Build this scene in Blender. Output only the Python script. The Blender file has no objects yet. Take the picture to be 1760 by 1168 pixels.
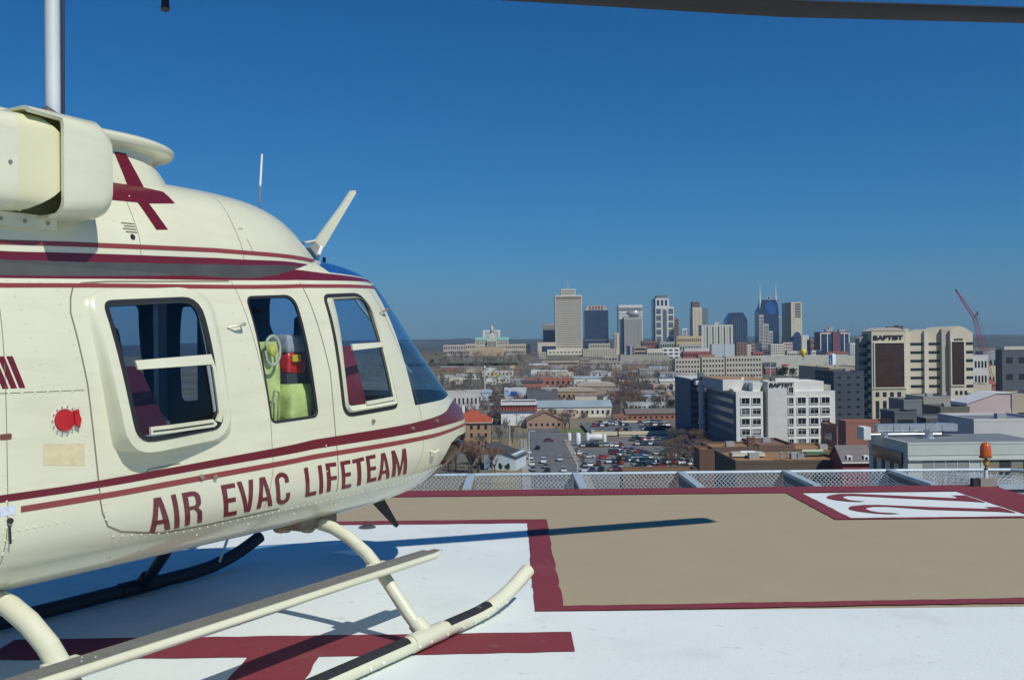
import bpy, bmesh, math, random
from mathutils import Vector, Matrix
R_ = math.radians
scene = bpy.context.scene
COL = scene.collection
# ------------------------------------------------------------------ camera
cam_d = bpy.data.cameras.new('camera'); cam = bpy.data.objects.new('camera', cam_d); COL.objects.link(cam)
cam_d.sensor_width = 36.0; cam_d.lens = 1700/1760*36.0; cam_d.clip_start = .05; cam_d.clip_end = 60000
PITCH = math.atan(8/1700); ROLL = R_(.6)
_m = Matrix.Rotation(R_(90)+PITCH, 3, 'X') @ Matrix.Rotation(-ROLL, 3, 'Z')
cam.matrix_world = Matrix.Translation((0, 0, 1.6)) @ _m.to_4x4()
scene.camera = cam
# ------------------------------------------------------------------ light
SUN = Vector((.6, -.68, 1.0)).normalized()
w = bpy.data.worlds.new("World"); scene.world = w; w.use_nodes = True
nt = w.node_tree; bg = nt.nodes['Background']
sky = nt.nodes.new('ShaderNodeTexSky'); sky.sky_type = 'NISHITA'; sky.sun_disc = False
sky.sun_elevation = math.asin(SUN.z); sky.sun_rotation = math.atan2(SUN.x, SUN.y)
sky.altitude = 0; sky.air_density = 1.0; sky.dust_density = .35; sky.ozone_density = 4.0
sp = nt.nodes.new('ShaderNodeSeparateColor'); cb = nt.nodes.new('ShaderNodeCombineColor'); nt.links.new(sky.outputs[0], sp.inputs[0])
SKYC = ((.084, 1.96), (.78, 1.10), (1.47, 1.))       # (gain, power) per channel: a deep clear winter blue
for k_, (g_, p_) in enumerate(SKYC):
    pw = nt.nodes.new('ShaderNodeMath'); pw.operation = 'POWER'; pw.inputs[1].default_value = p_; nt.links.new(sp.outputs[k_], pw.inputs[0])
    ml = nt.nodes.new('ShaderNodeMath'); ml.operation = 'MULTIPLY'; ml.inputs[1].default_value = g_; nt.links.new(pw.outputs[0], ml.inputs[0]); nt.links.new(ml.outputs[0], cb.inputs[k_])
nt.links.new(cb.outputs[0], bg.inputs[0]); bg.inputs[1].default_value = .05
sl = bpy.data.lights.new('sun', 'SUN'); sl.energy = 3.75; sl.angle = R_(.5); sl.color = (1, .96, .87)
so = bpy.data.objects.new('sun', sl); COL.objects.link(so)
so.rotation_euler = SUN.to_track_quat('Z', 'Y').to_euler()
scene.view_settings.view_transform = 'Standard'; scene.view_settings.look = 'None'
scene.view_settings.exposure = 0; scene.view_settings.gamma = 1
scene.cycles.max_bounces = 8; scene.cycles.transparent_max_bounces = 24

# ------------------------------------------------------------------ helpers
_mats = {}
def mat(name, col, rough=.6, metal=0., var=.08, scale=3., bump=0., bscale=30., spec=.5, coat=0., scale2=None, emit=None):
    if name in _mats: return _mats[name]
    m = bpy.data.materials.new(name); m.use_nodes = True; t = m.node_tree; p = t.nodes['Principled BSDF']
    p.inputs['Roughness'].default_value = rough; p.inputs['Metallic'].default_value = metal
    p.inputs['Specular IOR Level'].default_value = spec; p.inputs['Coat Weight'].default_value = coat
    tc = t.nodes.new('ShaderNodeTexCoord')
    n = t.nodes.new('ShaderNodeTexNoise'); n.inputs['Scale'].default_value = scale; n.inputs['Detail'].default_value = 6
    t.links.new(tc.outputs['Object'], n.inputs['Vector'])
    r = t.nodes.new('ShaderNodeMapRange'); r.inputs[1].default_value = .3; r.inputs[2].default_value = .7
    t.links.new(n.outputs[0], r.inputs[0])
    mx = t.nodes.new('ShaderNodeMix'); mx.data_type = 'RGBA'
    mx.inputs[6].default_value = tuple(c*(1-var) for c in col)+(1,); mx.inputs[7].default_value = tuple(min(1, c*(1+var)) for c in col)+(1,)
    t.links.new(r.outputs[0], mx.inputs[0]); t.links.new(mx.outputs[2], p.inputs['Base Color'])
    if bump:
        n2 = t.nodes.new('ShaderNodeTexNoise'); n2.inputs['Scale'].default_value = bscale; n2.inputs['Detail'].default_value = 4
        t.links.new(tc.outputs['Object'], n2.inputs['Vector'])
        b = t.nodes.new('ShaderNodeBump'); b.inputs['Strength'].default_value = bump; b.inputs['Distance'].default_value = .02
        t.links.new(n2.outputs[0], b.inputs['Height']); t.links.new(b.outputs[0], p.inputs['Normal'])
    if emit:
        p.inputs['Emission Color'].default_value = tuple(emit[0])+(1,); p.inputs['Emission Strength'].default_value = emit[1]
    _mats[name] = m; return m
def glass(name, tint, refl=1.0, rough=.02):
    if name in _mats: return _mats[name]
    m = bpy.data.materials.new(name); m.use_nodes = True; t = m.node_tree; t.nodes.clear()
    o = t.nodes.new('ShaderNodeOutputMaterial'); mx = t.nodes.new('ShaderNodeMixShader')
    tr = t.nodes.new('ShaderNodeBsdfTransparent'); tr.inputs[0].default_value = tuple(tint)+(1,)
    g = t.nodes.new('ShaderNodeBsdfGlossy'); g.inputs['Roughness'].default_value = rough; g.inputs[0].default_value = (refl, refl, refl, 1)
    f = t.nodes.new('ShaderNodeFresnel'); ge = t.nodes.new('ShaderNodeNewGeometry'); mr = t.nodes.new('ShaderNodeMapRange')
    mr.inputs[3].default_value = 1.5; mr.inputs[4].default_value = 1/1.5      # a thin pane reflects alike from both sides
    t.links.new(ge.outputs['Backfacing'], mr.inputs[0]); t.links.new(mr.outputs[0], f.inputs[0])
    t.links.new(f.outputs[0], mx.inputs[0]); t.links.new(tr.outputs[0], mx.inputs[1]); t.links.new(g.outputs[0], mx.inputs[2])
    t.links.new(mx.outputs[0], o.inputs[0]); _mats[name] = m; return m
def interp(xs, ys):
    n = len(xs); d = [(ys[i+1]-ys[i])/(xs[i+1]-xs[i]) for i in range(n-1)]
    mm = [d[0]]+[0 if d[i-1]*d[i] <= 0 else 2*d[i-1]*d[i]/(d[i-1]+d[i]) for i in range(1, n-1)]+[d[-1]]
    def f(x):
        if x <= xs[0]: return ys[0]
        if x >= xs[-1]: return ys[-1]
        i = 0
        while x > xs[i+1]: i += 1
        h = xs[i+1]-xs[i]; t = (x-xs[i])/h
        return ((2*t**3-3*t*t+1)*ys[i]+(t**3-2*t*t+t)*h*mm[i]+(-2*t**3+3*t*t)*ys[i+1]+(t**3-t*t)*h*mm[i+1])
    return f
class MB:
    def __init__(s): s.v = []; s.f = []; s.m = []
    def add(s, vs, fs, m=0):
        b = len(s.v); s.v += [tuple(v) for v in vs]; s.f += [tuple(b+i for i in f) for f in fs]; s.m += [m]*len(fs); return s
    def box(s, x0, x1, y0, y1, z0, z1, m=0, M=None):
        vs = [Vector((x, y, z)) for z in (z0, z1) for y in (y0, y1) for x in (x0, x1)]
        if M is not None: vs = [M @ v for v in vs]
        return s.add(vs, [(0, 2, 3, 1), (4, 5, 7, 6), (0, 1, 5, 4), (2, 6, 7, 3), (0, 4, 6, 2), (1, 3, 7, 5)], m)
    def prism(s, poly, ax, a0, a1, m=0):
        "poly 2D extruded along axis ax ('x': poly=(y,z), 'y': (x,z), 'z': (x,y))"
        def P(p, a): return (a, p[0], p[1]) if ax == 'x' else ((p[0], a, p[1]) if ax == 'y' else (p[0], p[1], a))
        n = len(poly); vs = [P(p, a0) for p in poly]+[P(p, a1) for p in poly]
        return s.add(vs, [tuple(range(n))[::-1], tuple(range(n, 2*n))]+[(i, (i+1) % n, n+(i+1) % n, n+i) for i in range(n)], m)
    def tube(s, path, r, n=8, m=0, cap=True):
        path = [Vector(p) for p in path]; rr = r if isinstance(r, (list, tuple)) else [r]*len(path)
        N = len(path); vs = []; up = Vector((0, 0, 1))
        for i, p in enumerate(path):
            d = (path[min(i+1, N-1)]-path[max(i-1, 0)]).normalized()
            a = d.cross(up)
            if a.length < .05: a = d.cross(Vector((1, 0, 0)))
            a.normalize(); b = a.cross(d)
            vs += [p+(a*math.cos(2*math.pi*k/n)+b*math.sin(2*math.pi*k/n))*rr[i] for k in range(n)]
        fs = [(i*n+k, i*n+(k+1) % n, (i+1)*n+(k+1) % n, (i+1)*n+k) for i in range(N-1) for k in range(n)]
        if cap: fs += [tuple(range(n)), tuple(range((N-1)*n, N*n))[::-1]]
        return s.add(vs, fs, m)
    def lathe(s, prof, c=(0, 0, 0), n=16, m=0, ax='z'):
        vs = []; c = Vector(c)
        for r, h in prof:
            for k in range(n):
                a = 2*math.pi*k/n; x, y = r*math.cos(a), r*math.sin(a)
                vs.append(c+(Vector((x, y, h)) if ax == 'z' else (Vector((x, h, y)) if ax == 'y' else Vector((h, x, y)))))
        N = len(prof)
        fs = [(i*n+k, i*n+(k+1) % n, (i+1)*n+(k+1) % n, (i+1)*n+k) for i in range(N-1) for k in range(n)]
        fs += [tuple(range(n)), tuple(range((N-1)*n, N*n))]
        return s.add(vs, fs, m)
    def mesh(s, name, mats, smooth=False):
        me = bpy.data.meshes.new(name); me.from_pydata(s.v, [], s.f)
        for q in mats: me.materials.append(q)
        me.polygons.foreach_set('material_index', s.m)
        b = bmesh.new(); b.from_mesh(me); bmesh.ops.recalc_face_normals(b, faces=b.faces); b.to_mesh(me); b.free()
        if smooth:
            me.polygons.foreach_set('use_smooth', [True]*len(me.polygons))
            me.set_sharp_from_angle(angle=R_(40)) if hasattr(me, 'set_sharp_from_angle') else None
        return me
    def build(s, name, mats, parent=None, smooth=False, loc=None, rz=0):
        if not isinstance(mats, (list, tuple)): mats = [mats]
        o = bpy.data.objects.new(name, s.mesh(name, mats, smooth)); COL.objects.link(o)
        if parent is not None: o.parent = parent
        if loc is not None: o.location = loc
        if rz: o.rotation_euler.z = rz
        return o
def tag(o, label=None, cat=None, group=None, kind=None):
    if label: o['label'] = label
    if cat: o['category'] = cat
    if group: o['group'] = group
    if kind: o['kind'] = kind
    return o
def empty(name, loc=(0, 0, 0), rz=0, label=None, cat=None, group=None):
    o = bpy.data.objects.new(name, None); COL.objects.link(o); o.location = loc; o.rotation_euler.z = rz
    o.empty_display_size = .2
    return tag(o, label, cat, group)
_kids = {}
def copy_tree(src, loc=None, rz=None, label=None, group=None, scale=None):
    def rec(o, parent):
        c = o.copy(); COL.objects.link(c); c.parent = parent
        for ch in kids_of(o): rec(ch, c)
        return c
    c = rec(src, None)
    if loc is not None: c.location = loc
    if rz is not None: c.rotation_euler.z = rz
    if scale is not None: c.scale = scale
    if label: c['label'] = label
    if group: c['group'] = group
    return c
def kids_of(o):
    if o.name not in _kids: _kids[o.name] = list(o.children)
    return _kids[o.name]
# a point of the world seen in a given direction at a given distance ahead (image units of 1760 x 1168)
def at(x, y, D):
    u = (x-880)/1700; v = -(y-584)/1700; c, s = math.cos(ROLL), math.sin(ROLL)
    u2 = u*c+v*s; v2 = -u*s+v*c
    d = Vector((u2, math.cos(PITCH)-v2*math.sin(PITCH), math.sin(PITCH)+v2*math.cos(PITCH)))
    return Vector((0, 0, 1.6))+d*(D/d.y)
def text_mesh(txt, size=1., bold=0.):
    cu = bpy.data.curves.new('txt', 'FONT'); cu.body = txt; cu.size = size; cu.offset = bold; cu.resolution_u = 4
    cu.fill_mode = 'FRONT'
    o = bpy.data.objects.new('txt', cu); COL.objects.link(o)
    dg = bpy.context.evaluated_depsgraph_get(); me = bpy.data.meshes.new_from_object(o.evaluated_get(dg))
    bpy.data.objects.remove(o); bpy.data.curves.remove(cu)
    vs = [v.co.copy() for v in me.vertices]; fs = [tuple(p.vertices) for p in me.polygons]; bpy.data.meshes.remove(me)
    x0 = min(v.x for v in vs); x1 = max(v.x for v in vs); y0 = min(v.y for v in vs); y1 = max(v.y for v in vs)
    return [((v.x-x0)/(x1-x0), (v.y-y0)/(y1-y0)) for v in vs], fs
# ================================================================== helipad
def deck_mat(name, col, dirt, amount, rough=.75):
    m = mat(name, col, rough, var=.03, scale=2., bump=.12, bscale=70)
    t = m.node_tree; p = t.nodes['Principled BSDF']; src = p.inputs['Base Color'].links[0].from_socket
    tc = t.nodes.new('ShaderNodeTexCoord'); mp = t.nodes.new('ShaderNodeMapping'); mp.inputs['Scale'].default_value = (2.6, 5., 1)
    n = t.nodes.new('ShaderNodeTexNoise'); n.inputs['Scale'].default_value = 1.6; n.inputs['Detail'].default_value = 12; n.inputs['Roughness'].default_value = .72
    n2 = t.nodes.new('ShaderNodeTexNoise'); n2.inputs['Scale'].default_value = 14; n2.inputs['Detail'].default_value = 6
    t.links.new(tc.outputs['Object'], mp.inputs[0]); t.links.new(mp.outputs[0], n.inputs['Vector']); t.links.new(tc.outputs['Object'], n2.inputs['Vector'])
    mu = t.nodes.new('ShaderNodeMath'); mu.operation = 'MULTIPLY'; t.links.new(n.outputs[0], mu.inputs[0]); t.links.new(n2.outputs[0], mu.inputs[1])
    r = t.nodes.new('ShaderNodeMapRange'); r.inputs[1].default_value = .33; r.inputs[2].default_value = .46; r.inputs[4].default_value = amount
    t.links.new(mu.outputs[0], r.inputs[0])
    mx = t.nodes.new('ShaderNodeMix'); mx.data_type = 'RGBA'; mx.inputs[7].default_value = tuple(dirt)+(1,)
    t.links.new(r.outputs[0], mx.inputs[0]); t.links.new(src, mx.inputs[6]); t.links.new(mx.outputs[2], p.inputs['Base Color'])
    n3 = t.nodes.new('ShaderNodeTexNoise'); n3.inputs['Scale'].default_value = 1.1; n3.inputs['Detail'].default_value = 9; n3.inputs['Roughness'].default_value = .65; t.links.new(tc.outputs['Object'], n3.inputs['Vector'])
    r3 = t.nodes.new('ShaderNodeMapRange'); r3.inputs[1].default_value = .56; r3.inputs[2].default_value = .74; r3.inputs[4].default_value = amount*.55; t.links.new(n3.outputs[0], r3.inputs[0])
    mx3 = t.nodes.new('ShaderNodeMix'); mx3.data_type = 'RGBA'; mx3.inputs[7].default_value = tuple(dirt)+(1,)
    t.links.new(r3.outputs[0], mx3.inputs[0]); t.links.new(mx.outputs[2], mx3.inputs[6]); t.links.new(mx3.outputs[2], p.inputs['Base Color'])
    return m
M_TAN = deck_mat('tan_coating', (.365, .305, .198), (.27, .235, .17), .45, .9)
M_WHITE = deck_mat('white_deck_paint', (.715, .765, .745), (.34, .35, .33), .5)
M_RED = deck_mat('maroon_deck_paint', (.20, .028, .04), (.30, .18, .17), .35)
M_CONC = mat('roof_concrete', (.35, .34, .32), .9, var=.12, scale=.5)
M_HOSPW = mat('hospital_brick', (.42, .36, .28), .9, var=.1, scale=.3)
pad = MB().box(-16, 5.23, -9, 10.88, -.35, 0).build('helipad', M_TAN)
tag(pad, kind='structure')
def sheet(name, m, rects, z, polys=()):
    b = MB()
    for (x0, x1, y0, y1) in rects: b.add([(x0, y0, z), (x1, y0, z), (x1, y1, z), (x0, y1, z)], [(0, 1, 2, 3)])
    for p in polys: b.add([(x, y, z) for x, y in p], [tuple(range(len(p)))])
    return b.build(name, m, pad)
sheet('white_paint', M_WHITE, [(-16, .12, 5.92, 8.86), (-16, 5.23, -9, 5.92)], .004)
sheet('white_square', M_WHITE, [(3.04, 4.66, 8.93, 10.42)], .004)
def wob(pts, amp=.006, step=.12, seed=1):
    rnd = random.Random(seed); out = []
    for i in range(len(pts)):
        a = Vector(pts[i]); b = Vector(pts[(i+1) % len(pts)]); L = (b-a).length; n = max(1, int(L/step))
        d = (b-a)/L; q = Vector((-d.y, d.x))
        for k in range(n): out.append(tuple(a+(b-a)*k/n+q*rnd.uniform(-amp, amp)*(k > 0)))
    return out
sheet('red_border', M_RED, [], .008, [wob([(-16, 10.46), (4.66, 10.46), (4.66, 8.93), (4.66, 8.86), (5.23, 8.86), (5.23, 10.88), (-16, 10.88)]),
      wob([(5.23-.57, -9), (5.23, -9), (5.23, 8.86), (4.66, 8.86)], seed=3) if False else [(4.95, -9), (5.23, -9), (5.23, 8.86), (4.95, 8.86)],
      wob([(2.88, 8.86), (4.66, 8.86), (4.66, 8.93), (3.04, 8.93), (3.04, 10.46), (2.88, 10.46)], seed=5)])
sheet('red_outline', M_RED, [], .008, [wob([(.12, 5.92), (4.95, 6.04), (4.95, 6.16), (.295, 6.035), (.295, 9.03), (-7, 9.03), (-7, 8.84), (.12, 8.84)], .008, seed=7)])
H_ = [(-2.75, 5.45), (-2.75, 5.10), (-1.38, 5.10), (-1.38, 3.5), (-2.75, 3.5), (-2.75, 3.12), (.30, 3.12), (.30, 3.5), (-1.01, 3.5), (-1.01, 5.10), (.31, 5.14), (.31, 5.49)]
sheet('landing_letter', M_RED, [], .008, [wob(H_, .006, seed=9)])
# the weight figures in the white square, read from the right-hand side
FIG = [[(3.502, 9.837), (3.42, 9.812), (3.318, 9.849), (3.232, 9.939), (3.192, 10.048), (3.202, 10.134), (3.27, 10.239), (3.395, 10.332), (3.534, 10.334), (3.953, 10.171), (4.451, 9.974), (4.5, 10.035), (4.507, 10.1), (4.485, 10.145), (4.63, 10.146), (4.624, 9.692), (4.46, 9.795), (3.895, 10.022), (3.551, 10.187), (3.438, 10.206), (3.375, 10.144), (3.355, 10.058), (3.365, 9.94), (3.421, 9.863)],
       [(3.56, 9.107), (3.442, 9.096), (3.328, 9.157), (3.227, 9.262), (3.185, 9.367), (3.198, 9.46), (3.257, 9.553), (3.401, 9.622), (3.542, 9.613), (3.99, 9.458), (4.471, 9.323), (4.501, 9.378), (4.478, 9.427), (4.62, 9.417), (4.62, 9.095), (4.484, 9.176), (3.928, 9.311), (3.585, 9.512), (3.461, 9.52), (3.372, 9.459), (3.341, 9.385), (3.343, 9.283), (3.389, 9.198), (3.495, 9.155)]]
b = MB()
for P in FIG: b.add([(x, y, .010) for x, y in P], [tuple(range(len(P)))])
b.build('painted_figures', M_RED, pad)
# hospital block that carries the deck
hb = MB().box(-15, 4.6, -30, 10.2, -38.6, -.36).build('hospital_building', M_HOSPW)
tag(hb, 'tan hospital block carrying the rooftop helipad deck', 'building')
M_DKST = mat('dark_steel', (.06, .065, .07), .6, .3)
M_GALV = mat('galvanised_steel', (.46, .54, .58), .5, .25, var=.1, scale=9)
M_WIRE = mat('wire_mesh_steel', (.58, .63, .66), .5, .2, var=.1)
M_FIN = mat('net_support_steel', (.16, .20, .23), .6, .3)
# tie-down ring plate on the deck
td = empty('tie_down', (-1.29, 8.83-.12, .008), label='round dark metal tie-down plate set in the white deck paint', cat='tie-down')
MB().lathe([(.075, 0), (.075, .006), (.06, .012), (.0, .012)]).build('plate', mat('dull_steel', (.16, .15, .14), .5, .6), td)
MB().tube([(.03*math.cos(a), .012, .02+.03*math.sin(a)) for a in [i*math.pi/6 for i in range(7)]], .006, 6).build('ring', M_DKST, td, True)
# safety net panels round the edge of the deck: bars square to the edge, chain link between
def net_panel(w_, name='safety_net'):
    root = empty(name)
    f = MB(); f.box(-.045, .045, .0, 1.3, -.02, .02); f.build('beam', M_GALV, root)
    MB().prism([(0.02, -.03), (1.27, -.03), (1.27, -.75), (1.1, -.8)], 'x', -.03, -.02).build('bracket', M_FIN, root)
    f = MB().tube([(0.045, 1.3, 0), (w_-.045, 1.3, 0)], .022, 8); f.tube([(0.045, 1.26, -.6), (w_-.045, 1.26, -.6)], .02, 6); f.build('rail', M_GALV, root)
    f = MB(); r_ = .0034; P = .052; T = w_-.1; Hh = .62
    def wire(a, b):
        d = (b-a).normalized(); n = Vector((0, 1, 0)); q = d.cross(n)*r_
        f.add([a-q-n*r_, a+q-n*r_, a+n*r_, b-q-n*r_, b+q-n*r_, b+n*r_], [(0, 1, 4, 3), (1, 2, 5, 4), (2, 0, 3, 5)])
    def pt(u, v): return Vector((.05+u, 1.28+.012*math.sin(u*60)-.05*v/Hh, -v))
    k = -Hh
    while k < T:
        for sgn in (1, -1):
            a, b = (k, 0.), (k+Hh, Hh)
            if a[0] < 0: a = (0., -k)
            if b[0] > T: b = (T, T-k)
            if a[1] < Hh and b[1] > 0 and b[0] > a[0]:
                if sgn < 0: a, b = (a[0], Hh-a[1]), (b[0], Hh-b[1])
                wire(pt(*a), pt(*b))
        k += P
    f.build('chain_link', M_WIRE, root)
    # top mesh, sagging, between the beams
    g = MB()
    for i in range(int(T/.05)):
        u = .06+i*.05; g.tube([(u, 1.28, -.01), (u+.2*(0), .75, -.07), (u, .03, -.05)], .0022, 3, cap=False)
    g.build('cross_wires', M_WIRE, root)
    return root
grp = 'safety net panels round the helipad edge'
p0 = net_panel(1.29); _kids.clear()
xs = [.77+1.29*i for i in range(-9, 4)]
ords = ['first', 'second', 'third', 'fourth', 'fifth', 'sixth', 'seventh', 'eighth', 'ninth', 'tenth', 'eleventh', 'twelfth', 'thirteenth']
panels = []
for i, x in enumerate(xs):
    o = p0 if i == 0 else copy_tree(p0)
    o.location = (x, 10.9, 0)
    lab = 'grey chain link safety net panel on the far deck edge, %s from the beacon corner' % (ords[len(xs)-1-i] if i < len(xs)-1 else 'nearest')
    tag(o, lab, 'safety net', grp)
for i in range(6):
    o = copy_tree(p0, (5.25, 10.75-1.29*i, 0), -math.pi/2)
    tag(o, 'grey chain link safety net panel on the right deck edge, %s from the beacon corner' % (ords[i] if i else 'nearest'), 'safety net', grp)
# corner net
cn = empty('safety_net', (5.0, 10.9, 0)); tag(cn, 'grey corner piece of the safety net behind the amber beacon', 'safety net', grp)
MB().tube([(.35, 1.3, 0), (1.1, 1.25, 0), (1.5, .9, 0), (1.55, -.15, 0)], .022, 8).build('rail', M_GALV, cn)
g = MB()
for i in range(26):
    a = math.pi/2*i/25; ex, ey = .28+1.24*math.sin(a), .05+1.22*math.cos(a)
    g.tube([(.26, .0, -.05), (ex, ey, -.01)], .003, 3, cap=False)
    g.tube([(ex, ey, -.01), (ex-.02, ey-.02, -.6)], .003, 3, cap=False)
for k in range(1, 14):
    q = k/14; g.tube([(.27+1.24*q*math.sin(a), .02+1.22*q*math.cos(a), -.03) for a in [math.pi/2*i/10 for i in range(11)]], .003, 3, cap=False)
    g.tube([(.27+1.24*math.sin(a), .05+1.22*math.cos(a), -.6*q) for a in [math.pi/2*i/10 for i in range(11)]], .003, 3, cap=False)
g.build('chain_link', M_WIRE, cn)
# amber obstruction beacon
bp = Vector((5.15, 10.79, .0)); bc = empty('beacon_light', bp, label='amber beacon lamp on a short pole at the helipad corner', cat='beacon')
MB().box(-.08, .10, -.05, .05, .008, .095).build('mounting_box', mat('grey_box', (.30, .28, .25), .7), bc)
MB().box(-.155, -.085, -.04, .04, .008, .09).build('junction_box', mat('black_box', (.03, .03, .035), .6), bc)
MB().tube([(0, 0, .095), (0, 0, .19)], .02, 12).build('white_sleeve', mat('white_paint_metal', (.7, .7, .68), .5), bc, True)
MB().tube([(0, 0, .19), (.0, 0, .235), (0.008, 0, .29), (0.005, 0, .315)], [.026, .026, .034, .024], 12).build('pole', mat('yellow_pole', (.55, .32, .06), .5, var=.35, scale=25), bc, True)
MB().lathe([(.05, .31), (.066, .315), (.066, .33), (.05, .335)], n=24).build('lamp_base', mat('brass_base', (.28, .14, .06), .5, .3), bc, True)
am = mat('amber_lens', (.85, .16, .01), .12, var=.05, spec=.6, coat=.5)
am.node_tree.nodes['Principled BSDF'].inputs['Transmission Weight'].default_value = .35
MB().lathe([(.058, .336), (.058, .40), (.054, .44), (.040, .468), (.02, .482), (.0, .485)], n=24).build('lens', am, bc, True)
MB().lathe([(.018, .34), (.022, .38), (.018, .41), (.0, .42)], n=12).build('bulb', mat('lamp_reflector', (.9, .55, .2), .2, .6), bc, True)
# ================================================================== helicopter
# local frame: x forward (s), y to its left (-t), z up; origin on the deck under the front cross tube
HC = Vector((-1.46, 5.8, .008)); HA = math.atan2(.857, .515)
heli = empty('helicopter', HC, HA, 'cream helicopter with maroon stripes standing on skids on the helipad', 'helicopter')
M_CREAM = mat('cream_paint', (.68, .675, .50), .30, var=.045, scale=2.2, coat=.5, bump=.06, bscale=4.5)
def grime(m, col, z0, z1, amt):      # exhaust film and grime streaks that run back along the skin
    t = m.node_tree; p = t.nodes['Principled BSDF']; src = p.inputs['Base Color'].links[0].from_socket; tc = t.nodes.new('ShaderNodeTexCoord')
    mp = t.nodes.new('ShaderNodeMapping'); mp.inputs['Scale'].default_value = (1.2, 5, 9); n = t.nodes.new('ShaderNodeTexNoise'); n.inputs['Scale'].default_value = 1.6; n.inputs['Detail'].default_value = 10; n.inputs['Roughness'].default_value = .7
    t.links.new(tc.outputs['Object'], mp.inputs[0]); t.links.new(mp.outputs[0], n.inputs['Vector']); r = t.nodes.new('ShaderNodeMapRange'); r.inputs[1].default_value = z0; r.inputs[2].default_value = z1; r.inputs[4].default_value = amt
    t.links.new(n.outputs[0], r.inputs[0]); mx = t.nodes.new('ShaderNodeMix'); mx.data_type = 'RGBA'; mx.inputs[7].default_value = tuple(col)+(1,)
    t.links.new(r.outputs[0], mx.inputs[0]); t.links.new(src, mx.inputs[6]); t.links.new(mx.outputs[2], p.inputs['Base Color'])
grime(M_CREAM, (.46, .43, .30), .50, .74, .28)
M_MAR = mat('maroon_paint', (.135, .010, .020), .32, var=.08, scale=2, coat=.35)
M_MAR2 = mat('faded_maroon_paint', (.24, .045, .04), .35, var=.08, scale=2, coat=.3)
M_GREY = mat('roof_walkway_grey', (.055, .06, .062), .75, var=.2, scale=6)
M_BLK = mat('black_rubber', (.02, .02, .022), .5)
M_LINE = mat('panel_gap', (.20, .18, .12), .8)
M_LIN = mat('cabin_lining', (.045, .05, .06), .8)
M_MAROONSEAT = mat('maroon_seat_fabric', (.17, .018, .038), .85, var=.2, scale=12)
G_WIN = glass('tinted_window_glass', (.86, .91, .95), .9)
G_SHD = glass('windshield_glass', (.52, .72, .93), 1.)
G_ROOF = mat('roof_window_acrylic', (.02, .10, .34), .08, var=.3, scale=5, spec=.9, coat=1.)
G_CHIN = glass('chin_window_glass', (.10, .09, .14), .8)
PQ = 2.2
class Surf:
    def __init__(s, S, W, sA, z0, z1, zc, sR, pq=PQ): s.S, s.W, s.sA, s.z0, s.z1, s.zc, s.sR, s.pq = S, W, sA, z0, z1, zc, sR, pq
    def T(s, x, z):
        z = min(max(z, s.z0+1e-4), s.z1-1e-4); L = max(s.S(z)-s.sA, .02); u = min(max((x-s.sA)/L, 0), 1)
        return s.W(z)*(1-u**s.pq)**(1/s.pq)
    def at(s, x, z, off=0., side=1):
        e = .01; t = s.T(x, z)
        if off:
            dx = (s.T(x+e, z)-s.T(x-e, z))/(2*e); dz = (s.T(x, z+e)-s.T(x, z-e))/(2*e)
            dx = max(-4, min(4, dx)); dz = max(-4, min(4, dz))
            n = Vector((-dx, 1, -dz)).normalized(); x += n.x*off; t += n.y*off; z += n.z*off
        return Vector((x, -t*side, z))
    def par(s, p, z, off=0., side=1):
        "p<0: metres behind sA, 0..1: round the front"
        z = min(max(z, s.z0+1e-4), s.z1-1e-4)
        if p <= 0: x, t = s.sA+p, s.W(z); n = Vector((0, 1, 0))
        else:
            a = p*math.pi/2; L = s.S(z)-s.sA; x = s.sA+L*math.sin(a)**(2/s.pq); t = s.W(z)*max(0, math.cos(a))**(2/s.pq)
            n = Vector((max(math.sin(a), 1e-4)**(2-2/s.pq)/L, max(math.cos(a), 1e-4)**(2-2/s.pq)/max(s.W(z), .05), 0)).normalized()
        return Vector((x+n.x*off, -(t+n.y*off)*side, z))
    def grid(s, nz0, nz1, nr, nf, closed=True):
        zs = [s.zc-(s.zc-s.z0)*math.cos(k/nz0*math.pi/2) for k in range(nz0)] + [s.zc+(s.z1-s.zc)*math.sin(k/nz1*math.pi/2) for k in range(nz1+1)]
        ps = [s.sR-s.sA+(0-(s.sR-s.sA))*i/nr for i in range(nr)] + [k/nf for k in range(nf+1)]
        row = [(p, 1) for p in ps] + [(p, -1) for p in ps[::-1][1:]]
        vs = []; N = len(row)
        for z in zs: vs += [s.par(p, z, 0, sd) for p, sd in row]
        fs = [(k*N+i, k*N+i+1, (k+1)*N+i+1, (k+1)*N+i) for k in range(len(zs)-1) for i in range(N-1)]
        # close the bottom and top slices
        n2 = len(ps)-1
        for k in (0, len(zs)-1):
            for i in range(n2): fs.append((k*N+i, k*N+i+1, k*N+N-2-i, k*N+N-1-i)) if i < n2-1 or True else None
        fs = [tuple(dict.fromkeys(f)) for f in fs]
        return vs, [f for f in fs if len(f) > 2], zs, row
HULL = Surf(interp([.575, .62, .66, .70, .75, .80, .85, .90, .97, 1.03, 1.10, 1.16, 1.227, 1.416, 1.653, 1.875, 1.97, 2.02, 2.06, 2.09, 2.12],
                   [1.0, 1.22, 1.38, 1.49, 1.60, 1.69, 1.77, 1.83, 1.86, 1.855, 1.83, 1.77, 1.66, 1.42, 1.13, .90, .81, .73, .61, .42, .0]),
            lambda z: .665*max(0, 1-((1.05-z)/.475)**2.8)**(1/2.8) if z < 1.05 else .665*max(0, 1-((z-1.05)/1.07)**4)**.25,
            -.3, .575, 2.12, 1.05, -2.4)
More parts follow.
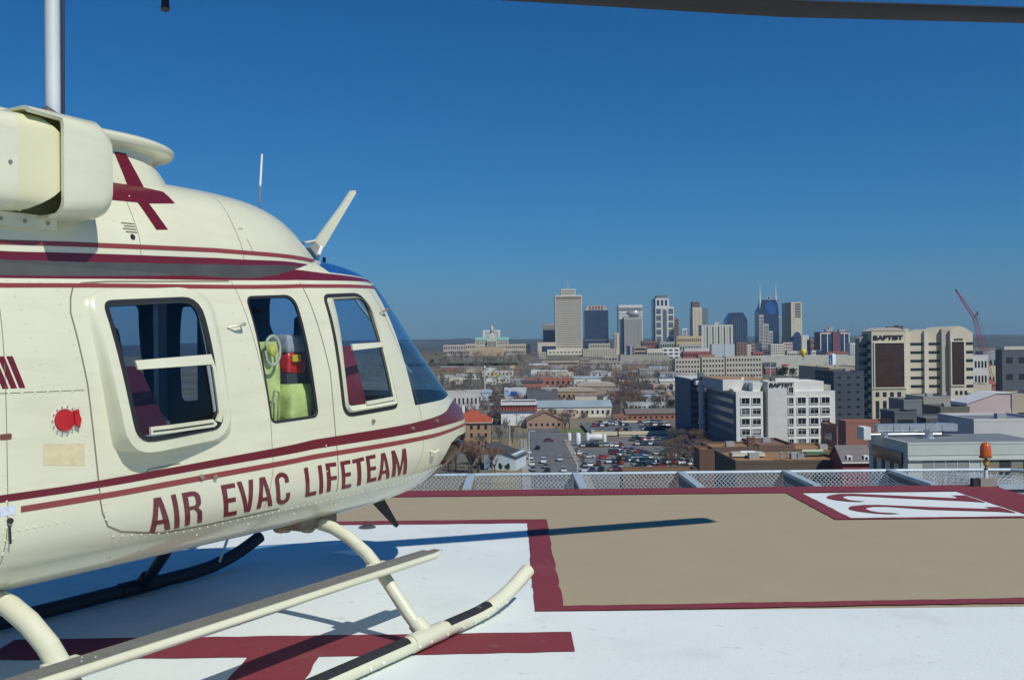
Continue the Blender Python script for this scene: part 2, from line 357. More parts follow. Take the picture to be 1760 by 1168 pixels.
def poly_round(c, r=.04, seg=5, edge=7):
    out = []; n = len(c); rr = r if isinstance(r, (list, tuple)) else [r]*n; arcs = []
    for i in range(n):
        a, b, d = Vector(c[i-1]), Vector(c[i]), Vector(c[(i+1) % n])
        u = (a-b).normalized(); v = (d-b).normalized(); p, q = b+u*rr[i], b+v*rr[i]
        arcs.append([(1-k/seg)**2*p+2*(k/seg)*(1-k/seg)*b+(k/seg)**2*q for k in range(seg+1)])
    for i in range(n):
        out += arcs[i]; e0 = arcs[i][-1]; e1 = arcs[(i+1) % n][0]
        out += [e0+(e1-e0)*k/edge for k in range(1, edge)]
    return [(p.x, p.y) for p in out]
def scalep(poly, d):
    "move a convex outline inward by d"
    out = []; n = len(poly); cx = sum(p[0] for p in poly)/n; cz = sum(p[1] for p in poly)/n
    for i in range(n):
        a, b = Vector(poly[i-1]), Vector(poly[(i+1) % n]); e = (b-a).normalized(); nrm = Vector((-e.y, e.x)); p = Vector(poly[i])
        if nrm.dot(Vector((cx, cz))-p) < 0: nrm = -nrm
        out.append(tuple(p+nrm*d))
    return out
def flat_grid(polys2d, step):
    "cut flat polygons by a grid: list of (verts2d, faces) -> bmesh in xz-plane stored as (x, z)"
    bm = bmesh.new()
    for vs, fs in polys2d:
        vv = [bm.verts.new((x, z, 0)) for x, z in vs]
        for f in fs:
            try: bm.faces.new([vv[i] for i in f])
            except ValueError: pass
    xs = [v.co.x for v in bm.verts]; zs = [v.co.y for v in bm.verts]
    for ax, lo, hi in ((0, min(xs), max(xs)), (1, min(zs), max(zs))):
        k = math.ceil(lo/step)
        while k*step < hi:
            co = [0, 0, 0]; co[ax] = k*step; no = [0, 0, 0]; no[ax] = 1
            bmesh.ops.bisect_plane(bm, geom=bm.verts[:]+bm.edges[:]+bm.faces[:], plane_co=co, plane_no=no); k += 1
    return bm
def patch(name, surf, shapes, off, m, parent=heli, step=.035, side=1, thick=0., smooth=True):
    "lay flat (s,z) shapes on a surface; shapes = outlines or (verts, faces)"
    sh = [s if isinstance(s, tuple) and isinstance(s[1][0], tuple) and len(s) == 2 and isinstance(s[1][0][0], int) else (s, [tuple(range(len(s)))]) for s in shapes]
    bm = flat_grid(sh, step); fn = off if callable(off) else (lambda x, z: off)
    if thick:
        r = bmesh.ops.extrude_face_region(bm, geom=bm.faces[:])
        new = {v for v in r['geom'] if isinstance(v, bmesh.types.BMVert)}
    else: new = set()
    for v in bm.verts:
        x, z = v.co.x, v.co.y; v.co = surf.at(x, z, fn(x, z)+(thick if v in new else 0), side)
    bmesh.ops.recalc_face_normals(bm, faces=bm.faces)
    if not thick:
        for f in bm.faces:
            if f.normal.y*side > 0: f.normal_flip()
    me = bpy.data.meshes.new(name); bm.to_mesh(me); bm.free(); me.materials.append(m)
    if smooth and not thick: me.polygons.foreach_set('use_smooth', [True]*len(me.polygons))
    o = bpy.data.objects.new(name, me); COL.objects.link(o); o.parent = parent; return o
def ring(name, surf, A, offA, B, offB, m, parent=heli, rows=3, side=1):
    fa = offA if callable(offA) else (lambda x, z: offA); fb = offB if callable(offB) else (lambda x, z: offB)
    vs = []; n = len(A)
    for k in range(rows+1):
        q = k/rows; qq = q*q*(3-2*q)
        for a, b in zip(A, B):
            x, z = a[0]+(b[0]-a[0])*q, a[1]+(b[1]-a[1])*q
            vs.append(surf.at(x, z, fa(x, z)*(1-qq)+fb(x, z)*qq, side))
    fs = [(k*n+i, k*n+(i+1) % n, (k+1)*n+(i+1) % n, (k+1)*n+i) for k in range(rows) for i in range(n)]
    return MB().add(vs, fs).build(name, m, parent, True)
def band(name, surf, p0, p1, zb, zt, m, off=.0015, n=60, rows=3, parent=heli, both=False):
    "stripe running round the front; zb, zt functions of p"
    vs = []
    ps = [p0+(p1-p0)*i/n for i in range(n+1)]; seq = [(p, 1) for p in ps]
    if both: seq += [(p, -1) for p in ps[::-1][1:]]
    for p, sd in seq:
        for k in range(rows+1): vs.append(surf.par(p, zb(p)+(zt(p)-zb(p))*k/rows, off, sd))
    r = rows+1; fs = [(i*r+k, (i+1)*r+k, (i+1)*r+k+1, i*r+k+1) for i in range(len(seq)-1) for k in range(rows)]
    return MB().add(vs, fs).build(name, m, parent, True)
def line_(surf, pts, w_, off=.001, side=1, step=.03, mb=None):
    mb = mb or MB(); P = []
    for a, b in zip(pts, pts[1:]):
        L = math.dist(a, b); n = max(1, int(L/step)); P += [(a[0]+(b[0]-a[0])*k/n, a[1]+(b[1]-a[1])*k/n) for k in range(n)]
    P.append(pts[-1]); vs = []
    for i, p in enumerate(P):
        a = Vector(P[max(0, i-1)]); b = Vector(P[min(len(P)-1, i+1)]); d = (b-a).normalized(); q = Vector((-d.y, d.x))*w_/2
        vs += [surf.at(p[0]+q.x, p[1]+q.y, off, side), surf.at(p[0]-q.x, p[1]-q.y, off, side)]
    return mb.add(vs, [(2*i, 2*i+1, 2*i+3, 2*i+2) for i in range(len(P)-1)])
# --- outlines (s, z)
W1o = poly_round([(-1.638, 1.805), (-1.525, 1.15), (-.865, 1.150), (-.945, 1.860)], [.05, .06, .09, .10])      # bubble fairing foot
W1g = poly_round([(-1.560, 1.790), (-1.475, 1.190), (-.940, 1.215), (-1.030, 1.828)], [.05, .09, .08, .10]) # gasket outside
W1i = scalep(W1g, .022)
W2 = poly_round([(-.712, 1.832), (-.602, 1.222), (-.278, 1.232), (-.388, 1.852)], [.03, .03, .03, .06])
W3o = poly_round([(-.150, 1.872), (-.060, 1.205), (.478, 1.225), (.275, 1.900)], [.05, .08, .06, .12])
W3f = scalep(W3o, .018)
W3i = poly_round([(-.080, 1.846), (-.040, 1.262), (.415, 1.275), (.258, 1.868)], [.015, .05, .03, .05])
WS = [(.69, 1.195), (1.15, 1.235), (2.4, 1.26), (2.4, 1.985), (.495, 1.965)]
CHIN = [(1.02, .64), (1.06, .76), (1.12, .87), (1.20, .945), (1.33, .978), (2.2, .985), (2.2, .60), (1.05, .60)]
RW = [(.02, 2.008), (.58, 2.006), (.60, 2.095), (-.08, 2.13)]
def inside(p, poly):
    s = 0
    for i in range(len(poly)):
        a, b = poly[i-1], poly[i]; c = (b[0]-a[0])*(p[1]-a[1])-(b[1]-a[1])*(p[0]-a[0])
        if abs(c) < 1e-9: continue
        if s == 0: s = 1 if c > 0 else -1
        elif (c > 0) != (s > 0): return False
    return True
def simplify(poly): # drop points along straight edges
    out = []
    for i in range(len(poly)):
        a, b, c = Vector(poly[i-1]), Vector(poly[i]), Vector(poly[(i+1) % len(poly)])
        if abs((b-a).normalized().cross((c-b).normalized()) if False else ((b-a).normalized().x*(c-b).normalized().y-(b-a).normalized().y*(c-b).normalized().x)) > 1e-3: out.append(poly[i])
    return out
vs, fs, zs, row = HULL.grid(22, 34, 26, 30)
bm = bmesh.new(); vv = [bm.verts.new(v) for v in vs]
for f in fs:
    try: bm.faces.new([vv[i] for i in f])
    except ValueError: pass
# rear body and tail boom
N = len(row); K = len(zs); rings = []
rear = []
for k in range(K): rear.append(vs[k*N])
for k in range(K-1, -1, -1): rear.append(vs[k*N+N-1])
prev = [vv[k*N] for k in range(K)]+[vv[k*N+N-1] for k in range(K-1, -1, -1)]
NS = 16
for j in range(1, NS+1):
    q = j/NS; x = -2.4-2.1*q; f = q*q*(3-2*q); cur = []
    for i, v in enumerate(rear):
        a = math.atan2(v.z-1.35, -v.y); tgt = Vector((x, -.22*math.cos(a), 1.72+.24*math.sin(a)))
        cur.append(bm.verts.new(Vector((x, v.y, v.z)).lerp(tgt, f)))
    n = len(cur)
    for i in range(n):
        try: bm.faces.new((prev[i], prev[(i+1) % n], cur[(i+1) % n], cur[i]))
        except ValueError: pass
    prev = cur
for x, r in ((-6.5, .17), (-8.4, .11)):
    cur = [bm.verts.new((x, v.co.y*r/.22*(.22/abs(.22)) if True else 0, 1.74+(v.co.z-1.72)*r/.24)) for v in prev] if x == -6.5 else [bm.verts.new((x, v.co.y*.65, 1.76+(v.co.z-1.74)*.65)) for v in prev]
    n = len(cur)
    for i in range(n): bm.faces.new((prev[i], prev[(i+1) % n], cur[(i+1) % n], cur[i]))
    prev = cur
bm.faces.new(prev)
bmesh.ops.remove_doubles(bm, verts=bm.verts[:], dist=1e-5)
tagl = bm.faces.layers.int.new('tag')
def cookie(poly, sides, code, zmin=None):
    poly = simplify(poly); xs = [p[0] for p in poly]; zz = [p[1] for p in poly]
    bb = (min(xs)-.06, max(xs)+.06, min(zz)-.06, max(zz)+.06)
    def sel():
        out = []
        for f in bm.faces:
            c = f.calc_center_median()
            if bb[0] < c.x < bb[1] and bb[2] < c.z < bb[3] and ((c.y <= 1e-6 and 1 in sides) or (c.y >= -1e-6 and -1 in sides)): out.append(f)
        return out
    for i in range(len(poly)):
        a, b = poly[i-1], poly[i]; F = sel(); E = {e for f in F for e in f.edges}; V = {v for f in F for v in f.verts}
        bmesh.ops.bisect_plane(bm, geom=list(V)+list(E)+F, plane_co=(a[0], 0, a[1]), plane_no=Vector((b[1]-a[1], 0, -(b[0]-a[0]))).normalized(), dist=1e-5)
    for f in sel():
        c = f.calc_center_median()
        if inside((c.x, c.z), poly): f[tagl] = code
cookie(simplify(W1i), (1, -1), 1); cookie(W2, (1, -1), 2); cookie(W3i, (1, -1), 3)
cookie(WS, (1, -1), 4); cookie(CHIN, (1, -1), 5); cookie(RW, (1, -1), 6)
bmesh.ops.recalc_face_normals(bm, faces=bm.faces)
for v in bm.verts:   # new points go back onto the true surface
    if v.co.x > -1.7 and .62 < v.co.z < 2.1 and abs(v.co.y) > .05:
        t = HULL.T(v.co.x, v.co.z)
        if abs(t-abs(v.co.y)) < .02: v.co.y = math.copysign(t, v.co.y)
def extract(codes, name, m, offset=0., parent=heli, side=0, keep=None):
    b2 = bm.copy(); tl = b2.faces.layers.int['tag']
    dele = [f for f in b2.faces if f[tl] not in codes or (side and f.calc_center_median().y*side > 1e-6)]
    bmesh.ops.delete(b2, geom=dele, context='FACES')
    if offset:
        b2.normal_update()
        for v in b2.verts: v.co += v.normal*offset
    me = bpy.data.meshes.new(name); b2.to_mesh(me); b2.free(); me.materials.append(m)
    me.polygons.foreach_set('use_smooth', [True]*len(me.polygons))
    o = bpy.data.objects.new(name, me); COL.objects.link(o); o.parent = parent; return o
fus = extract({0}, 'fuselage', M_CREAM)
extract({0}, 'cabin_lining', M_LIN, -.012)
extract({4}, 'windshield', G_SHD)
extract({6}, 'roof_window', G_ROOF)
extract({5}, 'chin_window', G_CHIN)
# windows: far side flush panes, near side with their frames
def pane(code, side, name='window'):
    return extract({code}, name, G_WIN, 0, heli, side)
for c in (1, 2, 3): pane(c, -1)
w2 = pane(2, 1)
ring('frame', HULL, scalep(W2, -.012), .003, W2, .001, M_BLK, w2, 1)
bm.free()
# stripes
pz = lambda a: interp([q[0] for q in a], [q[1] for q in a])
# parameter p: metres behind s=-.3 (negative) or the fraction of the way round the nose
lo_t = pz([(-2.2, 1.046), (-1.709, 1.046), (-1.48, 1.046), (-1.212, 1.052), (-0.908, 1.062), (-0.565, 1.076), (-0.173, 1.092), (0.07, 1.110), (0.244, 1.119), (0.285, 1.124), (0.369, 1.135), (0.451, 1.153), (0.549, 1.195), (.66, 1.212), (1., 1.215)])
lo_b = pz([(-2.2, 1.018), (-1.709, 1.018), (-1.48, 1.018), (-1.212, 1.021), (-0.908, 1.030), (-0.565, 1.039), (-0.173, 1.048), (0.069, 1.058), (0.239, 1.061), (0.356, 1.066), (0.424, 1.071), (0.594, 1.075), (1., 1.075)])
l2_t = pz([(-2.2, .993), (-1.667, 0.993), (-1.481, 0.994), (-1.212, 0.996), (-0.908, 1.004), (-0.565, 1.012), (-0.173, 1.021), (0.069, 1.030), (0.239, 1.032), (0.354, 1.033), (0.42, 1.038), (0.586, 1.048), (1., 1.048)])
l2_b = pz([(-2.2, .969), (-1.664, 0.969), (-1.477, 0.969), (-1.208, 0.971), (-0.905, 0.978), (-0.565, 0.986), (-0.173, 0.995), (0.069, 1.004), (0.239, 1.006), (0.355, 1.009), (0.42, 1.016), (0.583, 1.029), (1., 1.029)])
band('stripe', HULL, -2.2, 1., lo_b, lo_t, M_MAR, both=True, n=90)
band('stripe', HULL, -1.64, 1., l2_b, l2_t, M_MAR2, both=True, n=90)
u_a = pz([(-1.679, 1.831), (-1.436, 1.842), (-1.158, 1.854), (-0.489, 1.878), (-0.079, 1.899), (0.223, 1.925), (0.42, 1.938)]); u_b = pz([(-1.673, 1.849), (-1.43, 1.860), (-1.152, 1.872), (-0.482, 1.898), (-0.068, 1.920), (0.239, 1.946), (0.42, 1.956)])
band('stripe', HULL, -2.1, .50, u_a, u_b, M_MAR2, n=70)
u_c = pz([(-1.67, 1.869), (-1.423, 1.880), (-1.145, 1.893), (-0.471, 1.922), (-0.053, 1.944), (0.259, 1.969), (0.42, 1.979)]); u_d = pz([(-1.667, 1.879), (-1.423, 1.890), (-1.142, 1.905), (-0.453, 1.948), (-0.14, 1.966), (-.06, 2.0), (0.0, 2.006), (0.145, 2.0), (0.316, 2.0), (0.45, 2.0)])
band('stripe', HULL, -2.1, .55, u_c, u_d, M_MAR, n=70)
u_e = pz([(-1.655, 1.96), (-.5, 2.04), (-.16, 2.05), (-.06, 2.05)]); u_f = pz([(-1.667, 1.879), (-1.423, 1.890), (-1.142, 1.905), (-0.453, 1.948), (-0.14, 1.966), (-.06, 2.01)])
band('roof_walkway', HULL, -2.1, -.06, u_f, u_e, M_GREY, off=.002, n=50)
# lettering
LETTERS = [('A', (-1.308, 0.779), (-1.192, 0.778), (-1.361, 0.939), (-1.246, 0.938) ), ('I', (-1.17, 0.776), (-1.14, 0.776), (-1.229, 0.939), (-1.204, 0.941) ), ('R', (-1.111, 0.778), (-1.011, 0.781), (-1.17, 0.94), (-1.069, 0.941) ), ('E', (-0.882, 0.784), (-0.8, 0.783), (-0.941, 0.946), (-0.855, 0.947) ), ('V', (-0.787, 0.788), (-0.677, 0.786), (-0.842, 0.949), (-0.736, 0.95) ), ('A', (-0.674, 0.793), (-0.564, 0.793), (-0.73, 0.951), (-0.621, 0.954) ), ('C', (-0.537, 0.787), (-0.441, 0.791), (-0.597, 0.959), (-0.502, 0.963) ), ('L', (-0.332, 0.805), (-0.25, 0.807), (-0.38, 0.964), (-0.299, 0.967) ), ('I', (-0.227, 0.808), (-0.197, 0.808), (-0.276, 0.965), (-0.246, 0.966) ), ('F', (-0.168, 0.81), (-0.081, 0.81), (-0.216, 0.97), (-0.13, 0.968) ), ('E', (-0.042, 0.808), (0.039, 0.809), (-0.096, 0.967), (-0.01, 0.968) ), ('T', (0.057, 0.811), (0.163, 0.809), (0.007, 0.966), (0.11, 0.972) ), ('E', (0.182, 0.815), (0.273, 0.817), (0.128, 0.973), (0.219, 0.975) ), ('A', (0.288, 0.814), (0.411, 0.815), (0.236, 0.972), (0.358, 0.976) ), ('M', (0.434, 0.817), (0.603, 0.816), (0.381, 0.978), (0.541, 0.977) ),]
def glyph(c, f):
    "abutting flat pieces of a condensed block letter in the unit square; f = stem width"
    h = .135
    R4 = lambda x0, x1, y0, y1: [(x0, y0), (x1, y0), (x1, y1), (x0, y1)]
    if c == 'I': return [R4(0, 1, 0, 1)]
    if c == 'L': return [R4(0, f, h, 1), R4(0, 1, 0, h)]
    if c == 'E': return [R4(0, f, 0, 1), R4(f, 1, 0, h), R4(f, .92, .5-h/2, .5+h/2), R4(f, 1, 1-h, 1)]
    if c == 'F': return [R4(0, f, 0, 1), R4(f, .92, .46-h/2, .46+h/2), R4(f, 1, 1-h, 1)]
    if c == 'T': return [R4(0, 1, 1-h, 1), R4(.5-f/2, .5+f/2, 0, 1-h)]
    if c in 'AV':
        tw = f*.62; yo = .80; lo = lambda y: (.5-tw)*y; li = lambda y: f+(.5-f)*min(1, y/yo)
        P = []
        def leg(y0, y1):
            P.append([(lo(y0), y0), (li(y0), y0), (li(y1), y1), (lo(y1), y1)]); P.append([(1-lo(y0), y0), (1-lo(y1), y1), (1-li(y1), y1), (1-li(y0), y0)])
        if c == 'A': leg(0, .22); P.append([(lo(.22), .22), (1-lo(.22), .22), (1-lo(.34), .34), (lo(.34), .34)]); leg(.34, yo)
        else: leg(0, yo)
        P.append([(lo(yo), yo), (1-lo(yo), yo), (.5+tw, 1), (.5-tw, 1)])
        if c == 'V': P = [[(x, 1-y) for x, y in p] for p in P]
        return P
    def stripq(o, n): return [[o[k], o[k+1], n[k+1], n[k]] for k in range(len(o)-1)]
    arc = lambda cx, cy, rx, ry, a0, a1, n=7: [(cx+rx*math.cos(math.radians(a0+(a1-a0)*k/n)), cy+ry*math.sin(math.radians(a0+(a1-a0)*k/n))) for k in range(n+1)]
    if c == 'C':
        o = [(1, .66)]+arc(.5, .78, .5, .22, 0, 180)+arc(.5, .22, .5, .22, 180, 360)+[(1, .34)]
        n = [(1-f, .66)]+arc(.5, .78, .5-f, .22-h, 0, 180)+arc(.5, .22, .5-f, .22-h, 180, 360)+[(1-f, .34)]
        return stripq(o, n)
    if c == 'R':
        o = [(f, 1), (.55, 1)]+arc(.55, .79, .43, .21, 90, 0)+arc(.55, .66, .43, .20, 0, -90)+[(f, .46)]
        n = [(f, 1-h), (.55, 1-h)]+arc(.55, .79, .43-f, .21-h, 90, 0)+arc(.55, .66, .43-f, .20-h*.8, 0, -90)+[(f, .46+h*.8)]
        return [R4(0, f, 0, 1)]+stripq(o, n)+[[(.55, .46), (.80, .475), (1-.02, .36), (1-f, .33)], [(1-f, .33), (.98, .36), (1, 0), (1-f+.0, 0)]]
    if c == 'M': return [R4(0, f, 0, 1), R4(1-f, 1, 0, 1), [(f, 1), (f, .62), (.5-f*.28, 0), (.5, 0), (.5, .30)], [(1-f, 1), (.5, .30), (.5, 0), (.5+f*.28, 0), (1-f, .62)]]
STEM = {'A': .27, 'I': 1, 'R': .29, 'E': .35, 'V': .28, 'C': .29, 'L': .36, 'F': .37, 'T': .34, 'M': .24}
for c, bl, br, tl, tr in LETTERS:
    shapes = []
    for p in glyph(c, STEM[c]):
        shapes.append([((bl[0]*(1-x)+br[0]*x)*(1-y)+(tl[0]*(1-x)+tr[0]*x)*y, (bl[1]*(1-x)+br[1]*x)*(1-y)+(tl[1]*(1-x)+tr[1]*x)*y) for x, y in p])
    patch('letter', HULL, shapes, .002, M_MAR, step=.05)
# panel gaps
g = MB()
DOOR = [(-.80, 1.915), (-1.50, 1.878), (-1.62, 1.866), (-1.67, 1.845), (-1.69, 1.80), (-1.70, 1.74), (-1.644, 1.448), (-1.61, 1.15), (-1.59, .964), (-1.575, .91), (-1.54, .85), (-1.466, .814), (-1.33, .785), (-1.222, .765), (-.964, .760), (-.5, .768)]
line_(HULL, DOOR, .007, mb=g); line_(HULL, [(-.295, 1.93), (-.235, 1.70), (-.165, 1.45), (-.135, 1.15), (-.11, .95), (-.08, .80)], .006, mb=g)
line_(HULL, [(-.79, 1.93), (-.70, 1.60), (-.62, 1.30), (-.60, 1.0), (-.62, .79)], .003, mb=g)
line_(HULL, [(.40, 1.93), (.52, 1.68), (.66, 1.40), (.74, 1.18), (.76, .95), (.70, .80)], .003, mb=g)
line_(HULL, [(-2.2, 1.43), (-1.66, 1.425)], .003, mb=g); line_(HULL, [(-2.0, 1.93), (-1.99, .7)], .003, mb=g)
line_(HULL, [(-1.3, 1.70), (-1.3, 1.72)], .002, mb=g)
g.build('panel_gap', M_LINE, fus, True)
g = MB()
def rivets(surf, pts, gap=.05, r=.0062):
    for a, b in zip(pts, pts[1:]):
        n = max(1, int(math.dist(a, b)/gap))
        for k in range(n):
            s, z = a[0]+(b[0]-a[0])*k/n, a[1]+(b[1]-a[1])*k/n; c = surf.at(s, z, .0); c2 = surf.at(s, z, .0042)
            vs = [c+Vector((r*math.cos(q*math.pi/3), -.0006, r*math.sin(q*math.pi/3))) for q in range(6)]+[c2]
            g.add(vs, [(q, (q+1) % 6, 6) for q in range(6)])
rivets(HULL, [(-1.86, 1.86), (-1.76, 1.86)]); rivets(HULL, [(-1.93, 1.80), (-1.82, 1.43)]); rivets(HULL, [(-1.75, 1.83), (-1.66, 1.45)])
rivets(HULL, [(-2.2, 1.43), (-1.66, 1.42)]); rivets(HULL, [(-2.1, .90), (-1.72, .905)], .03); rivets(HULL, [(-2.05, .70), (-1.95, .9)], .03)
rivets(HULL, [(-1.50, .80), (-1.10, .75), (-.4, .755), (.5, .765), (1.2, .80)], .045); rivets(HULL, [(-1.57, .95), (-1.55, .85)], .03)
rivets(HULL, [(-1.95, 1.86), (-1.93, 1.80)]); rivets(HULL, [(-.83, 1.76), (-.66, 1.15)], .07); rivets(HULL, [(-.22, 1.2), (-.19, .86)], .06); rivets(HULL, [(-2.0, 1.12), (-1.99, .72)], .05); rivets(HULL, [(-1.60, 1.0), (-1.70, 1.42)], .06)
rivets(HULL, [(-1.45, .69), (-1.0, .69)], .12, .007); rivets(HULL, [(-1.0, .72), (.3, .72)], .3, .009)
g.build('rivets', M_CREAM, fus, True)
# bubble window of the rear door
bo = lambda x, z: .010+.072*min(1, max(0, (1.86-z)/.60))*min(1, max(.25, (-.85-x)/.45))
bub = ring('bubble_frame', HULL, W1o, .0, scalep(W1g, -.045), bo, M_CREAM, heli, 4)
ring('frame_face', HULL, scalep(W1g, -.045), bo, W1g, bo, M_CREAM, bub, 1)
ring('gasket', HULL, W1g, lambda x, z: bo(x, z)+.003, W1i, lambda x, z: bo(x, z)+.001, M_BLK, bub, 2)
patch('pane', HULL, [W1i], lambda x, z: bo(x, z)-.004, glass('smoked_window_glass', (.52, .62, .74), .9), bub, .05)
patch('slider_rail', HULL, [[(-1.445, 1.500), (-1.455, 1.538), (-1.015, 1.560), (-1.005, 1.514)]], bo, M_CREAM, bub, .05, 1, .012)
patch('slider_rail', HULL, [[(-1.410, 1.224), (-1.412, 1.258), (-1.03, 1.264), (-1.0, 1.240), (-1.02, 1.228)]], bo, M_CREAM, bub, .05, 1, .012)
patch('slider_rail', HULL, [[(-1.035, 1.535), (-1.015, 1.560), (-.99, 1.50), (-.955, 1.28), (-.97, 1.245), (-1.005, 1.255), (-.985, 1.29), (-1.01, 1.50)]], bo, M_CREAM, bub, .05, 1, .010)
patch('slider_track', HULL, [[(-1.045, 1.51), (-1.025, 1.51), (-1.0, 1.30), (-1.015, 1.295)]], bo, mat('track_metal', (.45, .5, .52), .4, .5), bub, .05, 1, .006)
patch('slider_track', HULL, [[(-1.40, 1.236), (-1.40, 1.242), (-1.03, 1.248), (-1.03, 1.242)]], lambda x, z: bo(x, z)+.012, M_BLK, bub, .05, 1, .002)
# crew door window
cw = ring('window_frame', HULL, scalep(W3o, -.004), .002, W3f, .004, M_BLK, heli, 1)
ring('frame_face', HULL, W3f, .004, scalep(W3f, .01), .020, M_CREAM, cw, 2)
ring('frame_face', HULL, scalep(W3f, .01), .020, W3i, .010, M_CREAM, cw, 2)
patch('pane', HULL, [W3i], .004, G_WIN, cw, .05)
patch('slider_rail', HULL, [[(.018, 1.568), (.012, 1.603), (.33, 1.612), (.345, 1.585)]], .008, M_CREAM, cw, .05, 1, .012)
patch('slider_rail', HULL, [[(.125, 1.262), (.120, 1.282), (.41, 1.295), (.415, 1.275)]], .010, M_CREAM, cw, .05, 1, .012)
# small fittings on the near side
M_STEEL = mat('bare_metal', (.35, .33, .28), .4, .6)
def handle(s, z, L, name='door_handle', m=M_STEEL):
    a = HULL.at(s-L, z-.012, .004); b = HULL.at(s, z, .035); c = HULL.at(s, z, .004)
    MB().tube([a, a.lerp(b, .5)+Vector((0, -.01, 0)), b], [.003, .005, .009], 8).tube([b, c], .005, 8).build(name, m, heli, True)
handle(-.79, 1.70, .085); handle(.475, 1.80, .07)
for (s, z) in ((-1.06, 1.0), (-.98, .99), (.62, 1.09), (.95, 1.11), (.20, 1.165)):
    a = HULL.at(s, z, .0); b = HULL.at(s, z, .012); MB().tube([a, b], .012, 8).build('latch', M_STEEL, heli, True)
latch = MB(); line_(HULL, [(-1.18, 1.075), (-1.35, 1.068), (-1.365, 1.05), (-1.35, 1.03), (-1.29, 1.032)], .005, mb=latch); latch.build('latch_outline', M_LINE, fus)
disc = lambda s, z, r, n=24: [(s+r*math.cos(2*math.pi*k/n), z+r*math.sin(2*math.pi*k/n)) for k in range(n)]
fc = patch('fuel_cap', HULL, [disc(-1.755, 1.31, .043)], .004, mat('red_cap', (.42, .015, .02), .4, var=.2, scale=20), heli, .03, 1, .008)
ring('cap_ring', HULL, disc(-1.755, 1.31, .062), .001, disc(-1.755, 1.31, .045), .005, M_CREAM, fc, 1)
patch('cap_hinge', HULL, [[(-1.715, 1.29), (-1.72, 1.345), (-1.70, 1.35), (-1.695, 1.325), (-1.688, 1.31), (-1.695, 1.275)]], .008, mat('red_cap', (0, 0, 0)), fc, .03, 1, .012)
rv = MB()
for k in range(14):
    c = HULL.at(-1.755+.054*math.cos(k*.449), 1.31+.054*math.sin(k*.449), .006); rv.lathe([(.004, -.003), (.0, .002)], c, 6, ax='y')
rv.build('cap_bolts', M_STEEL, fc)
patch('repair_patch', HULL, [[(-1.845, 1.14), (-1.845, 1.222), (-1.662, 1.208), (-1.662, 1.118)]], .001, mat('yellowed_patch', (.62, .55, .33), .6, var=.1, scale=30), fus)
patch('data_plate', HULL, [poly_round([(-2.022, 1.252), (-2.022, 1.275), (-1.975, 1.275), (-1.975, 1.252)], .006, 3, 1)], .001, mat('brown_plate', (.2, .08, .06), .5, .3), fus)
patch('placard', HULL, [[(-2.1, .965), (-2.1, 1.0), (-1.96, 1.0), (-1.96, .965)]], .001, mat('blue_white_placard', (.6, .64, .75), .6, var=.15, scale=60), fus)
for k in range(3):
    x = -1.995+.034*k-.034
    patch('slanted_bar', HULL, [[(x-.028, 1.568), (x-.002, 1.568), (x+.045, 1.445), (x+.020, 1.445)]], .001, M_MAR, fus)
lk = MB(); lk.tube([HULL.at(-1.985, .945, .0), HULL.at(-1.985, .945, .012)], .011, 10); lk.tube([HULL.at(-1.985, .925, .004), HULL.at(-1.98, .86, .014)], .005, 6)
lk.build('drain_valve', M_BLK, heli, True)
# ------------------------------------------------------------------ cowling
COWL = Surf(interp([1.93, 2.06, 2.10, 2.15, 2.25, 2.33, 2.38, 2.41, 2.43], [.29, .25, .22, .17, .07, -.06, -.2, -.36, -.6]),
            interp([1.93, 2.06, 2.2, 2.30, 2.36, 2.40, 2.42, 2.43], [.57, .56, .50, .435, .36, .26, .16, .0]), -.85, 1.93, 2.43, 1.93, -2.9, 2.4)
def surf_mesh(name, S_, nz, nr, nf, m, parent=heli, tail=None):
    vs, fs, zs, row = S_.grid(1, nz, nr, nf); return MB().add(vs, fs).build(name, m, parent, True)
cowl = surf_mesh('roof_cowling', COWL, 24, 20, 24, M_CREAM)
# rear engine deck behind the cowling
b = MB(); pr = []
for j in range(13):
    q = j/12; x = -2.85-1.7*q; hw = .48*(1-q)+.16*q; top = 2.43+.12*math.sin(q*3.0)-.45*q**2; base = 1.96-.15*q
    pr.append([(x, -hw*math.cos(a)**.8 if math.cos(a) > 0 else hw*(-math.cos(a))**.8, base+(top-base)*max(0, math.sin(a))**.7) for a in [math.pi*k/16 for k in range(17)]])
vs = [p for r in pr for p in r]; b.add(vs, [(j*17+i, j*17+i+1, (j+1)*17+i+1, (j+1)*17+i) for j in range(12) for i in range(16)]).build('engine_cowling', M_CREAM, heli, True)
cz = lambda a: pz(a)
band('stripe', COWL, -1.9, 1., pz([(-1.9, 1.96), (-1.099, 2.001), (-0.855, 2.014), (-0.576, 2.027), (0.034, 2.053), (0.286, 2.062), (1, 2.066)]), pz([(-1.9, 1.98), (-1.096, 2.020), (-0.852, 2.034), (-0.572, 2.048), (0.037, 2.074), (0.299, 2.084), (1, 2.088)]), M_MAR2, n=80, both=True)
c_c = pz([(-1.9, 1.935), (-1.1, 1.943), (-.85, 1.953), (-.57, 1.966), (.031, 1.998), (.276, 2.025), (1, 2.03)])
band('stripe', COWL, -1.9, 1., c_c, pz([(-1.9, 1.966), (-1.099, 1.976), (-0.855, 1.988), (-0.576, 2.001), (0.033, 2.027), (0.281, 2.045), (1, 2.05)]), M_MAR, n=80, both=True)
band('stripe', COWL, -1.9, 1., lambda p: 1.931, c_c, M_GREY, n=80, both=True)
patch('cross_emblem', COWL, [[(-1.40, 2.52), (-1.2, 2.33), (-1.165, 2.266), (-1.215, 2.262)]], .002, M_MAR, cowl) if False else None
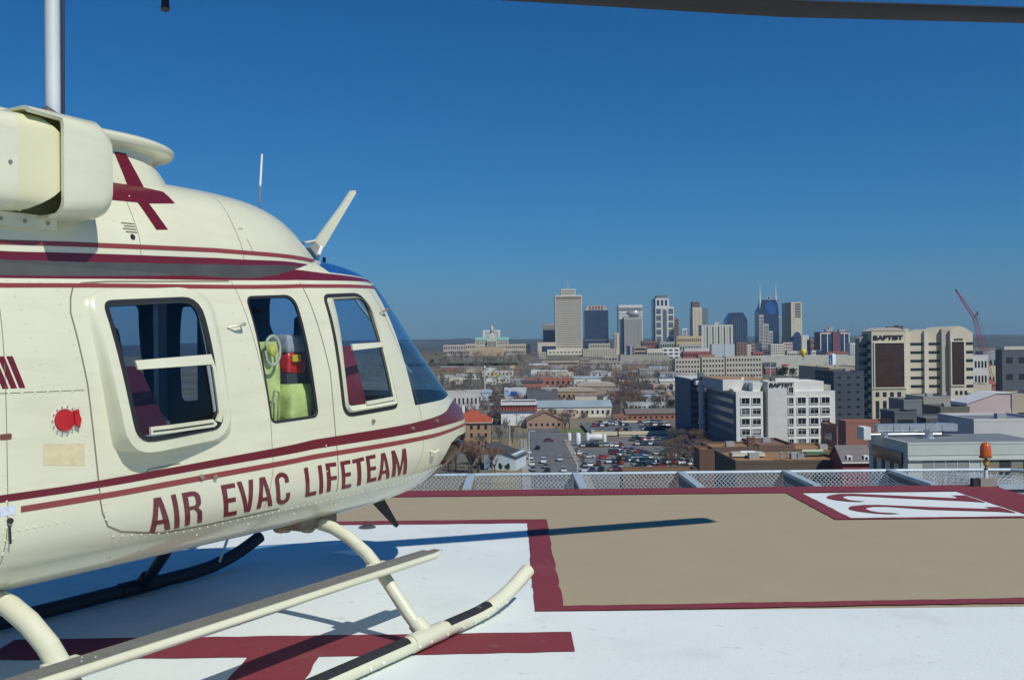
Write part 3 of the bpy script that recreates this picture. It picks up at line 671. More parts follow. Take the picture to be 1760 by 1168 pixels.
CR = [[(-1.42, 2.345), (-1.15, 2.345), (-1.038, 2.335), (-1.016, 2.278), (-1.177, 2.258), (-1.42, 2.248)], [(-1.24, 2.2555), (-1.177, 2.2577), (-1.125, 2.138), (-1.193, 2.131)]]
for c in CR: patch('cross_emblem', COWL, [c], .002, M_MAR, cowl, .03)
g = MB(); line_(COWL, [(-1.30, 2.30), (-1.30, 1.965)], .003, mb=g); line_(COWL, [(-.70, 2.36), (-.68, 1.97)], .003, mb=g); line_(COWL, [(-.66, 2.19), (-.63, 2.19)], .004, mb=g); line_(COWL, [(-.63, 2.14), (-.615, 2.08)], .003, mb=g)
g.build('panel_gap', M_LINE, cowl)
oi = patch('vent_hole', COWL, [disc(-1.335, 2.085, .013, 14)], .002, M_BLK, cowl)
g = MB()
for k in range(4): line_(COWL, [(-1.375+.01*(k % 2), 2.145-.013*k), (-1.305, 2.147-.013*k)], .006, mb=g)
g.build('stencil_text', mat('stencil_ink', (.15, .13, .10), .8), cowl)
g = MB()
rivets(COWL, [(-1.9, 2.13), (-1.35, 2.15)], .06); rivets(COWL, [(-1.27, 2.28), (-1.27, 2.10)], .05); rivets(COWL, [(-.74, 2.30), (-.72, 2.10)], .05)
g.build('rivets', M_CREAM, cowl, True)
# transmission fairing with its flared lip
TF = Surf(interp([2.25, 2.33, 2.40, 2.46, 2.50, 2.52, 2.535, 2.565, 2.59, 2.605], [-.66, -.72, -.78, -.83, -.87, -.86, -.76, -.74, -.80, -1.15]),
          interp([2.25, 2.33, 2.40, 2.46, 2.50, 2.52, 2.535, 2.565, 2.59, 2.605], [.42, .39, .37, .35, .34, .34, .385, .395, .36, .0]), -1.25, 2.25, 2.605, 2.25, -2.1, 2.1)
tf = surf_mesh('transmission_fairing', TF, 40, 8, 20, M_CREAM)
CR2 = [[(-1.265, 2.497), (-1.20, 2.497), (-1.130, 2.335), (-1.228, 2.335)]]
for c in CR2: patch('cross_emblem', TF, [c], .004, M_MAR, tf, .03)
# air intakes on both sides
M_YEL = mat('intake_inner_yellow', (.66, .66, .22), .6)  # bright yellow green for the intake's inner faces and screen
def intake(sd):
    o = None
    def rr(x, hw, z0, z1, tin, r=.07, n=6):
        pts = []
        for (cx_, cz_, a0) in ((hw-r, z0+r, -math.pi/2), (hw-r, z1-r, 0.)):
            for k in range(n+1):
                a = a0+math.pi/2*k/n; pts.append((x, -sd*(cx_+r*math.cos(a)), cz_+r*math.sin(a)))
            if a0 < -1:
                for k in range(1, 6): pts.append((x, -sd*hw, z0+r+(z1-z0-2*r)*k/6))
        return [(x, -sd*tin, z0)]+pts+[(x, -sd*tin, z1)]
    def loft(secs, name, m, parent, cap=False):
        n = len(secs[0]); b = MB(); b.add([p for s_ in secs for p in s_], [(j*n+i, j*n+(i+1) % n, (j+1)*n+(i+1) % n, (j+1)*n+i) for j in range(len(secs)-1) for i in range(n)])
        if cap: b.add(secs[-1], [tuple(range(n))]); b.add(secs[0], [tuple(range(n))])
        return b.build(name, m, parent, True)
    def bent(x, hw, z0, z1, tin, r, bulge):
        return [(p[0]+bulge*(1-((p[2]-2.33)/.19)**2) if i not in (0,) else p[0], p[1], p[2]) for i, p in enumerate(rr(x, hw, z0, z1, tin, r))]
    box = loft([rr(-3.1, .50, 2.16, 2.44, .25), rr(-2.7, .66, 2.13, 2.48, .25), rr(-2.3, .70, 2.125, 2.495, .25), rr(-1.97, .71, 2.13, 2.505, .25)], 'engine_intake', M_CREAM, heli, True)
    loft([rr(-1.97, .71, 2.13, 2.505, .25), bent(-1.93, .711, 2.133, 2.505, .25, .065, .08), bent(-1.90, .71, 2.135, 2.505, .25, .06, .17)], 'intake_nose', mat('cream_shell_glow', (.67, .655, .42), .35, var=.05, coat=.3), box, True)  # yellow of light through the thin fibreglass put into the colour
    defl = MB()
    A = bent(-1.80, .745, 2.115, 2.53, .25, .06, .0); A = [(p[0]+(.0 if i else 0)-(.13 if p[2] > 2.5 else 0), p[1], p[2]) for i, p in enumerate(A)]
    secs = [A, rr(-1.63, .755, 2.12, 2.525, .25, .08), rr(-1.57, .735, 2.14, 2.50, .25, .10), rr(-1.545, .66, 2.19, 2.44, .25, .10), rr(-1.54, .45, 2.25, 2.38, .25, .05)]
    inner = [[(p[0]-(.012 if j > 1 else 0), p[1]*.975, 2.33+(p[2]-2.33)*.94) for p in s_] for j, s_ in enumerate(secs)]
    d = loft(secs, 'intake_deflector', M_CREAM, heli)
    loft(inner, 'deflector_lining', M_YEL, d)
    n = len(A); MB().add(A+inner[0], [(i, i+1, n+i+1, n+i) for i in range(n-1)]).build('deflector_lip', M_CREAM, d, True)
    b = MB()
    for j in range(3):
        b.tube([(-1.905+.10*(1-(k/6-.5)**2*4)+.004, -sd*(.60-.1*j), 2.14+.36*k/6) for k in range(7)], .012, 6)
    b.build('intake_screen', M_YEL, box)
    MB().box(-3.0, -1.72, -sd*.58 if sd > 0 else .40, -sd*.40 if sd > 0 else .58, 2.075, 2.13).build('intake_flange', M_CREAM, box)
    fl = MB()
    for k in range(8): fl.tube([(-1.76-.1*k, -sd*.585, 2.10), (-1.76-.1*k, -sd*.575, 2.10)], .008, 8)
    for k in range(3): fl.tube([(-2.0-.06*k, -sd*.713, 2.30+.008*k), (-2.0-.06*k, -sd*.70, 2.30+.008*k)], .008, 8)
    fl.build('screws', M_STEEL, box)
intake(1); intake(-1)
# rotor
HUB = Vector((-1.34, 0, 3.45)); BA = math.atan2(.28, .96)-HA
mast = MB().tube([(-1.34, 0, 2.4), (-1.34, 0, 3.40)], .033, 20).build('rotor_mast', mat('mast_metal', (.70, .72, .70), .35, .2), heli, True)
MB().tube([(-1.305, -.025, 2.55), (-1.30, -.025, 3.3)], .008, 8).build('pitch_link', M_BLK, mast, True)
MB().tube([(-1.44, .0, 2.66), (-1.40, -.05, 2.69), (-1.36, -.06, 2.66)], .03, 8).build('swashplate', mat('dull_steel', (0, 0, 0)), mast, True)
hub = empty('rotor_head', HUB, BA); hub.parent = heli
MB().box(-.38, .38, -.075, .075, -.045, .045).lathe([(.11, -.08), (.12, .04), (.07, .12), (0, .13)], n=16).build('hub', mat('dull_steel', (0, 0, 0)), hub)
for sgn in (1, -1):
    b = MB(); prof = [(-.14, 0), (-.12, .016), (-.05, .021), (.04, .018), (.14, 0), (.04, -.014), (-.05, -.016), (-.12, -.012)]
    secs = []
    for x, c, dz in ((.36, .5, 0), (.6, .8, 0), (.85, 1, .0), (2., 1, .02), (4., 1, .08), (6.3, 1, .22), (6.4, .8, .225)):
        secs += [(sgn*x, sgn*y*c, z*c+dz) for y, z in prof]
    n = 8; b.add(secs, [(j*n+i, j*n+(i+1) % n, (j+1)*n+(i+1) % n, (j+1)*n+i) for j in range(6) for i in range(n)]+[tuple(range(n)), tuple(range(6*n, 7*n))])
    b.build('rotor_blade', mat('blade_black', (.02, .025, .035), .5), hub, True)
    MB().tube([(sgn*.40, .10, -.02), (sgn*.50, .10, -.13), (sgn*.50, .08, -.19)], .022, 8).build('pitch_horn', M_BLK, hub, True)
# ------------------------------------------------------------------ fittings on the centre line
MB().tube([(-.02, 0, 2.38), (-.02, 0, 2.45), (.005, 0, 2.725)], [.011, .008, .006], 8).build('whip_antenna', mat('antenna_white', (.8, .8, .78), .5), heli, True)
MB().lathe([(.05, 0), (.05, .012), (.04, .026), (.018, .034), (0, .036)], (-.34, 0, 2.405), 16).build('roof_dome', mat('antenna_white', (0, 0, 0)), heli, True)
def plate(name, poly, t0, th, m, parent=heli): return MB().prism(poly, 'y', -t0-th/2, -t0+th/2).build(name, m, parent)
cut = plate('wire_cutter', [(.835, 2.618), (.80, 2.612), (.70, 2.50), (.47, 2.27), (.455, 2.24), (.50, 2.205), (.53, 2.225), (.60, 2.31), (.82, 2.575), (.842, 2.60)], 0, .022, M_CREAM)
plate('cutter_base', [(.45, 2.245), (.33, 2.165), (.37, 2.11), (.42, 2.10), (.50, 2.20)], 0, .018, mat('cutter_grey', (.30, .31, .27), .6), cut)
MB().tube([(.27, 0, 2.215), (.46, 0, 2.255)], .008, 8).build('cutter_strut', M_CREAM, cut, True)
MB().tube([(.42, -.02, 2.09), (.50, -.012, 2.22)], .012, 8).build('cutter_strut', mat('antenna_white', (0, 0, 0)), cut, True)
MB().tube([(.48, -.05, 2.08), (.48, -.05, 2.15)], .010, 8).build('temperature_probe', M_BLK, heli, True)
plate('lower_wire_cutter', [(.93, .62), (1.08, .615), (1.10, .56), (1.265, .35), (1.245, .335), (1.02, .52)], 0, .02, M_BLK)
MB().box(.62, .82, -.05, .05, .555, .63).build('radar_altimeter', mat('grey_fitting', (.30, .30, .28), .6), heli)
MB().box(-.55, -.12, -.12, .12, .555, .64).build('belly_fairing', M_CREAM, heli)
b = MB()
for (x, y, z, r) in ((.0, -.30, .585, .045), (.10, -.24, .56, .05), (-.1, -.22, .58, .04), (.04, -.12, .56, .05), (-.12, .0, .57, .05)): b.lathe([(r*.6, -r), (r, -r*.5), (r, r*.5), (r*.6, r)], (x, y, z), 10, ax='y')
b.box(-.15, .15, -.42, .42, .575, .63).build('crosstube_clamp', mat('dirty_clamp', (.24, .20, .14), .7, var=.3, scale=20), heli)
MB().tube([HULL.at(.86, .93, 0), HULL.at(.87, .92, .025), HULL.at(.91, .935, .035)], .009, 8).build('pitot_tube', M_CREAM, heli, True)
MB().tube([(1.43, 0, 1.40), (1.13, 0, 1.66), (.87, 0, 1.87), (.75, 0, 1.98)], .010, 6).build('windshield_post', M_CREAM, heli, True)
MB().lathe([(.03, -.02), (.035, .0), (.02, .02)], (1.0, -.35, .70), 10).build('belly_light', M_STEEL, heli, True)
# tail surfaces
MB().prism([(-8.0, 1.75), (-8.5, 1.76), (-9.0, 2.75), (-8.7, 2.75)], 'y', -.03, .03).prism([(-8.0, 1.75), (-8.4, 1.75), (-8.7, 1.05), (-8.5, 1.05)], 'y', -.03, .03).build('tail_fin', M_CREAM, heli)
MB().box(-6.3, -5.9, -.95, .95, 1.70, 1.74).build('stabiliser', M_CREAM, heli)
MB().box(-8.45, -8.35, -.16, -.10, .93, 2.57).build('tail_rotor', M_CREAM, heli)
# ------------------------------------------------------------------ skid gear
M_NAVY = mat('dark_far_gear', (.012, .016, .028), .6)  # far half of the skid gear coloured dark navy, near half cream
def xtube(s, r, fn=(0, 1)):
    P = [(0, .60), (.20, .60), (.36, .595), (.50, .572), (.62, .525), (.74, .452), (.84, .36), (.93, .26), (1.03, .15), (1.135, .05)]
    pts = [(s, -t, z) for t, z in P[::-1]]+[(s, .02, .60)]
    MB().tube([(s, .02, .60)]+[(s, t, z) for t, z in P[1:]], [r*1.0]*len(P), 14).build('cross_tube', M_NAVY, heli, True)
    return MB().tube(pts, [r*1.0]*len(pts), 14).build('cross_tube', M_CREAM, heli, True)
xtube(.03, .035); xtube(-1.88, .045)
M_GRIP = mat('grip_tape', (.02, .022, .024), .95, var=.3, scale=40, bump=.4, bscale=200)
for sd in (1, -1):
    pts = [(-3.2, 0, .052), (-2.5, 0, .052), (-1, 0, .052), (.0, 0, .052), (.45, 0, .053), (.62, 0, .062), (.78, 0, .09), (.90, 0, .122), (1.0, 0, .158), (1.09, 0, .193)]
    pts = [(p[0], -sd*1.145, p[2]) for p in pts]
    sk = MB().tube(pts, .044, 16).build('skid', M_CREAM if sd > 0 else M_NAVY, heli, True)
    for (x0, x1) in ((.20, .62), (-1.75, -.16), (-3., -2.05)):
        if sd < 0: continue
        b = MB(); nn = 8; P_ = [x0+(x1-x0)*k/nn for k in range(nn+1)]
        zc_ = interp([-3.3, .45, .62, .78], [.052, .053, .062, .09])
        vs = [(x, -sd*1.145+.0462*math.sin(a), zc_(x)+.0462*math.cos(a)) for x in P_ for a in [(-1.0+.38*k) for k in range(5)]]
        b.add(vs, [(i*5+k, i*5+k+1, (i+1)*5+k+1, (i+1)*5+k) for i in range(nn) for k in range(4)]).build('grip_strip', M_GRIP, sk, True)
    b = MB(); b.tube([(-.12, -sd*1.145, .054), (.17, -sd*1.145, .054)], .05, 16); b.tube([(.03, -sd*1.13, .07), (.03, -sd*1.07, .12)], .047, 14)
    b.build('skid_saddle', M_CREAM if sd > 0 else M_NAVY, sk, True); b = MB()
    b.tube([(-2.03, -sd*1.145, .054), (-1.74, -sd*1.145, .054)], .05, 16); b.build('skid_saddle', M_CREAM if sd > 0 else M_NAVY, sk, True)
    b = MB()
    for x in (-.10, .0, .15, .30, .42, .55, .66, .76, -.4, -.5, -.9, -1.0): b.lathe([(.009, -.006), (.006, .006), (0, .007)], (x, -sd*1.145-sd*.044, .045+(.03 if x > .6 else 0)), 8, ax='y')
    b.build('bolts', mat('antenna_white', (0, 0, 0)), sk)
    st = MB().box(-3.0, .40, -sd*.845 if sd < 0 else -.955, -sd*.955 if sd < 0 else -.845, .408, .416)
    st.prism([(.40, .408), (.455, .410), (.455, .416), (.40, .416)], 'y', -sd*.950, -sd*.885).build('step', mat('step_grip_grey', (.15, .15, .135), .85, var=.12, scale=30), heli)
    step = heli.children[-1] if False else None
    MB().tube([(-3.0, -sd*.965, .398), (.36, -sd*.962, .400), (.445, -sd*.945, .410)], [.02, .018, .008], 10).build('step_edge', M_CREAM, heli, True)
    MB().box(-.04, .10, -sd*.84-.05, -sd*.84+.05, .36, .408).box(-1.95, -1.8, -sd*.84-.05, -sd*.84+.05, .36, .408).build('step_bracket', M_CREAM, heli)
    b = MB()
    for x in (.0, .06, -1.86, -1.80, -1.83): b.lathe([(.009, 0), (.007, .005), (0, .006)], (x, -sd*(.91 if x != -1.83 else .87), .416), 8)
    b.build('step_bolts', M_STEEL, heli)
MB().tube([(.66, 1.10, .10), (.34, .55, .60)], .010, 8).build('skid_brace', mat('antenna_white', (0, 0, 0)), heli, True)
# ------------------------------------------------------------------ cabin
MB().box(-2.0, .75, -.50, .50, .80, .86).build('cabin_floor', M_LIN, heli)
MB().box(-1.95, -1.9, -.55, .55, .86, 1.95).build('rear_bulkhead', M_LIN, heli)
def seat(x, y, wd=.46, tilt=.16, h=.75, name='seat'):
    s = empty(name, (x, y, .86)); s.parent = heli
    b = MB().prism(poly_round([(-.05, 0), (-.05, .34), (.46, .36), (.46, 0)], .06, 4, 1), 'y', -wd/2, wd/2).build('seat_cushion', M_MAROONSEAT, s)
    b = MB().prism(poly_round([(.06, .30), (.06-tilt, .30+h), (-.06-tilt, .28+h), (-.10, .28)], .04, 4, 1), 'y', -wd/2, wd/2).build('seat_back', M_MAROONSEAT, s)
    b = MB().prism(poly_round([(.065-tilt, .30+h), (.06-tilt-.03, .30+h+.17), (-.03-tilt, .30+h+.17), (-.04-tilt, .30+h)], .03, 4, 1), 'y', -wd*.28, wd*.28).build('headrest', M_LIN, s)
    b = MB()
    for q in (-.12, .12): b.tube([(-.05-tilt, q, .3+h), (.05-tilt*.6, q, .3+h*.7), (.10, q, .38)], .012, 5)
    b.build('seat_belt', mat('belt_webbing', (.35, .36, .42), .8), s)
seat(.27, -.30, .46, .16, .44); seat(.27, .30, .46, .16, .44); seat(-1.19, -.36, .44, .2, .36); seat(-1.55, .30, .5, .2, .4)
# instrument panel and glare shield
MB().prism([(.85, .86), (.82, 1.10), (.84, 1.27), (1.12, 1.29), (1.32, 1.20), (1.2, .86)], 'y', -.36, .36).build('instrument_panel', mat('glareshield_black', (.012, .012, .014), .9), heli)
# stretcher kit behind the middle window
lit = MB().box(-.75, .05, -.52, -.12, .86, 1.16).build('stretcher_rack', M_LIN, heli)
M_BAG = mat('yellow_green_bag', (.60, .70, .24), .5, var=.18, scale=14, bump=.5, bscale=12, coat=.3)
def pouch(name, x0, x1, y0, y1, z0, z1, m, r=.02):
    b = MB(); n = 6; rnd = random.Random(int(x0*1000)); vs = []
    for k in range(7):
        q = k/6; sh = 1-.12*abs(2*q-1)**4
        for c in poly_round([(x0, y0), (x1, y0), (x1, y1), (x0, y1)], r, 3, 2):
            cx_, cy_ = (x0+x1)/2, (y0+y1)/2
            vs.append((cx_+(c[0]-cx_)*sh+rnd.uniform(-.003, .003), cy_+(c[1]-cy_)*sh+rnd.uniform(-.003, .003), z0+(z1-z0)*q+rnd.uniform(-.003, .003)))
    N_ = len(vs)//7; b.add(vs, [(j*N_+i, j*N_+(i+1) % N_, (j+1)*N_+(i+1) % N_, (j+1)*N_+i) for j in range(6) for i in range(N_)]+[tuple(range(N_)), tuple(range(6*N_, 7*N_))])
    return b.build(name, m, heli, True)
pouch('medical_bag', -.40, -.13, -.60, -.40, 1.16, 1.395, M_BAG)
MB().box(-.262, -.256, -.607, -.602, 1.17, 1.39).build('bag_stripe', mat('bag_stripe_cyan', (.2, .5, .5), .6), heli)
pouch('tall_bag', -.62, -.42, -.55, -.38, 1.16, 1.62, M_BAG)
MB().tube([(-.56, -.57, 1.17), (-.54, -.60, 1.30), (-.52, -.60, 1.37), (-.49, -.60, 1.36), (-.49, -.59, 1.18)], .006, 6).build('clear_tubing', mat('tubing', (.35, .36, .2), .2, coat=.5), heli, True)
msk = MB().tube([(-.53+.052*math.cos(a), -.60, 1.575+.075*math.sin(a)) for a in [k*math.pi/10 for k in range(21)]], .008, 6).build('oxygen_mask', mat('mask_clear', (.50, .55, .40), .15, coat=.5), heli, True)
MB().lathe([(.0, -.03), (.026, -.02), (.032, 0), (.03, .015), (0, .03)], (-.53, -.59, 1.575), 16, ax='y').build('mask_core', mat('mask_yellow', (.62, .58, .10), .5), msk, True)
pouch('sharps_container', -.375, -.235, -.56, -.42, 1.455, 1.56, mat('sharps_red', (.65, .02, .02), .35, coat=.4))
pouch('sharps_lid', -.38, -.235, -.56, -.42, 1.562, 1.655, mat('sharps_clear', (.42, .46, .50), .15, coat=.5))
MB().box(-.36, -.30, -.578, -.568, 1.515, 1.552).build('warning_label', mat('label_yellow', (.7, .5, .02), .6), heli)
MB().box(-.38, -.22, -.55, -.35, 1.38, 1.452).build('tray', M_LIN, heli)
MB().box(-1.2, -1.16, -.05, .05, 1.1, 1.95).build('cabin_post', mat('post_grey', (.22, .25, .30), .6), heli)
MB().box(-.05, .50, .44, .50, .95, 1.95).box(-.05, .12, .20, .44, 1.5, 1.9).build('window_block_panel', M_LIN, heli)  # added dark panels that block the daylight of the far windows
MB().box(-.42, -.36, .40, .44, .9, 1.9).build('cabin_rail', mat('rail_alloy', (.40, .45, .5), .4, .5), heli)
MB().box(-1.15, -1.05, -.05, .25, 1.45, 1.55).build('monitor', mat('post_grey', (0, 0, 0)), heli)
MB().prism([(.33, 1.97), (.42, 1.97), (.80, 1.25), (.70, 1.25)], 'y', .48, .56).build('door_post', M_LIN, heli)
# ================================================================== the city
HOR = lambda x: 592-(x-880)*math.tan(ROLL)
_g = interp([-4000, 600, 1100, 1500, 1850, 2400, 3600, 6000, 9000], [-38.5, -38.5, -34., -26., -17.5, -18., -36., -30, -20])
def gh(y): return _g(y)
def D_at(x, y):
    "distance at which the line of sight meets the terrain"
    d = at(x, y, 1.)-Vector((0, 0, 1.6)); Y = 60.
    while Y < 5000:
        if 1.6+d.z*Y <= gh(Y): return Y
        Y += 2.
    return 2200.
rnd = random.Random(11)
def ground_mat():
    m = mat('ground_cover', (.16, .14, .095), .95, var=.25, scale=.02); t = m.node_tree; p = t.nodes['Principled BSDF']; src = p.inputs['Base Color'].links[0].from_socket
    tc = t.nodes.new('ShaderNodeTexCoord'); v = t.nodes.new('ShaderNodeTexVoronoi'); v.inputs['Scale'].default_value = .022; t.links.new(tc.outputs['Object'], v.inputs['Vector'])
    cr = t.nodes.new('ShaderNodeValToRGB'); cr.color_ramp.interpolation = 'CONSTANT'; e = cr.color_ramp.elements
    e[0].color = (.12, .125, .06, 1); e[1].position = .3; e[1].color = (.13, .127, .12, 1)
    for q, c in ((.52, (.22, .18, .11, 1)), (.68, (.16, .155, .15, 1)), (.84, (.12, .105, .08, 1))): k = e.new(q); k.color = c
    s = t.nodes.new('ShaderNodeSeparateColor'); t.links.new(v.outputs['Color'], s.inputs[0]); t.links.new(s.outputs[0], cr.inputs[0])
    n = t.nodes.new('ShaderNodeTexNoise'); n.inputs['Scale'].default_value = .15; n.inputs['Detail'].default_value = 8; t.links.new(tc.outputs['Object'], n.inputs['Vector'])
    mx = t.nodes.new('ShaderNodeMix'); mx.data_type = 'RGBA'; t.links.new(n.outputs[0], mx.inputs[0]); t.links.new(cr.outputs[0], mx.inputs[6]); t.links.new(src, mx.inputs[7]); t.links.new(mx.outputs[2], p.inputs['Base Color'])
    return m
gb = MB(); gx = [-14000, -6000, -2500, -1200, -600, -300, 0, 300, 600, 1200, 2500, 6000, 14000]; gy = [-3000, -200, 0, 200, 400, 600]+[600+50*i for i in range(1, 62)]+[4500, 6000, 9000, 14000]
gb.add([(x, y, gh(y)) for y in gy for x in gx], [(j*13+i, j*13+i+1, (j+1)*13+i+1, (j+1)*13+i) for j in range(len(gy)-1) for i in range(12)])
tag(gb.build('ground', ground_mat(), smooth=True), kind='structure')
def strip(name, pts, wd, m, dz, kind='structure'):
    "a flat band following the terrain; pts (x, y)"
    P = []
    for a, b in zip(pts, pts[1:]):
        n = max(1, int(math.dist(a, b)/20)); P += [(a[0]+(b[0]-a[0])*k/n, a[1]+(b[1]-a[1])*k/n) for k in range(n)]
    P.append(pts[-1]); vs = []
    for i, p in enumerate(P):
        d = (Vector(P[min(i+1, len(P)-1)])-Vector(P[max(i-1, 0)])).normalized(); q = Vector((-d.y, d.x))*wd/2
        for s in (1, -1): vs.append((p[0]+q.x*s, p[1]+q.y*s, max(gh(p[1]), gh(p[1]))+dz))
    return tag(MB().add(vs, [(2*i, 2*i+1, 2*i+3, 2*i+2) for i in range(len(P)-1)]).build(name, m), kind=kind)
M_ASPH = mat('asphalt', (.125, .125, .128), .9, var=.15, scale=.08)
M_ASPH2 = mat('old_asphalt', (.15, .145, .14), .9, var=.18, scale=.05)
M_PAVE = mat('pavement_concrete', (.30, .28, .25), .9, var=.1, scale=.3)
M_LAWN = mat('winter_lawn', (.24, .19, .095), .95, var=.25, scale=.1)
M_GRASS = mat('spring_grass', (.11, .145, .055), .95, var=.3, scale=.03)
M_PAINT = mat('road_paint', (.30, .30, .27), .8)
strip('road', [(12.6, 240), (13.8, 450), (17, 700), (20, 1100), (34, 1500), (52, 1780)], 13.5, M_ASPH, .10)
for xo in (-3.4, 0, 3.4): strip('lane_marking', [(12.6+xo, 250), (13.8+xo, 420)], .08, M_PAINT, .16)
strip('pavement', [(3.6, 240), (4.4, 420)], 2.6, M_PAVE, .14); strip('pavement', [(21.4, 240), (22.3, 415)], 2.2, M_PAVE, .14)
for (y, wd) in ((432, 12), (560, 9), (640, 9), (760, 10), (905, 9), (1060, 10), (1240, 10), (1450, 12)): strip('side_street', [(-500, y), (700, y+18)], wd, M_ASPH2, .06+.0001*y)
strip('parking_lot', [(63, 292), (66, 415)], 84, M_ASPH2, .03)
strip('parking_lot', [(250, 330), (250, 560)], 190, M_ASPH2, .02)
strip('verge', [(-2.5, 250), (-1.5, 420)], 8.5, M_LAWN, .03)
strip('verge', [(8, 455), (62, 456)], 22, M_GRASS, .03)
strip('lawn', [(-90, 395), (0, 395)], 48, M_LAWN, .025)
strip('capitol_lawn', [(-190, 1560), (10, 1560)], 300, M_GRASS, .3)
# far hills
M_HILL = mat('wooded_hill', (.050, .058, .050), 1., var=.5, scale=.006)
def hill(D, amp, seed, x0, x1, base):
    r = random.Random(seed); b = MB(); n = 160; ph = [r.uniform(0, 6.3) for _ in range(6)]; vs = []
    for i in range(n+1):
        x = x0+(x1-x0)*i/n; hgt = 1.6+amp*(.62+.16*math.sin(x/1900+ph[0])+.12*math.sin(x/800+ph[1])+.06*math.sin(x/310+ph[2])+.03*math.sin(x/120+ph[3])+.02*math.sin(x/47+ph[4]))
        vs += [(x, D-900, base), (x, D-350, base+(hgt-base)*.75), (x, D, hgt), (x, D+900, base)]
    b.add(vs, [(4*i+k, 4*i+4+k, 4*i+5+k, 4*i+1+k) for i in range(n) for k in range(3)])
    tag(b.build('hills', M_HILL, smooth=True), kind='structure')
hill(8200, 62, 3, -5200, 5200, -38); hill(5200, 14, 8, -3600, 3600, -38)
# ---------------------------------------------------------------- building kit
def wall(c, v=.06, s=.15): c = tuple(min(.80, q*1.18) for q in c); return mat('wall_%02d%02d%02d' % tuple(int(q*99) for q in c), c, .85, var=v, scale=s)
M_GLASSD = mat('dark_window_glass', (.022, .028, .036), .12, var=.3, scale=.4, spec=.6)
M_GLASSB = mat('blue_window_glass', (.025, .05, .10), .10, var=.25, scale=.1, spec=.7)
M_ROOFG = mat('gravel_roof', (.22, .21, .20), .95, var=.15, scale=.2)
M_ROOFD = mat('dark_roof', (.06, .06, .062), .95, var=.2, scale=.2)
M_ROOFW = mat('pale_roof', (.48, .48, .46), .9, var=.12, scale=.1)
M_ROOFB = mat('blue_grey_roof', (.28, .34, .38), .8, var=.12, scale=.1)
CREAM_ = (.52, .46, .34); WHITE_ = (.62, .60, .54); BRICK_ = (.24, .085, .055); TAN_ = (.40, .32, .21); GREY_ = (.30, .30, .29); BRN_ = (.20, .14, .10); PINK_ = (.40, .28, .26)
_wm = {}
def win_mesh(w_, h_, m=None, th=.12):
    k = (round(w_, 2), round(h_, 2), m.name if m else '', th)
    if k not in _wm: _wm[k] = MB().box(-w_/2, w_/2, -th, .05, 0, h_).mesh('window', [m or M_GLASSD])
    return _wm[k]
def put(me, name, parent, loc, rz=0):
    o = bpy.data.objects.new(name, me); COL.objects.link(o); o.parent = parent; o.location = loc
    if rz: o.rotation_euler.z = rz
    return o
def frame_of(x0, x1, D, ybase=None, zb=None):
    a = at(x0, HOR(x0), D); b = at(x1, HOR(x1), D); z = gh(D) if zb is None else zb
    return (a.x+b.x)/2, b.x-a.x, z
def ztop(x, y, D): return at(x, y, D).z
_lot = MB()
def block(root, x0, x1, y0, y1, z0, z1, m, roof=None, name='wall', cap=.5):
    b = MB().box(x0, x1, y0, y1, z0, z1).build(name, m, root)
    if roof is not None: MB().box(x0+.4, x1-.4, y0+.4, y1-.4, z1, z1+.12).build('roof', roof, root)
    return b
def gridwin(root, x0, x1, z0, z1, rows, cols, y=0., fw=.6, fh=.5, m=None, name='window', side=None):
    if not rows or not cols: return
    dx = (x1-x0)/cols; dz = (z1-z0)/rows; n = 0
    for r in range(rows):
        for c in range(cols):
            if n >= 100: return
            n += 1
            if side is None: put(win_mesh(dx*fw, dz*fh, m), name, root, (x0+dx*(c+.5), y, z0+dz*(r+.5-fh/2)))
            else: put(win_mesh(dx*fw, dz*fh, m), name, root, (side, x0+dx*(c+.5), z0+dz*(r+.5-fh/2)), math.pi/2 if side > 0 else -math.pi/2)
def bands(root, x0, x1, z0, z1, n, y=0., fh=.45, m=None, name='window_band'):
    dz = (z1-z0)/n
    me = win_mesh(x1-x0, dz*fh, m, .2)
    for r in range(n): put(me, name, root, ((x0+x1)/2, y, z0+dz*(r+.5-fh/2)))
def ribs(root, x0, x1, z0, z1, n, y=0., fw=.4, m=None, name='window_strip'):
    dx = (x1-x0)/n; me = win_mesh(dx*fw, z1-z0, m, .2)
    for c in range(n): put(me, name, root, (x0+dx*(c+.5), y, z0))
FOOT = []
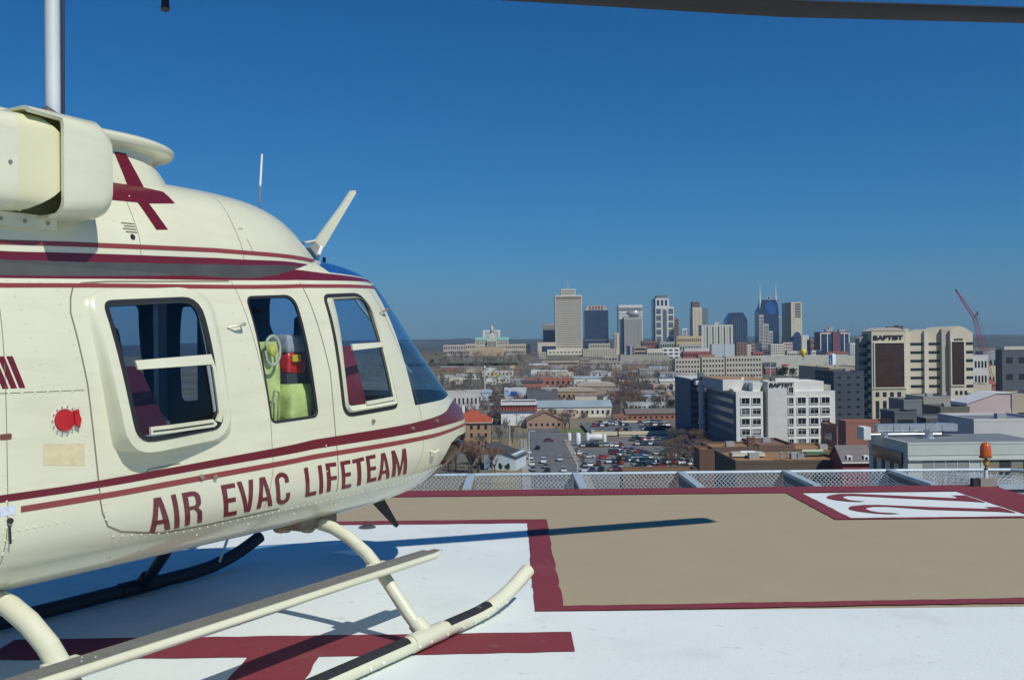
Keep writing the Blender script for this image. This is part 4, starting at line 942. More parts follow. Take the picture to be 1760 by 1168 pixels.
def B(label, cat, x0, x1, yt, yb, dep, wc, roof=M_ROOFG, kind='flat', win=(0, 0), D=None, name='building', group=None, ridge=3., rz=0., fw=.5, fh=.45, under=3., trim=None, stick=None):
    D = D or D_at((x0+x1)/2, yb); cx, W_, z = frame_of(x0, x1, D); FOOT.append((cx-W_/2, cx+W_/2, D, D+dep)); H_b = max(2.5, ztop((x0+x1)/2, yt, D)-z)
    root = empty(name, (cx, D, z), rz, label, cat, group); hw = W_/2
    if kind in ('gable', 'gableend', 'hip', 'arch'):
        eh = H_b-ridge
    else: eh = H_b
    M_w = wall(wc); MB().box(-hw, hw, 0, dep, -under, eh).build('wall', M_w, root)
    o = .4
    if kind == 'flat':
        MB().box(-hw+.3, hw-.3, .3, dep-.3, eh, eh+.1).build('roof', roof, root)
        b = MB(); t = .3; h = .7
        b.box(-hw-.05, hw+.05, -.05, t, eh, eh+h).box(-hw-.05, hw+.05, dep-t, dep+.05, eh, eh+h).box(-hw-.05, -hw+t, t, dep-t, eh, eh+h).box(hw-t, hw+.05, t, dep-t, eh, eh+h).build('parapet', trim or M_w, root)
        if dep > 9 and W_ > 9:
            r = random.Random(int(x0*7+yt))
            for k in range(2 if W_ > 18 else 1):
                ux = r.uniform(-hw*.7, hw*.6); uy = r.uniform(dep*.3, dep*.7); MB().box(ux, ux+2.2, uy, uy+1.8, eh+.1, eh+1.4).build('roof_unit', wall(GREY_), root)
    elif kind == 'gable':    # ridge along x, slope towards us
        MB().prism([(-o, eh-.1), (dep/2, eh+ridge), (dep+o, eh-.1), (dep+o, eh+.15), (dep/2, eh+ridge+.3), (-o, eh+.15)], 'x', -hw-o, hw+o).build('roof', roof, root)
        MB().prism([(0.05, eh), (dep-.05, eh), (dep/2, eh+ridge-.05)], 'x', -hw, hw).build('gable_wall', M_w, root)
    elif kind == 'gableend': # gable end facing us
        MB().prism([(-hw-o, eh-.1), (0, eh+ridge), (hw+o, eh-.1), (hw+o, eh+.15), (0, eh+ridge+.3), (-hw-o, eh+.15)], 'y', -o, dep+o).build('roof', roof, root)
        MB().prism([(-hw+.05, eh), (hw-.05, eh), (0, eh+ridge-.05)], 'y', 0, dep).build('gable_wall', M_w, root)
    elif kind == 'arch':
        pr = [(-hw-o, eh)]+[((hw+o)*math.sin(a), eh+ridge*math.cos(a)**1.0) for a in [math.pi/2*(k/6-1) for k in range(1, 12)]]+[(hw+o, eh)]
        MB().prism(pr, 'y', -o, dep+o).build('roof', roof, root)
    elif kind == 'hip':
        q = min(hw, dep/2); vs = [(-hw-o, -o, eh), (hw+o, -o, eh), (hw+o, dep+o, eh), (-hw-o, dep+o, eh), (-hw+q, dep/2, eh+ridge), (hw-q, dep/2, eh+ridge)]
        MB().add(vs, [(0, 1, 5, 4), (1, 2, 5), (2, 3, 4, 5), (3, 0, 4), (3, 2, 1, 0)]).build('roof', roof, root)
    if win[0]: gridwin(root, -hw+.5, hw-.5, .4, eh-.4, win[0], win[1], 0., fw, fh)
    if win[0] and dep > 8: gridwin(root, .8, dep-.8, .4, eh-.4, win[0], max(1, int(dep/W_*win[1])) if W_ > 4 else 1, side=hw, fw=fw, fh=fh); gridwin(root, .8, dep-.8, .4, eh-.4, win[0], max(1, int(dep/W_*win[1])) if W_ > 4 else 1, side=-hw, fw=fw, fh=fh)
    return root, hw, eh
# ---------------------------------------------------------------- downtown skyline
def T(label, x0, x1, yt, D, dep, wc, name='tower', cat='tower', zb=None, rz=0.):
    cx, W_, z = frame_of(x0, x1, D); z = gh(D) if zb is None else zb; FOOT.append((cx-W_/2, cx+W_/2, D, D+dep))
    root = empty(name, (cx, D, z), rz, label, cat, None); H_t = ztop((x0+x1)/2, yt, D)-z
    return root, W_/2, H_t
def dzat(x, y, D): return ztop(x, y, D)-gh(D)
# 1 state office tower
r, w_, h = T('tall cream office tower with many horizontal bands and stepped top, tallest on the left', 955, 1001, 507, 1800, 38, CREAM_)
block(r, -w_, w_, 0, 38, 0, h, wall((.60, .55, .44)), M_ROOFG); block(r, -w_*.55, w_*.55, 8, 30, h, h+11.5, wall((.60, .55, .44)), M_ROOFG, 'crown')
bands(r, -w_+1, w_-1, 12, h-9, 26, m=wall((.13, .12, .10)), fh=.45); bands(r, -w_*.5, w_*.5, h+1, h+10, 3, y=8, m=wall((.16, .14, .11)))
put(win_mesh(w_*1.9, 6., wall((.20, .17, .13))), 'louvre_band', r, (0, 0, h-8.5)); MB().tube([(0, 18, h+11), (0, 18, h+30)], [.5, .2], 6).build('mast', wall(WHITE_), r)
block(r, -w_-16, w_, -14, -.5, 0, 10, wall((.60, .55, .44)), M_ROOFG, 'podium'); gridwin(r, -w_-14, w_-2, 2, 7, 1, 9, y=-14, fh=.4, fw=.6)
# 2 dark blue glass tower with chamfered top
r, w_, h = T('dark blue glass tower with chamfered red louvred top beside the tall cream tower', 1005, 1046, 533, 1830, 36, GREY_)
MB().box(-w_, w_, 0, 36, 0, h).build('wall', M_GLASSB, r); MB().prism([(-w_, h), (w_, h), (w_*.72, h+9), (-w_*.72, h+9)], 'y', 0, 36).build('crown', wall((.35, .36, .36)), r)
bands(r, -w_+.5, w_-.5, 3, h-2, 22, m=wall((.03, .05, .08)), fh=.3, name='spandrel')
for k in range(5): MB().box(-w_*.58+k*w_*.25, -w_*.45+k*w_*.25, -.6, 0, h+1.5, h+8).build('louvre', wall((.25, .09, .07)), r)
put(win_mesh(w_*1.96, .8, wall(GREY_)), 'trim_band', r, (0, 0, h*.32))
# 3 grey block left
r, w_, h = T('grey banded office block close left of the tall cream tower', 934, 957, 556, 1880, 25, GREY_)
block(r, -w_, w_, 0, 25, 0, h, wall((.33, .31, .28)), M_ROOFG); bands(r, -w_+.5, w_-.5, 14, h-3, 14, m=wall((.16, .15, .14)))
r, w_, h = T('cream low office wing with dark glass front left of the tall cream tower', 924, 956, 588, 1790, 20, CREAM_)
block(r, -w_, w_, 0, 20, 0, h, wall(CREAM_), M_ROOFG); put(win_mesh(w_*1.5, h*.45, M_GLASSB), 'glass_front', r, (w_*.2, 0, h*.25))
# 5 stone block with windows right
B('cream stone government block with rows of small windows right of the tall cream tower', 'building', 1002, 1060, 600, 620, 30, (.50, .45, .34), win=(4, 18), D=1700, fw=.5, fh=.5)
r, w_, h = T('stepped cream upper block standing behind the stone government block', 1012, 1048, 590, 1740, 25, CREAM_)
block(r, -w_, w_, 0, 25, 0, h, wall((.46, .42, .34)), M_ROOFG); ribs(r, -w_+1, w_-1, h-7, h-2, 12)
# 4 white topped tower + grey tower with disc
r, w_, h = T('white tower with open horizontal bands at its top behind the disc topped tower', 1064, 1105, 524, 1960, 34, WHITE_)
block(r, -w_, w_, 0, 34, 0, h, wall(WHITE_), M_ROOFW); bands(r, -w_+.5, w_-.5, h-42, h-14, 5, m=wall((.25, .27, .28)), fh=.35); put(win_mesh(w_*2-1, 7, wall((.18, .18, .18))), 'louvre_band', r, (0, 0, h-12)); ribs(r, -w_+1, w_-1, 5, h-44, 7, m=wall((.25, .27, .28)), fw=.5)
r, w_, h = T('grey ribbed round topped tower with a disc shaped restaurant level', 1073, 1104, 545, 1800, 30, GREY_)
block(r, -w_, w_, 0, 30, 0, h, wall((.36, .35, .32)), M_ROOFG); ribs(r, -w_+.5, w_-.5, 4, h-4, 13, m=wall((.20, .20, .19)), fw=.5)
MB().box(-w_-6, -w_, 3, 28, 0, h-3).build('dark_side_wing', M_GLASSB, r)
MB().lathe([(8, h), (9, h+4), (13, h+5), (13.5, h+8), (12, h+11), (7, h+12), (0, h+12.5)], (3, 14, 0), 28).build('disc_restaurant', mat('disc_metal', (.55, .56, .55), .25, .4), r, True)
r, w_, h = T('slim pale block with dark left side between the stone block and ribbed tower', 1056, 1064, 572, 1760, 14, CREAM_)
block(r, -w_, w_, 0, 14, 0, h, wall(CREAM_), M_ROOFG); ribs(r, -w_, w_*.2, 2, h-2, 2, m=M_GLASSB)
r, w_, h = T('small grey slab in front of the ribbed tower base', 1078, 1090, 592, 1660, 12, GREY_)
block(r, -w_, w_, 0, 12, 0, h, wall(GREY_), M_ROOFG); ribs(r, -w_, -w_*.2, 2, h-2, 1, m=M_GLASSB, fw=.9)
# 6 lattice tower
r, w_, h = T('tower of white lattice frame and dark glass with stepped right shoulder', 1127, 1159, 527, 1950, 34, WHITE_)
block(r, -w_, w_, 0, 34, 0, h, wall((.60, .60, .54)), M_ROOFG); block(r, -w_+1, w_*.5, 3, 30, h, h+17, wall((.60, .60, .54)), M_ROOFG, 'upper_wall')
MB().prism([(-w_+2, h+17), (w_*.42, h+17), (w_*.25, h+23), (-w_*.75, h+23)], 'y', 5, 28).build('crown', wall((.16, .18, .18)), r)
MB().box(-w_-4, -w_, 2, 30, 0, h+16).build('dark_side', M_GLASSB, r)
for k in range(6):
    z0 = 8+k*(h-8)/6
    for xx in (-w_*.66, w_*.66): put(win_mesh(w_*.5, (h-8)/6*.72, M_GLASSB, .25), 'window_bay', r, (xx, 0, z0))
put(win_mesh(w_*.42, h-14, M_GLASSB, .25), 'window_bay', r, (0, 0, 8)); gridwin(r, -w_+2, w_*.4, h+1, h+15, 1, 3, y=3, m=M_GLASSB, fw=.6, fh=.8)
bands(r, -w_+1, w_-1, 8, h-2, 24, y=-.3, fh=.14, m=wall((.60, .60, .54)), name='floor_line')
r, w_, h = T('narrow brown slab right of the white lattice tower', 1159, 1167, 546, 2000, 20, BRN_); block(r, -w_, w_, 0, 20, 0, h, wall(BRN_), M_ROOFG); bands(r, -w_+.5, w_-.5, 4, h-3, 12, m=M_GLASSD, fh=.3)
# 7 tower with brown top
r, w_, h = T('slim cream tower with brown top and a grey glass wing on its right', 1191, 1207, 528, 1900, 22, CREAM_)
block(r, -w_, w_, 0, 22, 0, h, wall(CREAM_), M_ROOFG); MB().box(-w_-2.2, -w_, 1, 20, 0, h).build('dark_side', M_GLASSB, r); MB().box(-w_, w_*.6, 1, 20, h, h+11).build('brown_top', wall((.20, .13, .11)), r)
gridwin(r, -w_*.9, w_*.5, h+1, h+10, 2, 5, y=1); MB().box(w_, w_+12, 3, 22, 0, h-1).build('glass_wing', mat('grey_green_glass', (.16, .22, .24), .2, var=.1), r); ribs(r, -w_+2, w_-2, 5, h-5, 2, m=wall((.44, .38, .28)), fw=.25)
# 8 cream block with vertical ribs
r, w_, h = T('broad cream block with dark vertical slots right of the slim cream tower', 1206, 1260, 558, 1800, 30, CREAM_)
block(r, -w_, w_, 0, 30, 0, h, wall((.48, .47, .40)), M_ROOFG); [put(win_mesh(1.8 if k % 2 else .8, h-4, M_GLASSD if k % 2 else wall((.30, .30, .27)), .3), 'window_slot', r, (-w_+(k+1)*w_*2/11, 0, 1)) for k in range(10)]
MB().box(-4, 4, 6, 14, h, h+5).build('lift_house', wall((.48, .47, .40)), r)
# 9 yellowish low
B('pale yellow low block with round tower form left of the slim cream tower', 'building', 1163, 1206, 578, 596, 18, (.50, .40, .22), win=(3, 12), D=1640)
r, w_, h = T('small white rooftop frame rising behind the pale yellow block', 1173, 1181, 564, 2050, 8, WHITE_); MB().box(-w_, w_, 0, 8, h-3, h).box(-w_, -w_+1.5, 0, 8, 0, h-3).box(w_-1.5, w_, 0, 8, 0, h-3).build('frame', wall((.7, .7, .66)), r); MB().box(-w_*.5, w_*.5, 1, 7, 0, h-6).build('wall', wall(GREY_), r)
# 10 dark tower chamfered
r, w_, h = T('dark blue glass tower with chamfered shoulders left of the twin spired tower', 1250, 1285, 548, 1850, 30, GREY_)
MB().prism([(-w_, 0), (w_, 0), (w_, h-2), (w_*.6, h+12), (-w_*.55, h+12), (-w_, h-2)], 'y', 0, 30).build('wall', M_GLASSB, r); ribs(r, -w_*.6, w_*.6, 5, h+4, 6, m=wall((.06, .09, .13)), fw=.35); ribs(r, w_*.72, w_*.96, 5, h-6, 2, m=wall((.06, .09, .13)))
# 11 twin spired tower
r, w_, h = T('twin spired tower of blue glass and cream grid with curved blue crown', 1305, 1340, 535, 1850, 34, CREAM_)
MB().prism([(-w_, 0), (w_, 0), (w_, h), (w_*.9, h+14), (w_*.75, h+22), (-w_*.55, h+22), (-w_*.7, h+10), (-w_, h)], 'y', 4, 34).build('wall', M_GLASSB, r)
st = MB(); 
for (a, bq, hh) in ((-1., -.55, .92), (-.55, -.05, .70), (-.05, .35, .52)): st.box(w_*a, w_*bq-.05, 0, 4, 0, h*hh)
st.build('stone_steps', wall((.40, .36, .33)), r)
for (a, bq, hh) in ((-1., -.55, .92), (-.55, -.05, .70), (-.05, .35, .52)): gridwin(r, w_*a+.5, w_*bq-.5, 5, h*hh-3, int(h*hh/6.5), 3, m=M_GLASSB, fw=.6, fh=.62)
MB().prism([(-w_*.45, h+10), (-w_*.1, h+18), (w_*.35, h+18), (w_*.7, h+8), (w_*.7, h-4), (w_*.1, h-6)], 'y', 3.4, 4).build('blue_crown', mat('bright_blue_glass', (.02, .09, .32), .1, spec=.8), r)
for sx in (-.78, .78): MB().tube([(sx*w_, 8, h-8), (sx*w_, 8, h+22), (sx*w_, 8, h+52)], [2.2, 1.6, .3], 6).build('spire', wall((.58, .58, .52)), r)
MB().lathe([(3.5, 0), (3.5, 1.2), (2.2, 1.2), (2.2, 0)], (0, 2, h+25), 16, ax='y').build('round_arch', wall((.5, .5, .48)), r)
MB().box(w_, w_+4.5, 6, 28, 0, h-10).build('side_wing', wall((.42, .44, .42)), r); bands(r, w_+.2, w_+4.3, 6, h-12, 14, y=6, m=M_GLASSB)
# 12 tower with louvre
r, w_, h = T('cream tower with dark left side and louvred strip near its top', 1360, 1379, 519, 1900, 26, CREAM_)
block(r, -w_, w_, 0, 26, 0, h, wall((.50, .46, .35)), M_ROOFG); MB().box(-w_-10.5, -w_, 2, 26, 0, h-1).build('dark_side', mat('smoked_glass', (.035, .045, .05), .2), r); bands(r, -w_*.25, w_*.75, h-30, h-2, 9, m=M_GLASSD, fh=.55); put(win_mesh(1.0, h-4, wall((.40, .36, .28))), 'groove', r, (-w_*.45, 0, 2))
r, w_, h = T('dark angular glass block at the foot of the louvred cream tower', 1362, 1376, 573, 1780, 16, GREY_); MB().prism([(-w_, 0), (w_, 0), (w_, h), (w_*.4, h+3), (-w_*.6, h-6), (-w_, h-14)], 'y', 0, 16).build('wall', M_GLASSB, r)
r, w_, h = T('white grid fronted block right of the louvred cream tower', 1378, 1390, 576, 1800, 16, WHITE_); block(r, -w_, w_, 0, 16, 0, h, wall(WHITE_), M_ROOFG); gridwin(r, -w_+.5, w_-.5, 2, h-1, 8, 4, fw=.5, fh=.45, m=wall(GREY_))
# 13 red brown glass tower
r, w_, h = T('hotel tower of dark glass and red brown brick with white vertical frames', 1410, 1461, 570, 1480, 30, BRN_)
block(r, -w_, w_, 2, 30, 0, h, wall((.14, .085, .085)), M_ROOFD)
for a, c in ((-.92, -.52), (-.48, -.12), (.38, .62), (.66, .95)): put(win_mesh(w_*(c-a), h-13, M_GLASSB, .3), 'glass_bay', r, (w_*(a+c)/2, 2, 9))
for a in (-.96, -.50, .64, .96): put(win_mesh(1.2, h-2, wall((.62, .62, .60)), .8), 'white_frame', r, (w_*a, 2, 0))
for a, c in ((-.96, -.3), (.3, .96)): put(win_mesh(w_*(c-a), 1.5, wall((.62, .62, .60)), .8), 'white_frame', r, (w_*(a+c)/2, 2, h-3))
MB().box(-w_*.15, w_*.35, 0, 2, 0, h).build('brick_pier', wall((.15, .07, .075)), r); MB().box(-w_*.5, -w_*.1, 8, 16, h, h+4).box(-w_*.3, 0, 8, 14, h+4, h+7).box(w_*.4, w_*.85, 8, 16, h, h+3.5).build('plant_room', wall((.35, .34, .33)), r)
# 14, 15
r, w_, h = T('white slatted block right of the dark glass hotel tower', 1461, 1482, 589, 1420, 16, WHITE_); block(r, -w_, w_, 0, 16, 0, h, wall((.55, .56, .50)), M_ROOFG); ribs(r, -w_+.3, w_-.3, 2, h-2, 6, m=wall((.25, .26, .25)), fw=.45)
B('red brown brick block left of the dark glass hotel tower', 'building', 1393, 1411, 584, 604, 20, (.23, .13, .11), D=1620, win=(3, 5))
# assorted downtown blocks: label, x0, x1, top, D, depth, colour, rows, cols
DT = [('dark brown block with purple tint left of the white lattice tower', 1104, 1136, 586, 1700, 22, (.20, .10, .09), 3, 8),
('grey green low block at the foot of the white lattice tower', 1134, 1166, 587, 1680, 16, (.30, .34, .30), 2, 8),
('brown striped car park block right of the ribbed tower', 1089, 1111, 595, 1560, 16, (.34, .26, .20), 3, 1),
('white open sided parking deck with arched front', 1112, 1140, 599, 1500, 16, (.55, .50, .40), 1, 9),
('white terraced parking deck with dark openings', 1138, 1168, 597, 1540, 16, (.62, .60, .55), 3, 3),
('grey flat block in front of the pale yellow block', 1167, 1206, 591, 1580, 14, (.36, .35, .31), 2, 8),
('long red brick block with white roof structures', 1174, 1222, 604, 1420, 16, (.26, .07, .07), 2, 12),
('white roof penthouse above the long red brick block', 1176, 1218, 598, 1450, 12, (.52, .50, .44), 1, 8),
('brick church hall with pale round vent', 1200, 1228, 609, 1330, 14, (.33, .15, .10), 1, 4),
('blue grey windowless block left of its twin', 1223, 1245, 591, 1560, 16, (.40, .45, .48), 0, 0),
('blue grey windowless block right of its twin', 1246, 1265, 591, 1570, 16, (.42, .47, .50), 0, 0),
('narrow dark brick tower block below the dark chamfered tower', 1266, 1284, 588, 1520, 14, (.22, .13, .10), 7, 3),
('narrow white block beside the dark brick tower block', 1283, 1291, 592, 1530, 10, (.60, .60, .52), 6, 2),
('brown block right of the narrow white block', 1290, 1298, 590, 1560, 12, (.30, .18, .14), 4, 2),
('dark glass block left of the twin spired tower foot', 1297, 1309, 589, 1640, 14, (.05, .07, .10), 0, 0),
('red brick block below the twin spired tower', 1294, 1312, 604, 1400, 12, (.30, .10, .08), 2, 4),
('dark block with white roof plant below the twin spired tower', 1309, 1324, 600, 1480, 12, (.07, .08, .11), 2, 3),
('cream hotel block with rows of windows below the louvred tower', 1325, 1348, 591, 1500, 18, (.55, .54, .44), 6, 6),
('pinkish cream block right of the cream hotel block', 1346, 1362, 588, 1540, 16, (.48, .40, .33), 5, 4),
('low white block in front of the pinkish cream block', 1353, 1370, 603, 1400, 14, (.52, .47, .40), 2, 5),
('small grey block behind the yellow rooftop balloon', 1368, 1388, 603, 1430, 12, (.28, .26, .22), 2, 5),
('dark glazed block left of the water tank', 1396, 1412, 601, 1430, 12, (.06, .07, .10), 2, 4),
('white narrow block beside the dark glazed block', 1395, 1402, 602, 1400, 8, (.55, .55, .50), 3, 2),
('low red brown wing at the foot of the hotel tower', 1420, 1458, 604, 1380, 12, (.24, .10, .09), 1, 10),
('small tan block right of the capitol street', 926, 938, 605, 1640, 14, (.46, .40, .30), 2, 3),
('low tan deck building with long dark slot', 931, 996, 620, 1380, 18, (.40, .34, .25), 1, 1),
('long flat grey tan building with dark slots', 996, 1066, 621, 1360, 16, (.30, .27, .22), 1, 12),
('low pale warehouse right of the dark slotted building', 1066, 1150, 610, 1400, 18, (.33, .31, .26), 0, 0),
('grey block among trees beyond the ribbed tower', 1035, 1062, 612, 1500, 12, (.36, .34, .30), 1, 5)]
for (lab, x0, x1, yt, D, dep, c, rw, cl) in DT:
    r, w_, h = T(lab, x0, x1, yt, D, dep, c, 'building', 'building')
    block(r, -w_, w_, 0, dep, -3, h, wall(c), M_ROOFG if c[0] < .5 else M_ROOFW)
    gridwin(r, -w_+.6, w_-.6, 1, h-1.2, rw, cl, m=M_GLASSD, fw=.6 if cl > 1 else .92, fh=.42)
# long arena wall
B('long pale concrete hall with row of roof vents running across the middle distance', 'hall', 1304, 1486, 612, 626, 60, (.42, .42, .36), M_ROOFW, D=1180, under=6)
# yellow balloon
bl = empty('advertising_balloon', at(1380.5, 608, 1150), label='bright yellow inflated advertising balloon on a roof', cat='balloon')
MB().lathe([(.8, -4), (2.6, -1), (3.4, 2), (3.3, 4), (2.2, 5.6), (0, 6.1)], n=18).build('envelope', mat('balloon_yellow', (.75, .62, .03), .5), bl, True); MB().box(-.7, .7, -.7, .7, -6.5, -5.2).build('basket', wall(BRN_), bl); MB().tube([(0, 0, -5.2), (0, 0, -3.8)], .1, 4).build('tether', wall(BRN_), bl)
# water tank
cx, W_, z = frame_of(1424, 1436, 900); wt = empty('water_tank', (cx, 900, gh(900)), label='tall blue and white cylindrical tank standing beyond the white hospital building', cat='tank')
hh = ztop(1430, 608, 900)-gh(900); MB().lathe([(3.1, 0), (3.1, hh-.6), (2.6, hh), (0, hh+.3)], n=20).build('shell', mat('tank_paint', (.60, .66, .72), .4), wt, True); MB().box(-1.6, -.8, -3.3, -3., 0, hh).build('ladder_cage', wall((.1, .13, .2)), wt)
# capitol and its hill
def capitol():
    D = 1900; cx, W_, z0 = frame_of(817, 874, D); z = ztop(845, 601, D); root = empty('state_capitol', (cx, D, z), label='stone capitol with green copper roof, columns and a tall lantern tower', cat='capitol')
    w_ = W_/2; st = wall((.50, .47, .38)); hh = ztop(845, 584.5, D)-z
    MB().box(-w_, w_, 0, 30, 0, hh).build('wall', st, root); MB().box(-w_-2, w_+2, -4, 32, -16, 0).build('terrace', wall((.44, .36, .24)), root)
    MB().prism([(-1, hh), (15, hh+6), (31, hh)], 'x', -w_-1, w_+1).build('roof', mat('copper_green', (.22, .42, .34), .8), root)
    MB().box(-9, 9, -5, 0, hh-2.5, hh+.2).build('portico', st, root); MB().prism([(-9, hh+.2), (9, hh+.2), (0, hh+4)], 'y', -5, 1).build('pediment', st, root)
    me = MB().lathe([(.75, 0), (.62, hh-2.5)], n=8).mesh('column', [st])
    for k in range(8): put(me, 'column', root, (-8.2+k*2.35, -4.3, 0))
    put(win_mesh(16, hh-3, M_GLASSD), 'porch_shade_sheet', root, (0, 0, .5)); gridwin(root, -w_+1.5, -10, 1, hh-1.5, 2, 6, fw=.4, fh=.6); gridwin(root, 10, w_-1.5, 1, hh-1.5, 2, 6, fw=.4, fh=.6)  # dark sheet stands in for the shade behind the columns
    z1 = hh+4; MB().box(-5.5, 5.5, 9, 20, z1-2, z1+6).box(-4, 4, 10.5, 18.5, z1+6, z1+9).build('tower_base', st, root)
    MB().lathe([(3.6, z1+9), (3.6, z1+16), (4.1, z1+16.3), (2.6, z1+17), (2.6, z1+21), (1.2, z1+23), (.4, z1+25), (.15, z1+30)], (0, 14.5, 0), 12).build('lantern', st, root, True)
    for k in range(12): put(win_mesh(.7, 5, M_GLASSD), 'lantern_slot', root, (3.65*math.sin(k*math.pi/6), 14.5-3.65*math.cos(k*math.pi/6), z1+10.2), k*math.pi/6)
capitol()
B('long pale stone library left of the capitol with trees before it', 'building', 762, 800, 593, 604, 20, (.44, .38, .32), D=1850, win=(2, 10), under=8)
B('small pale stone block tucked left against the capitol terrace', 'building', 800, 817, 591, 604, 20, (.46, .42, .34), D=1870, win=(2, 5), under=8)
B('pale stone supreme court block with columns right of the capitol', 'building', 869, 911, 591.5, 605, 24, (.48, .42, .33), D=1860, win=(2, 12), under=8)
r, w_, h = T('white framed office tower rising behind the capitol roof', 831, 859, 568, 2150, 20, WHITE_); block(r, -w_, w_, 0, 20, 0, h, wall((.40, .45, .45)), M_ROOFW); MB().box(-w_-1, w_+1, -1, 21, h-3, h+1).box(-w_-1, -w_+3, -1, 0, 0, h-3).box(w_-3, w_+1, -1, 0, 0, h-3).build('frame', wall((.64, .65, .62)), r)
B('tan stone retaining block below the capitol front', 'building', 822, 866, 597, 617, 12, (.42, .33, .21), D=1800, under=10)
B('tan stone steps block left of the tan retaining block', 'building', 806, 823, 601, 616, 10, (.40, .33, .23), D=1790, under=10)
# ---------------------------------------------------------------- hospital tower with gabled pavilions (right)
TAN2 = (.50, .455, .34)
def hospital_tower():
    D = 470; s = D/1700; c0 = at(1498, HOR(1498), D); root = empty('hospital_tower', (c0.x, D, gh(D)), label='large tan hospital tower with gabled pavilions, dark glass panels and rooftop lettering', cat='hospital')
    X = lambda px: (px-1498)*s
    Z = lambda py, px=1560: ztop(px, py, D)-gh(D)
    tw = wall(TAN2, .05, .1); tg = wall((.40, .36, .29)); zt = Z(568)
    MB().box(X(1498), X(1557), 0, 13, -3, zt).build('wall', tw, root); MB().prism([(X(1497), zt), (X(1558), zt), (X(1540), zt+1.6), (X(1512), zt+1.6)], 'y', -.2, 13).build('pavilion_roof', wall((.42, .39, .32)), root)
    MB().box(X(1557)+.02, X(1596), 3.5, 34, -3, zt-.3).build('wall', tw, root); MB().box(X(1557)+.02, X(1565), .6, 3.4, -3, zt-.2).build('corner_pier', wall((.56, .52, .40)), root)
    MB().box(X(1592), X(1599), 2.2, 3.45, -3, zt-.1).build('corner_pier', wall((.56, .52, .40)), root)
    MB().prism([(X(1599), -3), (X(1621), -3), (X(1621), zt+.9), (X(1599), zt-1.5)], 'y', 3.6, 34).build('wall', tw, root)
    MB().box(X(1621)+.02, X(1633), 1.6, 34, -3, zt+.6).build('lift_shaft', tg, root)
    MB().prism([(X(1633)+.02, -3), (X(1672), -3), (X(1672), zt-1.4), (X(1658), zt+1.2), (X(1648), zt+2.0), (X(1633)+.02, zt)], 'y', 0, 34).build('wall', wall((.53, .48, .37)), root)
    # shaded left face with its glass
    for k in range(10): put(win_mesh(10, 1.9, M_GLASSB, .1), 'window_band', root, (X(1498), 6.5, Z(735)+3.2+k*4.05), -math.pi/2)
    # great glass panels with frames
    for (a, b, t, bt) in ((1503, 1553, 589, 665), (1635, 1656, 588, 662)):
        f = put(win_mesh((b-a)*s, Z(t)-Z(bt), mat('bronze_glass', (.055, .028, .02), .10, var=.3, scale=.2, spec=.7), .1), 'glass_panel', root, (X((a+b)/2), 0, Z(bt)))
        m = MB(); x0, x1, z0, z1 = -(b-a)*s/2, (b-a)*s/2, 0, Z(t)-Z(bt)
        m.box(x0-.5, x0, -.5, 0, -.5, z1+.5).box(x1, x1+.5, -.5, 0, -.5, z1+.5).box(x0, x1, -.5, 0, -.5, 0).box(x0, x1, -.5, 0, z1, z1+.5).build('frame', wall((.56, .52, .40)), f)
        m = MB(); [m.box(x0+(x1-x0)*k/8-.05, x0+(x1-x0)*k/8+.05, -.16, -.1, 0, z1) for k in range(1, 8)]; [m.box(x0, x1, -.16, -.1, z1*k/12-.05, z1*k/12+.05) for k in range(1, 12)]; m.build('mullions', wall((.05, .04, .04)), f)
    # bands
    for k in range(11):
        zz = Z(593.5)-k*14.6*s
        if zz < 1: break
        put(win_mesh(X(1594)-X(1571), 1.25, M_GLASSD), 'window_band', root, ((X(1594)+X(1571))/2-.6, 3.5, zz)); put(win_mesh(X(1620)-X(1600), 1.25, M_GLASSD), 'window_band', root, ((X(1600)+X(1620))/2, 3.6, zz))
        put(win_mesh(2.1, 1.3, M_GLASSD), 'window', root, (X(1664), 0, zz)); put(win_mesh(1.0, 1.3, M_GLASSD), 'window', root, (X(1670), 0, zz))
    for r in range(2):
        for c in range(4): put(win_mesh(1.7, 2.2, M_GLASSD), 'window', root, (X(1507+12.5*c), 0, Z(681)-r*15*s))
    for c in range(4): put(win_mesh(1.7, 6.5, M_GLASSD), 'window', root, (X(1507+12.5*c), 0, Z(718)))
    for c in range(3): put(win_mesh(1.2, 1.9, M_GLASSD), 'window', root, (X(1643+8*c), 0, Z(679)))
    put(win_mesh(X(1557)-X(1498)+.2, .6, wall((.56, .52, .40)), .3), 'string_course', root, (X(1527.5), 0, Z(668)))
    for (a, b, t, bt, nm) in ((1501, 1552, 575.5, 583.5, 'BAPTIST'), (1640, 1655, 582.5, 586.5, 'BAPTIST')):
        v2, f2 = text_mesh(nm, 1, .04); f = MB(); n = len(v2); sx, sz = (b-a)*s, Z(t)-Z(bt)
        f.add([(x*sx, -.35, z*sz) for x, z in v2]+[(x*sx, -.05, z*sz) for x, z in v2], [tuple(q) for q in f2]+[tuple(n+i for i in q) for q in f2])
        o = f.build('rooftop_lettering', M_BLK, root); o.location = (X(a), 0, Z(bt))
    MB().box(X(1543), X(1553), 12, 16, zt, zt+2.2).box(X(1560), X(1570), 12, 17, zt, zt+2.6).build('roof_unit', wall((.07, .07, .08)), root); MB().box(X(1571), X(1582), 14, 18, zt-.3, zt+1).build('roof_house', tw, root)
    MB().tube([(X(1484), 14, zt-3), (X(1484), 14, zt+5)], .15, 5).build('aerial', wall(GREY_), root)
    MB().prism([(X(1482), -3), (X(1498)-.02, -3), (X(1498)-.02, zt-1.5), (X(1485), zt-3.4)], 'y', 6, 12).build('side_wing', wall((.30, .28, .24)), root)
